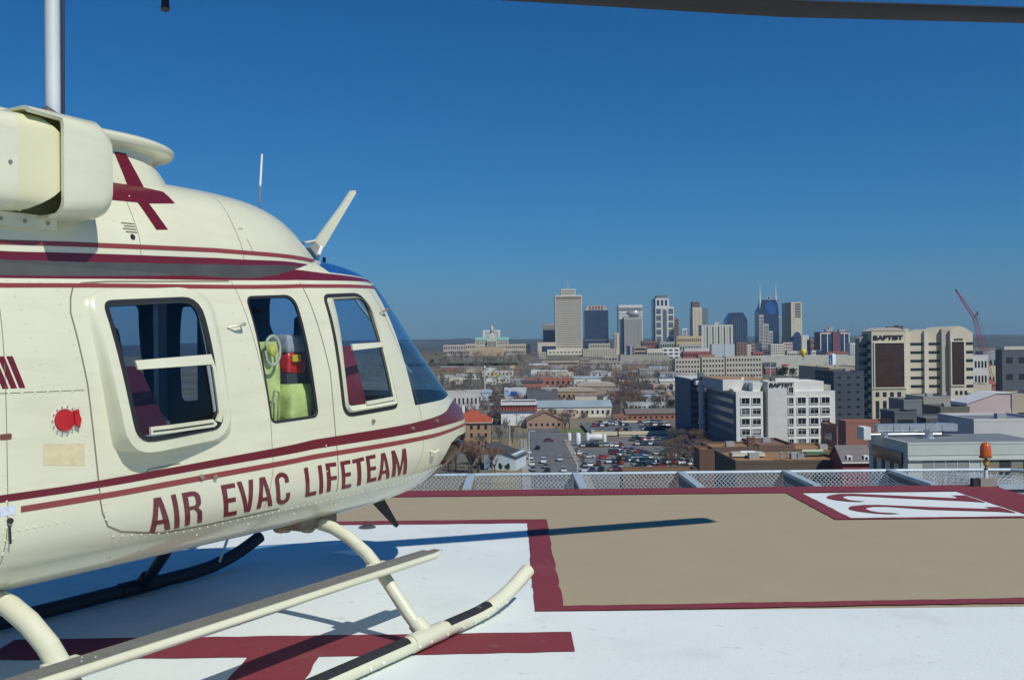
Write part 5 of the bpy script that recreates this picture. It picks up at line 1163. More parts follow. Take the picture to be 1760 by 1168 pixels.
    for k in range(9): put(win_mesh((1498-1483)*s, 1.8, M_GLASSB), 'window_band', root, (X(1490.5), 6, 4.4+k*4.05))
hospital_tower()
# ---------------------------------------------------------------- white hospital building in the middle
def white_building():
    D = 350; s = D/1700; c0 = at(1264, HOR(1264), D); root = empty('hospital_building', (c0.x, D, gh(D)), label='white hospital building with square windows and dark lettering on its blank stair tower', cat='hospital')
    X = lambda px: (px-1264)*s
    Z = lambda py, px=1350: ztop(px, py, D)-gh(D)
    w1 = wall((.62, .61, .56), .04, .2); w2 = wall((.55, .54, .49), .05, .3); z1 = Z(672); z2 = Z(655.5)
    MB().box(X(1264), X(1310), 0, 52, -3, z1).build('wall', w1, root); MB().box(X(1310)+.02, X(1318)-.02, 5, 26, -3, z1).build('wall', w2, root)
    MB().box(X(1318), X(1364), -.6, 20, -3, z2).build('stair_tower', w2, root); MB().box(X(1364)+.02, X(1434), 0, 26, -3, z1).build('wall', w1, root)
    MB().box(X(1364)+.02, X(1416), .8, 20, z1, z2).build('penthouse', w1, root); MB().box(X(1340), X(1381), 6, 16, z2, Z(652)).build('penthouse', w2, root)
    MB().box(X(1290), X(1318)-.02, 7, 26, z1, z2-.5).build('upper_wall', wall((.30, .30, .30)), root)
    MB().prism([(X(1294), z1), (X(1306), z1), (X(1311), z2-.3), (X(1294), z2-.3)], 'y', 1, 7).build('sloped_panel', wall((.58, .60, .54)), root)
    MB().prism([(X(1250), z1+.1), (X(1282), z1+.1), (X(1287), z2+.6), (X(1250), z2+.6)], 'y', 8, 9).build('sloped_panel', wall((.60, .58, .53)), root)
    MB().box(X(1252), X(1318), 9.05, 50, z1+.02, z2+.3).build('rear_wing', wall((.34, .36, .38)), root); MB().box(X(1251), X(1330), 9.3, 51, z2+.3, z2+.5).build('roof', mat('rusty_gravel_roof', (.34, .22, .12), .95, var=.2, scale=.2), root)
    MB().box(X(1318)+.3, X(1434)-.3, 1.2, 25.5, z1, z1+.08).build('roof', M_ROOFG, root)
    # long shaded flank
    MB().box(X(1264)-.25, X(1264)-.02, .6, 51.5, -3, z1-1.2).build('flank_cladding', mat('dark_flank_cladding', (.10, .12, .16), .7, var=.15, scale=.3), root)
    for k in range(6): put(win_mesh(46, 1.5, mat('pale_flank_glazing', (.22, .23, .24), .2, var=.6, scale=.5), .1), 'window_band', root, (X(1264)-.25, 26, Z(764)+k*17.7*s), -math.pi/2)  # flank glazing in a paler, uneven grey
    rb = random.Random(5)
    def win(px, py, wpx=13.5, hpx=10.):
        o = put(win_mesh(wpx*s, hpx*s, M_GLASSD, .03), 'window', root, (X(px), 0 if px < 1318 or px > 1364 else -.6, Z(py)))
        k = ('fr', wpx)
        if k not in _wm:
            a, h_ = wpx*s/2, hpx*s; _wm[k] = MB().box(-a-.25, -a, -.3, 0, -.25, h_+.25).box(a, a+.25, -.3, 0, -.25, h_+.25).box(-a, a, -.3, 0, h_, h_+.25).box(-a, a, -.3, 0, -.25, 0).box(-.04, .04, -.08, -.035, 0, h_).mesh('frame', [w1])
        put(_wm[k], 'frame', o, (0, 0, 0))
        if rb.random() < .6:
            fr_ = rb.choice((.25, .4, .55, .8)); a = wpx*s/2*rb.choice((.94, .94, .45)); bh = hpx*s*fr_
            put(win_mesh(a*2, round(bh, 1), rb.choice((wall((.34, .33, .30)), wall((.22, .21, .19)), wall((.12, .125, .13)))), .045), 'blind', o, (0, 0, hpx*s-round(bh, 1)))
    for r in range(5):
        y = 693+17.75*r
        for px in (1280, 1299): win(px, y)
        for px in (1376.5, 1398, 1417.5): win(px, y)
        win(1357.5, y, 7.5)
    win(1357.5, 675.2, 7.5)
    for px in (1376.5, 1398, 1417.5): win(px, 693+17.75*5)
    v2, f2 = text_mesh('BAPTIST', 1, .04); f = MB(); n = len(v2); sx, sz = 41*s, 7.2*s
    f.add([(x*sx, -.3, z*sz) for x, z in v2]+[(x*sx, -.02, z*sz) for x, z in v2], [tuple(q) for q in f2]+[tuple(n+i for i in q) for q in f2]); o = f.build('wall_lettering', M_BLK, root); o.location = (X(1321), -.6, Z(664.5))
    for k in range(1, 5): put(win_mesh((1352-1319)*s, .06, wall((.42, .41, .38)), .02), 'wall_joint', root, (X(1335.5), -.6, Z(672+20*k)))
    MB().box(X(1330), X(1337), 4, 6, z2, z2+1.5).build('roof_unit', wall((.1, .1, .1)), root); MB().box(X(1287), X(1292), 12, 13, z2+.5, z2+1.3).build('skylight', mat('bright_skylight', (.85, .85, .85), .2), root)
    MB().box(X(1416)+.1, X(1434)-.2, 4, 24, z1+.1, z1+1.9).build('roof_edge', wall((.36, .33, .27)), root)
white_building()
def dark_rear():
    D = 400; s = D/1700; c0 = at(1160, HOR(1160), D); root = empty('hospital_wing', (c0.x, D, gh(D)), label='shaded blue grey hospital wing with white capped lift pillar left of the white building', cat='building')
    X = lambda px: (px-1160)*s; Z = lambda py: ztop(1190, py, D)-gh(D)
    MB().box(X(1190), X(1232), 6, 44, -3, Z(653)).build('wall', wall((.10, .12, .15)), root); MB().box(X(1189), X(1233), 5, 45, Z(653), Z(651)).build('roof', wall((.45, .47, .46)), root)
    bands(root, X(1191), X(1231), 3, Z(656), 7, y=6, m=M_GLASSB); MB().box(X(1201), X(1207), 0, 1.4, -3, Z(661)).build('pillar', wall((.62, .60, .54)), root)
    MB().box(X(1195), X(1213), -1, 3.5, Z(661.5), Z(654)).build('pillar_cap', wall((.64, .61, .54)), root); MB().box(X(1200), X(1209), -.6, 2, Z(673), Z(665)).box(X(1200), X(1209), -.6, 2, Z(728), Z(722)).build('pillar_collar', wall((.62, .60, .54)), root)
    MB().box(X(1201), X(1210), 1, 4, Z(654), Z(641)).build('stair_head', wall((.12, .14, .15)), root); MB().box(X(1207)+.02, X(1210), .4, 1.2, -3, Z(661.5)).build('pink_pilaster', wall((.5, .36, .28)), root)
dark_rear()
# ---------------------------------------------------------------- crane
def crane():
    D = 620; c = at(1702, HOR(1702), D); root = empty('crane', (c.x, D, gh(D)), label='pink red lattice boom crane leaning up behind the hospital tower', cat='crane'); m = mat('crane_red', (.42, .10, .13), .6); m2 = mat('crane_dark', (.08, .06, .07), .6)
    def boom(a, b, w0, w1, n, name, mm):
        A, B_ = Vector(a), Vector(b); mb = MB(); d = (B_-A).normalized(); u = Vector((0, 1, 0)); v = d.cross(u).normalized()
        def c4(q): ww = w0+(w1-w0)*q; P = A.lerp(B_, q); return [P+(u*sx+v*sy)*ww/2 for sx, sy in ((1, 1), (1, -1), (-1, -1), (-1, 1))]
        st = [c4(k/n) for k in range(n+1)]
        for i in range(4): mb.tube([st[0][i], st[-1][i]], .14, 4)
        for k in range(n):
            for i in range(4): mb.tube([st[k][i], st[k+1][(i+1) % 4]], .09, 3, cap=False)
        return mb.build(name, mm, root)
    P = lambda px, py: (at(px, py, D).x-c.x, 0, at(px, py, D).z-gh(D))
    boom(P(1707, 672), P(1676, 548), 3.2, 2.0, 22, 'main_boom', m); boom(P(1676, 548), P(1644, 500), 1.7, .7, 14, 'jib', m)
    MB().tube([P(1674, 546), P(1681, 536)], .4, 6).tube([P(1681, 536), P(1678, 550)], .2, 5).build('jib_strut', m2, root); MB().tube([P(1681, 536), P(1712, 650)], .06, 4).tube([P(1644, 500), P(1681, 536)], .05, 4).build('pendant_line', m2, root)
    MB().tube([P(1643.5, 501), P(1643.5, 497)], .5, 6).build('boom_tip', m2, root); q = P(1707, 672)
    MB().box(q[0]-3, q[0]+5, -2, 2, q[2]-3, q[2]+1.5).build('cab', m, root); MB().box(q[0]-4, q[0]+5, -3, 3, 0, q[2]-3.02).build('tower_base', m2, root)
crane()
# ---------------------------------------------------------------- right hand side
B('white block with small dark square windows right of the hospital tower', 'building', 1672, 1698, 612, 668, 20, (.52, .53, .52), win=(4, 4), D=520)
B('low tan parking deck with dark slots right of the hospital tower', 'building', 1671, 1703, 662, 690, 14, (.42, .37, .30), win=(2, 1), D=500, fw=.92, fh=.3)
B('dark grey tower block cut by the right edge of the view', 'building', 1722, 1790, 603, 690, 7, (.075, .085, .10), M_ROOFG, win=(4, 3), D=500, fh=.35)
B('cream block with twin dark windows behind the crane', 'building', 1697, 1717, 630, 645, 14, (.50, .46, .30), win=(1, 3), D=640)
B('red roofed low block below the crane', 'building', 1674, 1712, 655, 668, 14, (.26, .10, .09), mat('rust_roof', (.30, .09, .07), .9), 'gable', D=560, ridge=2.)
B('grey flat block far right behind the crane', 'building', 1690, 1760, 604, 618, 16, (.26, .27, .29), D=900, win=(1, 9))
B('pale low warehouse far right on the horizon side', 'building', 1726, 1790, 596, 606, 20, (.50, .46, .38), D=1200)
def slate(label, pts, D, dep, c, z0=None, name='building'):
    "a building whose front outline is given as a polygon"
    P = [(at(px, py, D).x, at(px, py, D).z) for px, py in pts]; cx = sum(p[0] for p in P)/len(P); zb = gh(D)
    root = empty(name, (cx, D, zb), label=label, cat='building'); q = [(x-cx, z-zb) for x, z in P]
    x0, x1 = min(p[0] for p in q), max(p[0] for p in q); poly = [(x0, -3)]+q+[(x1, -3)]
    MB().prism(poly, 'y', 0, dep).build('wall', wall(c), root)
    mb = MB()
    for a, b in zip(q, q[1:]): mb.prism([(a[0], a[1]+.01), (b[0], b[1]+.01), (b[0], b[1]+.35), (a[0], a[1]+.35)], 'y', -.3, dep+.3)
    mb.build('roof_edge', wall((.5, .5, .5)), root)
    return root
slate('pinkish windowless building with sloping left roofline at the right', [(1661, 706), (1661, 694), (1712, 676), (1738, 676), (1738, 700)], 330, 12, (.46, .37, .36))
B('tan block with brick end at the right edge', 'building', 1738, 1800, 680, 712, 20, (.36, .32, .24), win=(1, 2), D=345)
B('dark flat roofed wing in front of the pinkish building', 'building', 1590, 1700, 722, 745, 14, (.10, .10, .11), mat('slate_blue_roof', (.17, .185, .21), .9, var=.1, scale=.2), D=262)
B('grey roofed wing running to the right edge behind the duct roof', 'building', 1672, 1800, 724, 750, 20, (.48, .47, .46), mat('slate_blue_roof', (0, 0, 0)), D=235)
B('dark grey louvred cooling tower block on the hospital roofs', 'cooling tower', 1536, 1574, 711, 742, 10, (.09, .10, .11), M_ROOFD, D=255, win=(4, 1), fw=.85, fh=.6)
B('dark boxy stair tower with beige side behind the cooling tower', 'building', 1552, 1583, 690, 742, 12, (.16, .17, .18), M_ROOFD, D=300, win=(3, 1))
B('grey concrete service block between tower and pinkish building', 'building', 1586, 1633, 684, 742, 16, (.30, .29, .26), M_ROOFG, D=350, win=(3, 4))
B('low dark machinery block with pipes left of the pinkish building', 'building', 1615, 1665, 702, 742, 14, (.13, .12, .10), M_ROOFD, D=320, win=(2, 5))
B('long white skylight roof behind the machinery block', 'building', 1628, 1672, 690, 700, 6, (.62, .62, .60), M_ROOFW, D=360)
B('red brick block with small windows and white roof vents', 'building', 1452, 1524, 727, 760, 7, (.27, .12, .09), mat('brown_roof', (.22, .15, .10), .95), win=(1, 7), D=290, fw=.3, fh=.2)
B('brick lean block right of the white hospital building', 'building', 1436, 1452, 736, 780, 16, (.24, .12, .09), win=(2, 2), D=320)
B('cream stair block against the white hospital building', 'building', 1434, 1447, 735, 762, 8, (.60, .56, .42), D=345, win=(1, 1))
B('dark shaded slab between the white building and hospital tower', 'building', 1432, 1484, 640, 740, 26, (.05, .06, .08), mat('brown_roof', (0, 0, 0)), D=430, win=(8, 3), fw=.3, fh=.25)  # shade on the slab's front is put into the dark navy wall colour
B('tan roofed block above the dark shaded slab', 'building', 1425, 1500, 633, 650, 60, (.34, .29, .21), mat('tan_roof', (.38, .33, .25), .9), D=560)
# red brick house with dormers
r, w_, h = B('small red brick house with grey roof and two white dormers', 'house', 1446, 1496, 770, 830, 8, (.26, .055, .055), mat('grey_shingle', (.17, .155, .15), .95, var=.1, scale=.6), 'gable', D=205, ridge=2.8, win=(2, 5), fw=.22, fh=.35)
for x in (-1.6, 1.9):
    d = MB().box(x-.5, x+.5, -.1, 1.6, h+.15, h+1.25).build('dormer', wall((.66, .64, .6)), r); d2 = put(win_mesh(.45, .6, M_GLASSD, .06), 'window', d, (x, -.1, h+.4))
MB().box(-w_-.3, w_+.3, -.6, -.3, h-.25, h+.0).build('gutter', wall((.66, .64, .6)), r)
# near building with the roof duct
def duct_building():
    D = 165; s = D/1700; c0 = at(1558, HOR(1558), D); root = empty('hospital_annex', (c0.x, D, gh(D)), label='pale green grey flat building with silver ducts on its roof behind the beacon', cat='building')
    X = lambda px: (px-1558)*s; Z = lambda py: ztop(1650, py, D)-gh(D); z1 = Z(763)
    c = wall((.44, .47, .43), .04, .3); xr = 24
    MB().box(0, xr, 0, 18, 0, z1).build('wall', c, root); MB().box(.3, xr, .3, 17.7, z1, z1+.06).build('roof', mat('slate_blue_roof', (0, 0, 0)), root)
    MB().box(-.05, xr, -.05, .3, z1, z1+.35).box(-.05, .3, .3, 18, z1, z1+.35).build('parapet', c, root)
    MB().box(0, xr, -.35, -.02, Z(790), Z(790)+.25).box(0, xr, -.08, -.02, Z(781), Z(781)+.06).build('ledge', c, root)
    gl = wall((.22, .24, .23))
    for k in range(4): f = put(win_mesh(1.85, 4., gl, .06), 'window', root, (X(1593)+k*1.98, 0, Z(790)-4.1))
    for k, cc in enumerate(((.20, .18, .13), (.03, .035, .04), (.20, .19, .15), (.03, .035, .04), (.18, .17, .13))): put(win_mesh(1.9, 4., wall(cc), .06), 'window', root, (X(1704)+k*2.0, 0, Z(790)-4.1))
    for k in range(5): MB().box(X(1602)+k*1.98-.05, X(1602)+k*1.98+.05, -.12, -.02, 0, Z(790)-.05).build('mullion', wall((.6, .62, .58)), root)
    # shaded left flank
    for k in range(4): put(win_mesh(1.6, 3.2, M_GLASSD, .06), 'window', root, (0, 3+4.*k, Z(790)-3.2), -math.pi/2)
    put(win_mesh(14, 2.0, M_GLASSD, .3), 'louvre_band', root, (0, 9, z1-3.6), -math.pi/2)
    du = mat('duct_metal', (.62, .66, .68), .3, .7, var=.15, scale=1.); y = 13; zc = z1+1.2
    d = MB()
    for k in range(5): d.box(X(1554)+k*2.9+.2, X(1554)+(k+1)*2.9+.1, y, y+2.2, zc-.2, zc+1.1)
    d.build('box_duct', du, root); MB().tube([(X(1530), y-1.2, zc-.6), (X(1668), y-1.2, zc-.6)], .28, 12).build('pipe', du, root, True)
    MB().tube([(X(1550)+14.4, y+1.1, zc+.45), (X(1668), y+1.1, zc+.6), (X(1676), y+1.1, zc+.5), (X(1681), y+1.1, zc-.2), (X(1680), y+1.1, z1+.2)], .72, 14).build('elbow_duct', du, root, True)
    MB().lathe([(1.0, 0), (1.0, .15), (.75, .2), (.75, 1.3), (.95, 1.4), (.95, 1.6), (0, 1.8)], (X(1637), y-3.2, z1), 16).build('roof_fan', du, root, True)
    MB().box(X(1523), X(1536), y-2, y+1.5, z1-.2, z1+1.1).box(X(1523), X(1536), y-2, y+1.5, z1+1.1, z1+2.0).build('air_handler', wall((.62, .62, .58)), root); MB().lathe([(.6, 0), (.6, .8), (.75, .9), (0, 1.1)], (X(1559), y-2.4, z1), 14).build('roof_fan', du, root, True)
duct_building()
# ---------------------------------------------------------------- foreground roofs under the white building
M_RUST = mat('rusty_roof', (.30, .165, .07), .95, var=.12, scale=.15)
B('low building with orange brown roof and skylights before the white building', 'building', 1262, 1448, 796, 830, 22, (.10, .075, .055), M_RUST, D=212)
B('brown flat roofed block meeting the white building foot', 'building', 1220, 1300, 772, 812, 14, (.12, .08, .055), M_RUST, D=262)
B('red brown roofed block before the stair tower', 'building', 1302, 1364, 768, 800, 20, (.16, .09, .07), mat('red_brown_roof', (.20, .11, .085), .95, var=.1), D=272)
B('orange brown roofed block below the right bay of the white building', 'building', 1364, 1440, 778, 805, 20, (.20, .13, .07), M_RUST, D=268)
B('low orange roofed building just beyond the deck edge', 'building', 1068, 1196, 812, 840, 6, (.14, .09, .06), M_RUST, D=222)
B('dark brick wing left of the orange roofed building', 'building', 1200, 1228, 776, 812, 8, (.13, .07, .05), M_RUST, D=250)
def rooftop(label, cat, name, px, py, D, fn, zoff=-23.75):
    p = at(px, py, D); p.z = zoff; r = empty(name, p, label=label, cat=cat); fn(r); return r
def sky_l(r): MB().box(-3.6, 3.6, -1.6, 1.6, 0, .5).build('glazing', mat('skylight_pale', (.60, .54, .42), .3), r); MB().box(-3.8, 3.8, -1.8, 1.8, -.3, 0).build('curb', wall((.5, .46, .38)), r); MB().box(-1.6, 1.8, -.9, .9, .5, .7).build('frame', wall((.75, .75, .75)), r)
rooftop('large pale skylight with white frame on the orange brown roof', 'skylight', 'skylight', 1284, 795, 224, sky_l)
def sky_g(r): MB().box(-2.2, 2.2, -1.3, 1.3, 0, .35).build('panel', mat('green_canopy', (.06, .16, .09), .7), r); MB().box(-2.4, 2.4, 1.3, 1.5, -.2, .8).build('upstand', wall((.6, .56, .42)), r)
rooftop('green roof canopy on the right end of the orange brown roof', 'canopy', 'roof_canopy', 1400, 793, 224, sky_g)
for i, (px, lab) in enumerate(((1342, 'left'), (1354, 'right'))):
    rooftop('white topped cylindrical roof vent, %s of the pair on the orange roof' % lab, 'roof vent', 'roof_vent', px, 803, 217, lambda r: (MB().lathe([(.28, -.1), (.28, .9), (.42, .95), (.42, 1.2), (0, 1.35)], n=12).build('cap', mat('vent_metal', (.6, .6, .6), .35, .6), r, True)))
rooftop('small grey boxed air unit on the orange roof', 'air conditioner', 'air_unit', 1376, 801, 216, lambda r: (MB().box(-.7, .7, -.5, .5, -.1, 1.0).build('casing', wall((.25, .27, .27)), r), MB().lathe([(.35, 0), (.35, .12), (0, .14)], (0, 0, 1.0), 12).build('fan_guard', M_BLK, r)))
rooftop('dark brick chimney stack on the brown roof', 'chimney', 'chimney', 1291, 782, 266, zoff=-26.0, fn=lambda r: (MB().box(-.9, .9, -.7, .7, -1.5, 1.9).build('stack', wall((.13, .07, .05)), r), MB().box(-1, 1, -.8, .8, 1.9, 2.1).build('cap', wall((.2, .12, .09)), r)))
# ---------------------------------------------------------------- left and middle ground, from near to far
r, w_, h = B('brown brick apartment house with bright orange hipped tile roof', 'house', 776, 842, 705, 774, 20, (.30, .19, .12), mat('orange_tile', (.36, .075, .038), .9, var=.12, scale=.8), 'hip', D=385, ridge=4.6, win=(3, 5), fw=.34, fh=.5)
MB().box(-w_-.6, w_+.6, -.6, 20.6, h-.35, h-.02).build('eaves', wall((.45, .40, .34)), r); MB().box(-4, -3, 9, 10, h+3, h+6).build('chimney', wall((.7, .7, .66)), r)
def shed():
    D = 318; a = at(832, 772, D); root = empty('shed', (a.x, D, gh(D)), R_(-14), 'pale blue grey shed with dark roof edge near the road', 'shed'); 
    MB().box(0, 10.5, 0, 14, -1, 5).build('wall', wall((.45, .52, .56)), root); MB().prism([(-.4, 7.6), (-.4, 7.9), (11., 4.3), (11., 4.0)], 'y', -.4, 14.4).build('roof', M_ROOFD, root); MB().prism([(0, 4.95), (10.5, 4.95), (10.5, 4.2), (0, 7.4)], 'y', 0.01, 13.9).build('gable_wall', wall((.45, .52, .56)), root)
    gridwin(root, 1, 9.5, 0, 3, 1, 3, fw=.25, fh=.5)
shed()
MID = [ # label, x0, x1, ytop, ybase, depth, wall, roof, kind, windows, ridge
('tall white blank walled building with dark red edged roof', 860, 921, 693, 731, 24, (.66, .66, .64), M_ROOFD, 'flat', (0, 0), 3),
('long white warehouse with pale blue roof and small windows', 922, 1050, 690, 717, 22, (.56, .54, .46), M_ROOFB, 'gable', (1, 14), 3),
('tan brick hall with broad gable facing the road', 904, 966, 708, 736, 22, (.34, .22, .15), mat('tan_shingle', (.27, .17, .12), .95), 'gableend', (1, 6), 4),
('low building with bright blue awning roof', 955, 990, 707, 719, 8, (.42, .34, .27), mat('blue_awning', (.03, .09, .30), .6), 'flat', (1, 5), 2),
('white gabled house among trees', 1036, 1056, 675, 694, 10, (.64, .62, .58), M_ROOFG, 'gableend', (2, 2), 3),
('wide brown arch roofed warehouse', 992, 1064, 657, 678, 26, (.30, .24, .18), mat('pale_edge_roof', (.46, .40, .34), .9), 'arch', (0, 0), 3),
('low arch roofed shop with orange wall', 955, 1024, 667, 688, 22, (.34, .22, .14), mat('sand_roof', (.44, .37, .29), .9), 'arch', (1, 8), 2.4),
('dark grey flat roofed warehouse behind the white warehouse', 905, 958, 673, 690, 30, (.12, .12, .14), M_ROOFD, 'flat', (0, 0), 2),
('long dark brick building with small gable behind the parking deck', 1075, 1170, 704, 722, 14, (.26, .12, .08), mat('brown_grey_roof', (.16, .14, .13), .95), 'gable', (1, 10), 2),
('small brick block left of the long dark brick building', 1052, 1078, 716, 724, 8, (.24, .13, .10), M_ROOFG, 'flat', (1, 3), 2),
('pale blue roofed long shed behind the dark brick building', 1078, 1152, 694, 704, 14, (.50, .52, .50), M_ROOFB, 'flat', (1, 9), 2),
('red roofed low house right of the arch roofed warehouse', 1062, 1090, 664, 676, 12, (.28, .10, .09), mat('dull_red_roof', (.24, .07, .06), .9), 'hip', (1, 3), 2),
('white building with blue painted sign panels', 866, 904, 668, 682, 10, (.50, .54, .58), M_ROOFG, 'flat', (0, 0), 2),
('red brick warehouse with flat roof right of the red signs', 926, 982, 650, 664, 14, (.30, .12, .08), M_ROOFG, 'flat', (1, 6), 2),
('white low shop row left of the red signs', 834, 876, 649, 658, 10, (.50, .47, .42), M_ROOFW, 'flat', (1, 7), 2),
('long white roofed shed on the left edge beside the nose', 752, 790, 646, 653, 14, (.40, .42, .36), M_ROOFW, 'flat', (1, 5), 2),
('second long white roofed shed left of the flagpole', 782, 824, 644, 652, 14, (.46, .46, .44), M_ROOFW, 'flat', (1, 6), 2),
('white walled store behind the tall flagpole', 828, 882, 638, 647, 12, (.54, .50, .44), M_ROOFB, 'flat', (1, 8), 2),
('pale walled workshop left of the brick apartment house', 762, 822, 675, 703, 20, (.50, .48, .44), M_ROOFG, 'flat', (1, 8), 2),
('pink walled garage just behind the orange tiled roof', 768, 806, 690, 702, 10, (.46, .32, .26), M_ROOFG, 'flat', (1, 3), 2),
('white flat shop right of the capitol street', 928, 976, 637, 647, 12, (.60, .58, .55), M_ROOFG, 'flat', (1, 8), 2),
('low white shop with white roof behind it, middle distance', 945, 958, 645, 650, 8, (.62, .62, .62), M_ROOFW, 'flat', (1, 2), 2),
('white arched front workshop among bare trees', 1014, 1048, 637, 648, 14, (.62, .62, .62), M_ROOFW, 'arch', (1, 3), 2),
('cream cube building right of the arched front workshop', 1051, 1068, 628, 635, 12, (.56, .52, .42), M_ROOFG, 'flat', (0, 0), 2),
('tan low row right of the arched front workshop', 1048, 1062, 640, 647, 8, (.44, .38, .30), M_ROOFG, 'flat', (1, 3), 2),
('orange brown houses row among the trees', 1086, 1112, 637, 646, 8, (.38, .25, .18), M_ROOFG, 'gable', (1, 5), 1.5),
('pale blue gabled roof hall right of the tree belt', 1128, 1156, 646, 658, 14, (.40, .44, .46), M_ROOFB, 'hip', (1, 4), 2.5),
('cream walled block with white roof before the shaded wing', 1157, 1180, 661, 680, 16, (.56, .50, .32), M_ROOFW, 'flat', (0, 0), 2),
('white roofed shed left of the cream walled block', 1122, 1142, 662, 671, 10, (.40, .30, .24), M_ROOFW, 'flat', (1, 3), 2),
('pinkish house with porch left of the cream walled block', 1130, 1156, 668, 680, 10, (.36, .22, .18), M_ROOFD, 'gable', (1, 4), 2),
('long pale canopy building right of the tree belt', 1098, 1128, 652, 660, 10, (.34, .30, .26), M_ROOFW, 'flat', (1, 4), 2),
('dark roofed low house behind the white gabled house', 1004, 1034, 682, 692, 10, (.22, .20, .19), M_ROOFD, 'gable', (1, 4), 2),
('red brick shop below the red signs', 900, 930, 652, 664, 8, (.30, .13, .10), M_ROOFD, 'flat', (1, 4), 2),
('white walled shop with red sign beside the blue panels', 868, 886, 684, 690, 6, (.5, .5, .5), M_ROOFG, 'flat', (1, 3), 2),
('cream building with balcony beyond the white hospital roof', 1348, 1372, 630, 645, 12, (.50, .47, .38), M_ROOFG, 'flat', (2, 4), 2),
('tan gable fronted hall beyond the white hospital roof', 1393, 1414, 631, 648, 16, (.40, .36, .29), mat('tan_roof2', (.34, .30, .24), .9), 'gableend', (0, 0), 3),
('orange walled building with three arched windows', 1414, 1434, 635, 648, 10, (.52, .30, .12), M_ROOFG, 'flat', (1, 3), 2),
('white shop with red roof sign beyond the white hospital', 1330, 1362, 626, 634, 10, (.54, .54, .52), M_ROOFG, 'flat', (1, 5), 2),
('dark building with white frame left of the red roof sign', 1309, 1334, 624, 640, 12, (.10, .09, .11), M_ROOFD, 'flat', (2, 4), 2),
('white ribbed shed right of the red roof sign', 1372, 1398, 625, 634, 10, (.58, .57, .50), M_ROOFW, 'flat', (1, 6), 2),
('low green roofed building above the white hospital roofline', 1196, 1256, 640, 650, 14, (.40, .40, .34), mat('sage_roof', (.34, .38, .32), .9), 'flat', (1, 9), 2),
('brown low row behind the white hospital roof', 1262, 1296, 640, 647, 10, (.32, .18, .12), M_ROOFG, 'flat', (1, 6), 2),
('white glinting shed right of the water tank', 1455, 1480, 616, 630, 14, (.56, .58, .58), M_ROOFW, 'gable', (0, 0), 2)]
for (lab, x0, x1, yt, yb, dep, c, rf, kd, wn, rg) in MID: B(lab, 'building', x0, x1, yt, yb, dep, c, rf, kd, wn, ridge=rg, fw=.4, fh=.4)
# red trim on the white wall building
Dc = D_at(890, 731)-1.; cx, W_, z = frame_of(861, 922, Dc); r = empty('canopy', (cx, Dc, at(890, 705, Dc).z), label='narrow red brown window row along the tall white building top', cat='canopy')
MB().box(-W_/2, W_/2, -.2, .85, 0, 2.3).build('fascia', wall((.30, .08, .05)), r); [MB().box(-W_/2+.3+k*1.4, -W_/2+.75+k*1.4, -.26, -.2, .4, 1.9).build('window', M_GLASSD, r) for k in range(int(W_/1.4))]; MB().box(-W_/2-.3, W_/2+.3, -.6, .8, 2.32, 2.6).build('eaves', M_ROOFD, r)
# three blocks of pale apartments
for i, (x0, x1, yt, lab) in enumerate(((1160, 1203, 617, 'left'), (1206, 1245, 615, 'middle'), (1247, 1309, 613, 'right'))):
    B('pale stone apartment block with rows of windows, %s of the row of three' % lab, 'apartment block', x0, x1, yt, 642, 16, (.44, .40, .33), M_ROOFG, win=(4, int((x1-x0)/5)), D=1010, group='row of pale apartment blocks', fw=.5, fh=.45)
# signs and poles
def sign(px, py, w_, h_, D, m, lab, poles=True, name='billboard'):
    p = at(px, py, D); g0 = gh(D); r = empty(name, (p.x, D, g0), label=lab, cat='billboard'); z = p.z-g0
    MB().box(-w_/2, w_/2, -.15, .15, z-h_/2, z+h_/2).build('panel', m, r)
    MB().tube([(0, .3, -1), (0, .3, z-h_/2)], .3, 8).build('pole', wall(GREY_), r)
sign(853, 647, 6.5, 5, 1000, mat('sign_yellow', (.62, .48, .03), .6), 'yellow billboard left of the pale green one'); sign(864, 648, 7, 4.6, 1000, mat('sign_mint', (.25, .50, .40), .6), 'pale green billboard right of the yellow one')
sign(881, 630, 5, 3.6, 1120, mat('sign_pale_yellow', (.52, .44, .15), .6), 'pale yellow billboard beside the capitol street'); sign(913, 656, 4.2, 4.6, 880, mat('sign_red', (.50, .13, .10), .6), 'small red square billboard left of the larger red one')
sign(927, 661, 7, 4.2, 840, mat('sign_red2', (.58, .15, .11), .6), 'larger salmon red billboard beside the brick warehouse'); sign(883, 677, 5, 3.6, 720, mat('sign_blue', (.02, .07, .40), .5), 'deep blue panel on the white sign building'); sign(871, 676, 3.6, 3.2, 718, mat('sign_light_blue', (.30, .45, .62), .5), 'light blue panel left of the deep blue one')
sign(1349, 627.5, 8, 2.6, 1100, mat('sign_bright_red', (.5, .03, .05), .5), 'bright red roof sign beyond the white hospital')
sign(837, 672, 3.6, 3., 730, mat('sign_lime', (.46, .50, .22), .5), 'lime coloured board on a low roof at left')
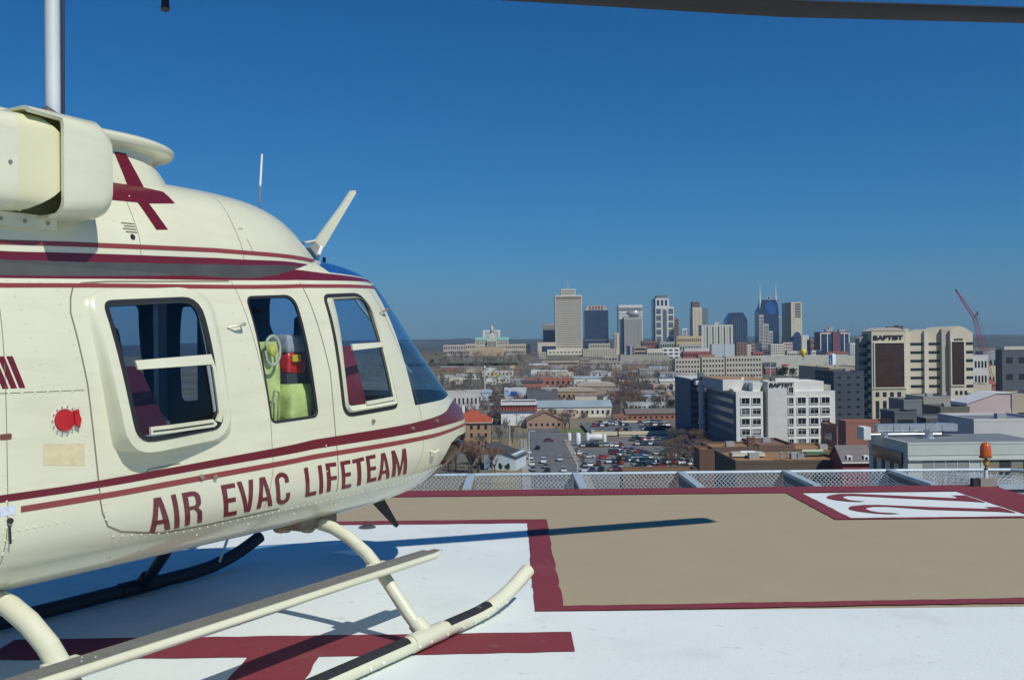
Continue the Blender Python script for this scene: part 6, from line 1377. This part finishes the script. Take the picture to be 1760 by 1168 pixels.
def pole(px, y0, y1, D, rr, m, lab, name='pole', cat='pole', top=None):
    a = at(px, y0, D); g0 = gh(D) if y1 is None else at(px, y1, D).z; r = empty(name, (a.x, D, g0), label=lab, cat=cat); z = a.z-g0
    MB().tube([(0, 0, -1), (0, 0, z)], [rr*1.2, rr*.8], 8).build('shaft', m, r)
    if top == 'ball': MB().lathe([(0, -.6), (.7, -.3), (.9, .3), (.5, 1.2), (0, 1.8)], (0, 0, z), 10).build('finial', m, r, True)
    if top == 'arm': MB().box(-1.3, 1.3, -.08, .08, z-1.2, z-1.0).build('crossarm', m, r)
    if top == 'lamp': MB().tube([(0, 0, z), (.5, 0, z+.3), (1.6, 0, z+.3)], .08, 6).build('arm', m, r); MB().box(1.4, 2.1, -.15, .15, z+.2, z+.35).build('lamp_head', m, r)
    return r
M_POLEW = mat('pole_white', (.66, .66, .64), .5); M_WOODP = mat('pole_wood', (.15, .12, .10), .9)
pole(833, 632, None, 800, .42, M_POLEW, 'tall white flagpole with rounded top below the capitol', 'flagpole', 'flagpole', 'ball')
for i, (px, yt, D, m_, tp, lab) in enumerate(((876, 727, 335, M_POLEW, None, 'pale utility pole beside the shed at the roadside'), (888, 708, 400, M_WOODP, 'arm', 'dark utility pole with crossarm left of the tan brick hall'), (899, 712, 385, M_WOODP, 'arm', 'dark utility pole with crossarm nearest the road on its left'), (909, 742, 330, M_POLEW, 'lamp', 'short lamp post on the left pavement of the road'), (1069, 765, 312, M_WOODP, 'lamp', 'dark lamp post in the middle of the parking lot'), (992, 796, 300, M_POLEW, None, 'short white bollard pole at the road corner of the lot'), (1157, 640, 700, M_POLEW, None, 'tall grey pole left of the shaded hospital wing'), (1216, 632, 620, M_POLEW, None, 'white pole behind the lift pillar roof'), (1324, 625, 800, M_POLEW, 'lamp', 'white lamp post beyond the white hospital roof'))):
    pole(px, yt, None, D, .13 if D < 500 else .28, m_, lab, 'lamp_post' if tp == 'lamp' else 'utility_pole', 'lamp post' if tp == 'lamp' else 'pole', tp)
# silos beside the lot
M_SILO = mat('silo_white', (.68, .68, .66), .5)
for i, (px, py, hp, wp, lab) in enumerate(((978.5, 757, 12, 7, 'leftmost'), (993.5, 763, 18, 9.5, 'largest and second from the left'), (1010, 757, 12, 6.5, 'third from the left'), (1039, 759, 12, 7, 'rightmost'))):
    D = D_at(px, py+3); s = D/1700; c = at(px, py, D); o = empty('storage_silo', (c.x, D, gh(D)), label='white upright storage tank by the lot, %s of four' % lab, cat='tank', group='white storage tanks beside the parking lot')
    hh = hp*s+1; MB().lathe([(wp*s/2, .8), (wp*s/2, hh*.86), (wp*s*.3, hh), (0, hh+.1)], n=16).build('shell', M_SILO, o, True)
    for k in range(4): MB().tube([(wp*s*.4*math.cos(k*1.57+.8), wp*s*.4*math.sin(k*1.57+.8), 0), (wp*s*.4*math.cos(k*1.57+.8), wp*s*.4*math.sin(k*1.57+.8), .9)], .12, 5).build('leg', wall(GREY_), o)
c = at(1023.5, 757, 405); o = empty('storage_tank', (c.x, 405, gh(405)), label='round white tank lying low between the upright tanks', cat='tank'); MB().lathe([(0, -3), (1.2, -2.8), (1.5, -2), (1.5, 2), (1.2, 2.8), (0, 3)], (0, 0, 1.8), 16, ax='x').build('shell', M_SILO, o, True); MB().box(-1.8, -1.4, -.9, .9, 0, .6).box(1.4, 1.8, -.9, .9, 0, .6).build('cradle', wall(GREY_), o)
# parking deck
def deck():
    D = 428; c = at(1090, HOR(1090), D); g0 = gh(D); root = empty('parking_deck', (c.x, D, g0), label='long two level parking deck with cream edge walls behind the lot', cat='parking deck')
    X = lambda px: at(px, HOR(px), D).x-c.x
    zt = ztop(1090, 744, D)-g0
    MB().box(X(1012), X(1168), 0, 58, zt-.5, zt-.02).build('upper_slab', M_ASPH, root)
    for (a, b) in ((1015, 1059), (1062, 1165)): MB().box(X(a), X(b), -.3, -.02, zt-.9, zt+.9).build('edge_wall', wall((.54, .49, .36)), root)
    MB().box(X(1062), X(1165), -.3, 0, 0, .7).build('edge_wall', wall((.50, .45, .34)), root); MB().box(X(1060), X(1140), 57.8, 58.1, zt, zt+.9).build('edge_wall', wall((.54, .49, .36)), root)
    for k in range(9): MB().box(X(1018)+k*4.6, X(1018)+k*4.6+.5, 0, .5, 0, zt-.5).build('column', wall((.5, .45, .34)), root)
    MB().box(X(1014), X(1166), 30, 31, 0, zt-.5).build('core_wall', wall((.10, .09, .085)), root)
    return c.x, g0, zt
deck_x, deck_g, deck_z = deck()
# ---------------------------------------------------------------- the low-rise quarter: rows of small buildings filling the middle distance
_o = ['first', 'second', 'third', 'fourth', 'fifth', 'sixth', 'seventh', 'eighth', 'ninth', 'tenth', 'eleventh', 'twelfth', 'thirteenth', 'fourteenth', 'fifteenth', 'sixteenth', 'seventeenth', 'eighteenth', 'nineteenth', 'twentieth']
_c = [('white', (.60, .59, .55)), ('tan', (.42, .35, .25)), ('red brick', (.28, .12, .09)), ('grey', (.32, .32, .31)), ('cream', (.52, .47, .36)), ('brown', (.24, .17, .12)), ('pale blue', (.40, .46, .50))]
_rf = [M_ROOFG, M_ROOFW, M_ROOFD, M_ROOFB, M_ROOFG]
_r = random.Random(77)
for (nm, D0, xa, xb, n) in (('nearest', 590, 905, 1160, 9), ('second', 690, 760, 1170, 14), ('third', 800, 905, 1500, 18), ('fourth', 930, 780, 1160, 16), ('fifth', 1080, 900, 1480, 20), ('sixth', 1230, 760, 1480, 20), ('seventh', 1400, 930, 1480, 18)):
    k = 0
    for i in range(n):
        px = xa+(xb-xa)*(i+_r.uniform(.1, .7))/n; D = D0+_r.uniform(-30, 30); w0 = _r.uniform(9, 26); dep = _r.uniform(8, 14); X = (px-880)/1700*D
        if any(a-2 < X+w0/2 and b+2 > X-w0/2 and c-2 < D+dep and d+2 > D for a, b, c, d in FOOT): continue
        cn, cc = _r.choice(_c); hgt = _r.uniform(3.5, 7.5); gab = _r.random() < .3
        FOOT.append((X-w0/2, X+w0/2, D, D+dep)); r = empty('building', (X, D, gh(D)), _r.uniform(-.06, .06), 'small %s building in the %s row of the low quarter, %s from the left' % (cn, nm, _o[k]), 'building', 'small buildings of the low quarter'); k += 1
        cv = tuple(q*_r.uniform(.85, 1.1) for q in cc)
        MB().box(-w0/2, w0/2, 0, dep, -3, hgt).build('wall', wall(tuple(round(q, 1) if False else q for q in cc)), r)
        if gab: MB().prism([(-.4, hgt), (dep/2, hgt+2.2), (dep+.4, hgt)], 'x', -w0/2-.4, w0/2+.4).build('roof', _r.choice(_rf), r)
        else: MB().box(-w0/2-.1, w0/2+.1, -.1, dep+.1, hgt, hgt+.35).build('roof', _r.choice(_rf), r); MB().box(-w0*.2, -w0*.2+2, dep*.4, dep*.4+2, hgt+.35, hgt+1.5).build('roof_unit', wall(GREY_), r)
        nw = max(2, int(w0/3)); me = win_mesh(1.3, 1.2, M_GLASSD)
        for q in range(nw):
            if _r.random() < .75: put(me, 'window', r, (-w0/2+w0*(q+.5)/nw, 0, _r.choice((1.2, 1.2, 1.4))))
# ---------------------------------------------------------------- bare winter trees
M_BARK = mat('bark', (.10, .08, .065), .95, var=.2, scale=2)
TW = [mat('twigs_grey_brown', (.19, .15, .12), .95, var=.2, scale=.5), mat('twigs_red_brown', (.23, .14, .105), .95, var=.2, scale=.5), mat('twigs_dark', (.12, .10, .088), .95, var=.2, scale=.5)]
def bare_tree(seed, twig_m, full=1.0):
    r = random.Random(seed); tr = MB(); cr = MB(); twigs = []
    def grow(p, d, L, rad, depth):
        q = p+d*L
        if depth < 3: tr.tube([p, p.lerp(q, .5)+Vector((r.uniform(-.04, .04), r.uniform(-.04, .04), 0))*L, q], [rad, rad*.85, rad*.68], 5, cap=False)
        else: twigs.append((p, q, rad))
        if depth >= 6: return
        n = 2 if depth in (0,) else (3 if depth < 5 else 3)
        if depth == 0: n = 4
        for k in range(n):
            a = r.uniform(0, 6.283); sp = r.uniform(.35, .75) if depth else r.uniform(.3, .6)
            side = Vector((math.cos(a), math.sin(a), 0)); nd = (d*(1-sp*.4)+side*sp+Vector((0, 0, .12))).normalized()
            grow(q if depth else p.lerp(q, r.uniform(.7, 1.)), nd, L*r.uniform(.62, .82)*(1 if depth else .72), rad*.6, depth+1)
    grow(Vector((0, 0, 0)), Vector((r.uniform(-.05, .05), r.uniform(-.05, .05), 1)).normalized(), 3.2, .24, 0)
    for p, q, rad in twigs:
        w_ = max(rad*.55, .022)*full; d = (q-p).normalized(); s = d.cross(Vector((r.uniform(-1, 1), r.uniform(-1, 1), r.uniform(-1, 1)))).normalized()*w_
        cr.add([p-s, p+s, q+s*.5, q-s*.5], [(0, 1, 2, 3)])
    return tr.mesh('trunk', [M_BARK], True), cr.mesh('crown', [twig_m])
def leafy_tree(seed, col, hgt=8., rad=3., n=2600, conic=0.):
    r = random.Random(seed); b = MB(); blobs = [(Vector((r.uniform(-.55, .55)*rad, r.uniform(-.55, .55)*rad, hgt*r.uniform(.35, .85))), rad*r.uniform(.35, .6)) for _ in range(12)]
    for k in range(n):
        c, br = r.choice(blobs); v = Vector((r.gauss(0, 1), r.gauss(0, 1), r.gauss(0, 1))).normalized()*br*r.uniform(.6, 1.05); p = c+v
        if conic: p.x *= 1-conic*p.z/hgt; p.y *= 1-conic*p.z/hgt
        a = Vector((r.uniform(-1, 1), r.uniform(-1, 1), r.uniform(-1, 1))).normalized()*.16; q = a.cross(Vector((r.uniform(-1, 1), r.uniform(-1, 1), r.uniform(-1, 1)))).normalized()*.13
        b.add([p-a, p+q, p+a, p-q], [(0, 1, 2, 3)])
    t = MB().tube([(0, 0, 0), (.1, 0, hgt*.4), (0, 0, hgt*.75)], [.25, .18, .06], 6)
    return t.mesh('trunk', [M_BARK], True), b.mesh('crown', [mat('leaves_%02d' % int(col[1]*1000), col, .8, var=.4, scale=.8)])
TREES = [bare_tree(i, TW[i % 3], 1.+.35*(i % 2)) for i in range(6)]
GREEN = [leafy_tree(50, (.028, .042, .016)), leafy_tree(51, (.045, .065, .022), 6, 2.6)]
ORD = ['first', 'second', 'third', 'fourth', 'fifth', 'sixth', 'seventh', 'eighth', 'ninth', 'tenth', 'eleventh', 'twelfth', 'thirteenth', 'fourteenth', 'fifteenth', 'sixteenth', 'seventeenth', 'eighteenth', 'nineteenth', 'twentieth', 'twenty-first', 'twenty-second', 'twenty-third', 'twenty-fourth', 'twenty-fifth', 'twenty-sixth', 'twenty-seventh', 'twenty-eighth', 'twenty-ninth', 'thirtieth']
def place_tree(kind, x, y, sc, label, group, rz, z=None, name='bare_tree'):
    o = empty(name, (x, y, gh(y) if z is None else z), rz, label, 'tree', group); o.scale = (sc*rnd.uniform(.9, 1.15),)*2+(sc,)
    put(kind[0], 'trunk', o, (0, 0, 0)); put(kind[1], 'crown', o, (0, 0, 0)); return o
# place description, px range, base py range, count, height in metres, kinds
CL = [('left of the shed below the orange roof', 768, 852, 798, 822, 18, 12.5, (1, 1, 4, 0)),
('in the dark thicket right of the parking lot', 1138, 1210, 788, 815, 16, 11, (2, 0, 5, 1)),
('at the back right corner of the parking lot', 1150, 1210, 762, 780, 9, 11, (0, 2, 1)),
('between the orange roofed house and the road', 838, 885, 742, 765, 7, 8, (0, 3, 2)),
('by the tan brick hall across the road', 948, 985, 733, 750, 6, 12, (0, 2)),
('along the right kerb of the road', 990, 1004, 770, 812, 6, 4.5, (2, 0)),
('behind the white warehouse', 1046, 1080, 694, 716, 9, 12, (2, 0, 3)),
('in the left half of the tall belt', 1060, 1110, 650, 705, 28, 13, (0, 1, 2, 3)),
('in the right half of the tall belt', 1106, 1160, 655, 705, 24, 12, (0, 3, 2, 5)),
('in the brown wood left of the flagpole', 752, 835, 655, 674, 26, 11, (0, 3, 2)),
('in the brown wood right of the flagpole', 836, 900, 652, 690, 18, 9, (0, 2, 3)),
('on the slope below the capitol, left part', 742, 815, 612, 640, 26, 13, (2, 0, 5)),
('on the slope below the capitol, right part', 816, 900, 612, 636, 26, 13, (2, 0, 3)),
('around the arched workshop beyond the warehouses', 985, 1060, 632, 668, 24, 11, (0, 2, 3)),
('near the brick warehouse and the red signs', 920, 1000, 640, 655, 14, 9, (0, 3)),
('in front of the pale apartment blocks', 1160, 1290, 640, 650, 14, 9, (2, 0)),
('behind the dark brick building and blue shed', 1080, 1168, 686, 706, 14, 10, (2, 3, 0)),
('around the red brick dormer house', 1440, 1498, 760, 800, 4, 5, (2, 1)),
('near the hall beyond the white hospital roof', 1300, 1480, 630, 644, 12, 8, (2, 0))]
n_tree = 0
for (desc, x0, x1, y0, y1, n, hh, kinds) in CL:
    pts = sorted((rnd.uniform(x0, x1), rnd.uniform(y0, y1)) for _ in range(n))
    for i, (px, py) in enumerate(pts):
        D = D_at(px, py); p = at(px, py, D)
        place_tree(TREES[kinds[i % len(kinds)]], p.x, p.y, hh/10.5*rnd.uniform(.75, 1.15), 'bare tree %s, %s from the left' % (desc, ORD[i]), 'bare trees '+desc, rnd.uniform(0, 6.28)); n_tree += 1
for i, (px, py, sc, k, desc) in enumerate(((1168, 702, 1.5, 1, 'large green bushy tree beside the shaded hospital wing'), (1156, 704, 1.0, 1, 'smaller green bushy tree left of the large green one'), (1180, 706, 1.1, 0, 'dark green tree against the shaded wing'), (1350, 648, 1.6, 0, 'dark evergreen crown left part above the white hospital roof'), (1362, 649, 1.4, 0, 'dark evergreen crown right part above the white hospital roof'), (1063, 800, .45, 0, 'small dark evergreen shrub beside the lot lamp post'), (860, 810, .3, 0, 'left round dark shrub at the shed wall'), (871, 811, .32, 0, 'right round dark shrub at the shed wall'), (1098, 764, .45, 0, 'low green shrub on the lot island'), (743, 628, 1.5, 1, 'pale green tree clump low on the capitol slope by the nose'))):
    D = D_at(px, py); p = at(px, py, D); place_tree(GREEN[k], p.x, p.y, sc, desc, None, i, name='evergreen_tree')
# the wooded mass farther off: one mesh of many crowns
def wood(name, areas, m, seed):
    r = random.Random(seed); b = MB()
    for (x0, x1, D0, D1, n, hh) in areas:
        for _ in range(n):
            D = r.uniform(D0, D1); X = r.uniform(x0-880, x1-880)/1700*D; g0 = gh(D); H_ = hh*r.uniform(.6, 1.2); W_ = H_*.42
            for k in range(46):
                a = r.uniform(0, 6.28); q = math.sqrt(r.random()); z = g0+H_*(.2+.8*r.random()*(1-.35*q)); c = Vector((X+W_*q*math.cos(a), D+W_*q*math.sin(a), z))
                u = Vector((r.uniform(-.5, .5), r.uniform(-.5, .5), 1)).normalized()*r.uniform(.8, 1.7); s = u.cross(Vector((r.uniform(-1, 1), r.uniform(-1, 1), 0))).normalized()*r.uniform(.06, .16)
                b.add([c-u-s, c-u+s, c+u+s*.3, c+u-s*.3], [(0, 1, 2, 3)])
    tag(b.build(name, m), kind='stuff')
wood('distant_bare_woods', [(560, 905, 1000, 1500, 330, 11), (600, 930, 1600, 1900, 260, 12), (905, 1180, 900, 1500, 330, 10), (1180, 1480, 1050, 1500, 150, 9), (-500, 760, 480, 1900, 620, 11), (400, 1000, 2000, 3400, 420, 14), (1000, 1900, 2000, 3400, 500, 14)], TW[0], 4)
wood('nearer_undergrowth', [(760, 905, 480, 900, 190, 6), (1050, 1160, 540, 900, 130, 6), (900, 1050, 520, 900, 110, 5), (1200, 1500, 600, 1000, 120, 6), (1500, 1900, 600, 1400, 200, 9)], TW[2], 5)
# ---------------------------------------------------------------- cars
CARC = {'white': (.80, .80, .78), 'silver': (.55, .56, .57), 'grey': (.18, .185, .19), 'black': (.018, .018, .02), 'dark blue': (.03, .045, .10), 'maroon': (.14, .02, .03), 'red': (.36, .02, .025), 'green': (.04, .08, .06), 'tan': (.36, .30, .21)}
M_TYRE = mat('tyre_rubber', (.02, .02, .02), .9); M_CARG = mat('car_glass', (.02, .026, .032), .06, spec=.8)
_car = {}
def car_meshes(kind, colname):
    k = (kind, colname)
    if k in _car: return _car[k]
    m = mat('car_'+colname.replace(' ', '_'), CARC[colname], .25, var=.02, coat=.8)
    if kind == 'van': body = [(-2.4, .35), (-2.42, 1.0), (-2.35, 1.15), (1.3, 1.15), (2.3, .98), (2.42, .7), (2.4, .35)]; gh_ = [(-2.3, 1.15), (-2.15, 1.85), (.5, 1.88), (1.35, 1.15)]
    elif kind == 'pickup': body = [(-2.6, .45), (-2.6, 1.05), (-.5, 1.05), (1.2, 1.05), (2.5, 1.0), (2.6, .7), (2.55, .45)]; gh_ = [(-.6, 1.05), (-.5, 1.7), (.6, 1.72), (1.2, 1.05)]
    else: body = [(-2.2, .3), (-2.25, .75), (-2.1, .92), (-1.3, .95), (1.0, .93), (2.0, .8), (2.22, .6), (2.2, .3)]; gh_ = [(-1.7, .94), (-1.0, 1.38), (.25, 1.42), (1.05, .93)]
    b = MB().prism(body, 'y', -.86, .86)
    g = MB(); n = len(gh_); ins = [.84, .66, .66, .84]; vs = [(x, -i_, z) for (x, z), i_ in zip(gh_, ins)]+[(x, i_, z) for (x, z), i_ in zip(gh_, ins)]
    g.add(vs, [(0, 1, 2, 3), (7, 6, 5, 4), (0, 4, 5, 1), (2, 6, 7, 3), (1, 5, 6, 2), (3, 7, 4, 0)])
    rf = MB().box(gh_[1][0]-.05, gh_[2][0]+.05, -.68, .68, gh_[1][1]-.02, gh_[2][1]+.04)
    wh = MB().lathe([(.33, -.11), (.33, .11)], n=12, ax='y')
    _car[k] = (b.mesh('body', [m]), g.mesh('windows', [M_CARG]), rf.mesh('roof', [m]), wh.mesh('wheel', [M_TYRE]), body[0][0], body[-1][0]); return _car[k]
def place_car(kind, cn, x, y, z, rz, label, group):
    b, g, rf, wh, xa, xb = car_meshes(kind, cn); o = empty('parked_car' if group != 'cars driving on the road' else 'car', (x, y, z), rz, label, {'van': 'van', 'pickup': 'pickup'}.get(kind, 'car'), group)
    put(b, 'body', o, (0, 0, 0)); put(g, 'windows', o, (0, 0, 0)); put(rf, 'roof', o, (0, 0, 0))
    for sx in (xa*.62, xb*.62):
        for sy in (-.78, .78): put(wh, 'wheel', o, (sx, sy, .33))
PAL = ['white', 'silver', 'white', 'silver', 'white', 'white', 'grey', 'black', 'dark blue', 'silver', 'maroon', 'white', 'green', 'tan', 'black', 'red', 'grey', 'dark blue']
ROWS = [ # description, from, to, n, heading, z offset, skip chance
('in the front left lot corner', (1004, 803), (1030, 801), 3, 1.4, 0), ('in the front row beside the lot corner', (1006, 812), (1032, 810), 3, 1.4, 0),
('in the twin row by the lamp, back line', (1047, 797), (1067, 797), 4, 1.57, 0), ('in the twin row by the lamp, front line', (1050, 810), (1068, 809), 4, 1.57, 0),
('in the right front row, back line', (1082, 793), (1126, 796), 7, .5, 0), ('in the right front row, front line', (1096, 802), (1132, 806), 6, .5, 0),
('in the centre lot row, back line', (1072, 774), (1108, 780), 6, .4, 0), ('in the centre lot row, front line', (1066, 783), (1112, 790), 7, .4, 0),
('by the left lot edge below the tanks', (996, 782), (1012, 787), 3, .2, 0), ('in the long row before the tanks', (1000, 768), (1068, 768), 9, 1.57, 0),
('in the row under the deck wall, back line', (1086, 757), (1150, 757), 10, 1.57, 0), ('in the row under the deck wall, front line', (1094, 765), (1150, 766), 8, 1.57, 0),
('among the trees right of the lot', (1128, 782), (1190, 786), 7, 1.57, 0), ('at the far right end of the lot', (1134, 796), (1185, 800), 6, .3, 0),
('on the deck roof left end, front line', (1018, 741), (1034, 741), 3, 1.57, 1), ('on the deck roof left end, back line', (1020, 733), (1042, 732), 4, 1.57, 1),
('on the deck roof middle, front line', (1060, 740), (1082, 739), 4, 1.57, 1), ('on the deck roof middle, back line', (1048, 729), (1078, 731), 6, 1.57, 1),
('on the deck roof right half, front line', (1110, 738), (1150, 737), 7, .5, 1), ('on the deck roof right half, middle line', (1104, 731), (1142, 732), 7, .5, 1),
('on the deck roof right half, back line', (1100, 726), (1134, 725), 6, 1.57, 1), ('in the leftmost back row of the deck roof', (1024, 724), (1062, 724), 6, 1.57, 1),
('parked behind the pale shed, front line', (866, 782), (884, 784), 3, .1, 0), ('parked behind the pale shed, back line', (864, 776), (884, 777), 3, .1, 0),
('along the left kerb of the road', (909, 780), (917, 810), 4, 1.57, 0),
('in the yard behind the orange roof, front line', (842, 716), (860, 718), 4, 1.2, 0), ('in the yard behind the orange roof, second line', (838, 709), (859, 710), 5, 1.2, 0), ('in the yard behind the orange roof, third line', (836, 702), (858, 703), 5, 1.2, 0), ('in the yard behind the orange roof, fourth line', (836, 696), (856, 697), 5, 1.2, 0),
('in the far crowded yard by the blue sign', (846, 690), (862, 690), 4, 1.2, 0),
('by the dormer house, front line', (1444, 765), (1488, 766), 7, 1.3, 0), ('by the dormer house, back line', (1442, 759), (1486, 759), 7, 1.3, 0),
('along the street below the red signs', (900, 668), (930, 667), 5, 0., 0)]
for (desc, a, b_, n, hd, dk) in ROWS:
    for i in range(n):
        q = i/max(1, n-1); px = a[0]+(b_[0]-a[0])*q; py = a[1]+(b_[1]-a[1])*q+rnd.uniform(-.5, .5)
        if dk:
            zz = deck_g+deck_z; d = at(px, py, 1.)-Vector((0, 0, 1.6)); Y = (zz-1.6)/d.z; Y = min(max(Y, 431), 482); p = at(px, py, Y); x, y, z = d.x*Y, Y, zz
        else: D = D_at(px, py); p = at(px, py, D); x, y, z = p.x, D, gh(D)+.09
        cn = PAL[rnd.randrange(len(PAL))]; kd = rnd.choice(['sedan', 'sedan', 'sedan', 'van', 'pickup'])
        nm = {'sedan': 'car', 'van': 'van', 'pickup': 'pickup'}[kd]
        place_car(kd, cn, x+rnd.uniform(-.3, .3), y, z, hd+rnd.choice([0, math.pi])+rnd.uniform(-.06, .06), '%s %s %s, %s from the left' % (cn, nm, desc, ORD[i]), 'cars parked '+desc)
for (px, py, cn, kd, lab, hd) in ((924, 772, 'black', 'sedan', 'black car alone on the far left lane of the road', 1.57), (934, 796, 'white', 'van', 'white van on the road with dark cars right behind it', 1.57), (962, 792, 'silver', 'sedan', 'silver car in the right hand lane of the road', -1.57), (938, 805, 'grey', 'sedan', 'dark grey car directly behind the white van', 1.57), (941, 812, 'black', 'sedan', 'black car last behind the white van', 1.57), (969, 812, 'silver', 'sedan', 'silver car at the right kerb near the deck edge', -1.57), (943, 760, 'maroon', 'sedan', 'maroon car crossing at the far junction', 0.), (1037, 789, 'red', 'sedan', 'red car alone in the open aisle of the lot', .2), (1057, 781, 'maroon', 'van', 'maroon van at the left end of the centre row', .3)):
    D = D_at(px, py); p = at(px, py, D); place_car(kd, cn, p.x, D, gh(D)+.2, hd, lab, 'cars driving on the road' if px < 1000 else None)
# grey posts of lights etc. beyond; haze
hz = MB().box(-16000, 16000, -3500, 11500, -60, 420).build('haze', [])
hm = bpy.data.materials.new('haze_air'); hm.use_nodes = True; t = hm.node_tree; t.nodes.remove(t.nodes['Principled BSDF'])
pv = t.nodes.new('ShaderNodeVolumePrincipled'); pv.inputs['Color'].default_value = (.52, .74, 1., 1); pv.inputs['Density'].default_value = 7e-5; pv.inputs['Anisotropy'].default_value = .2
t.links.new(pv.outputs[0], t.nodes['Material Output'].inputs['Volume']); hz.data.materials.append(hm); tag(hz, kind='stuff')
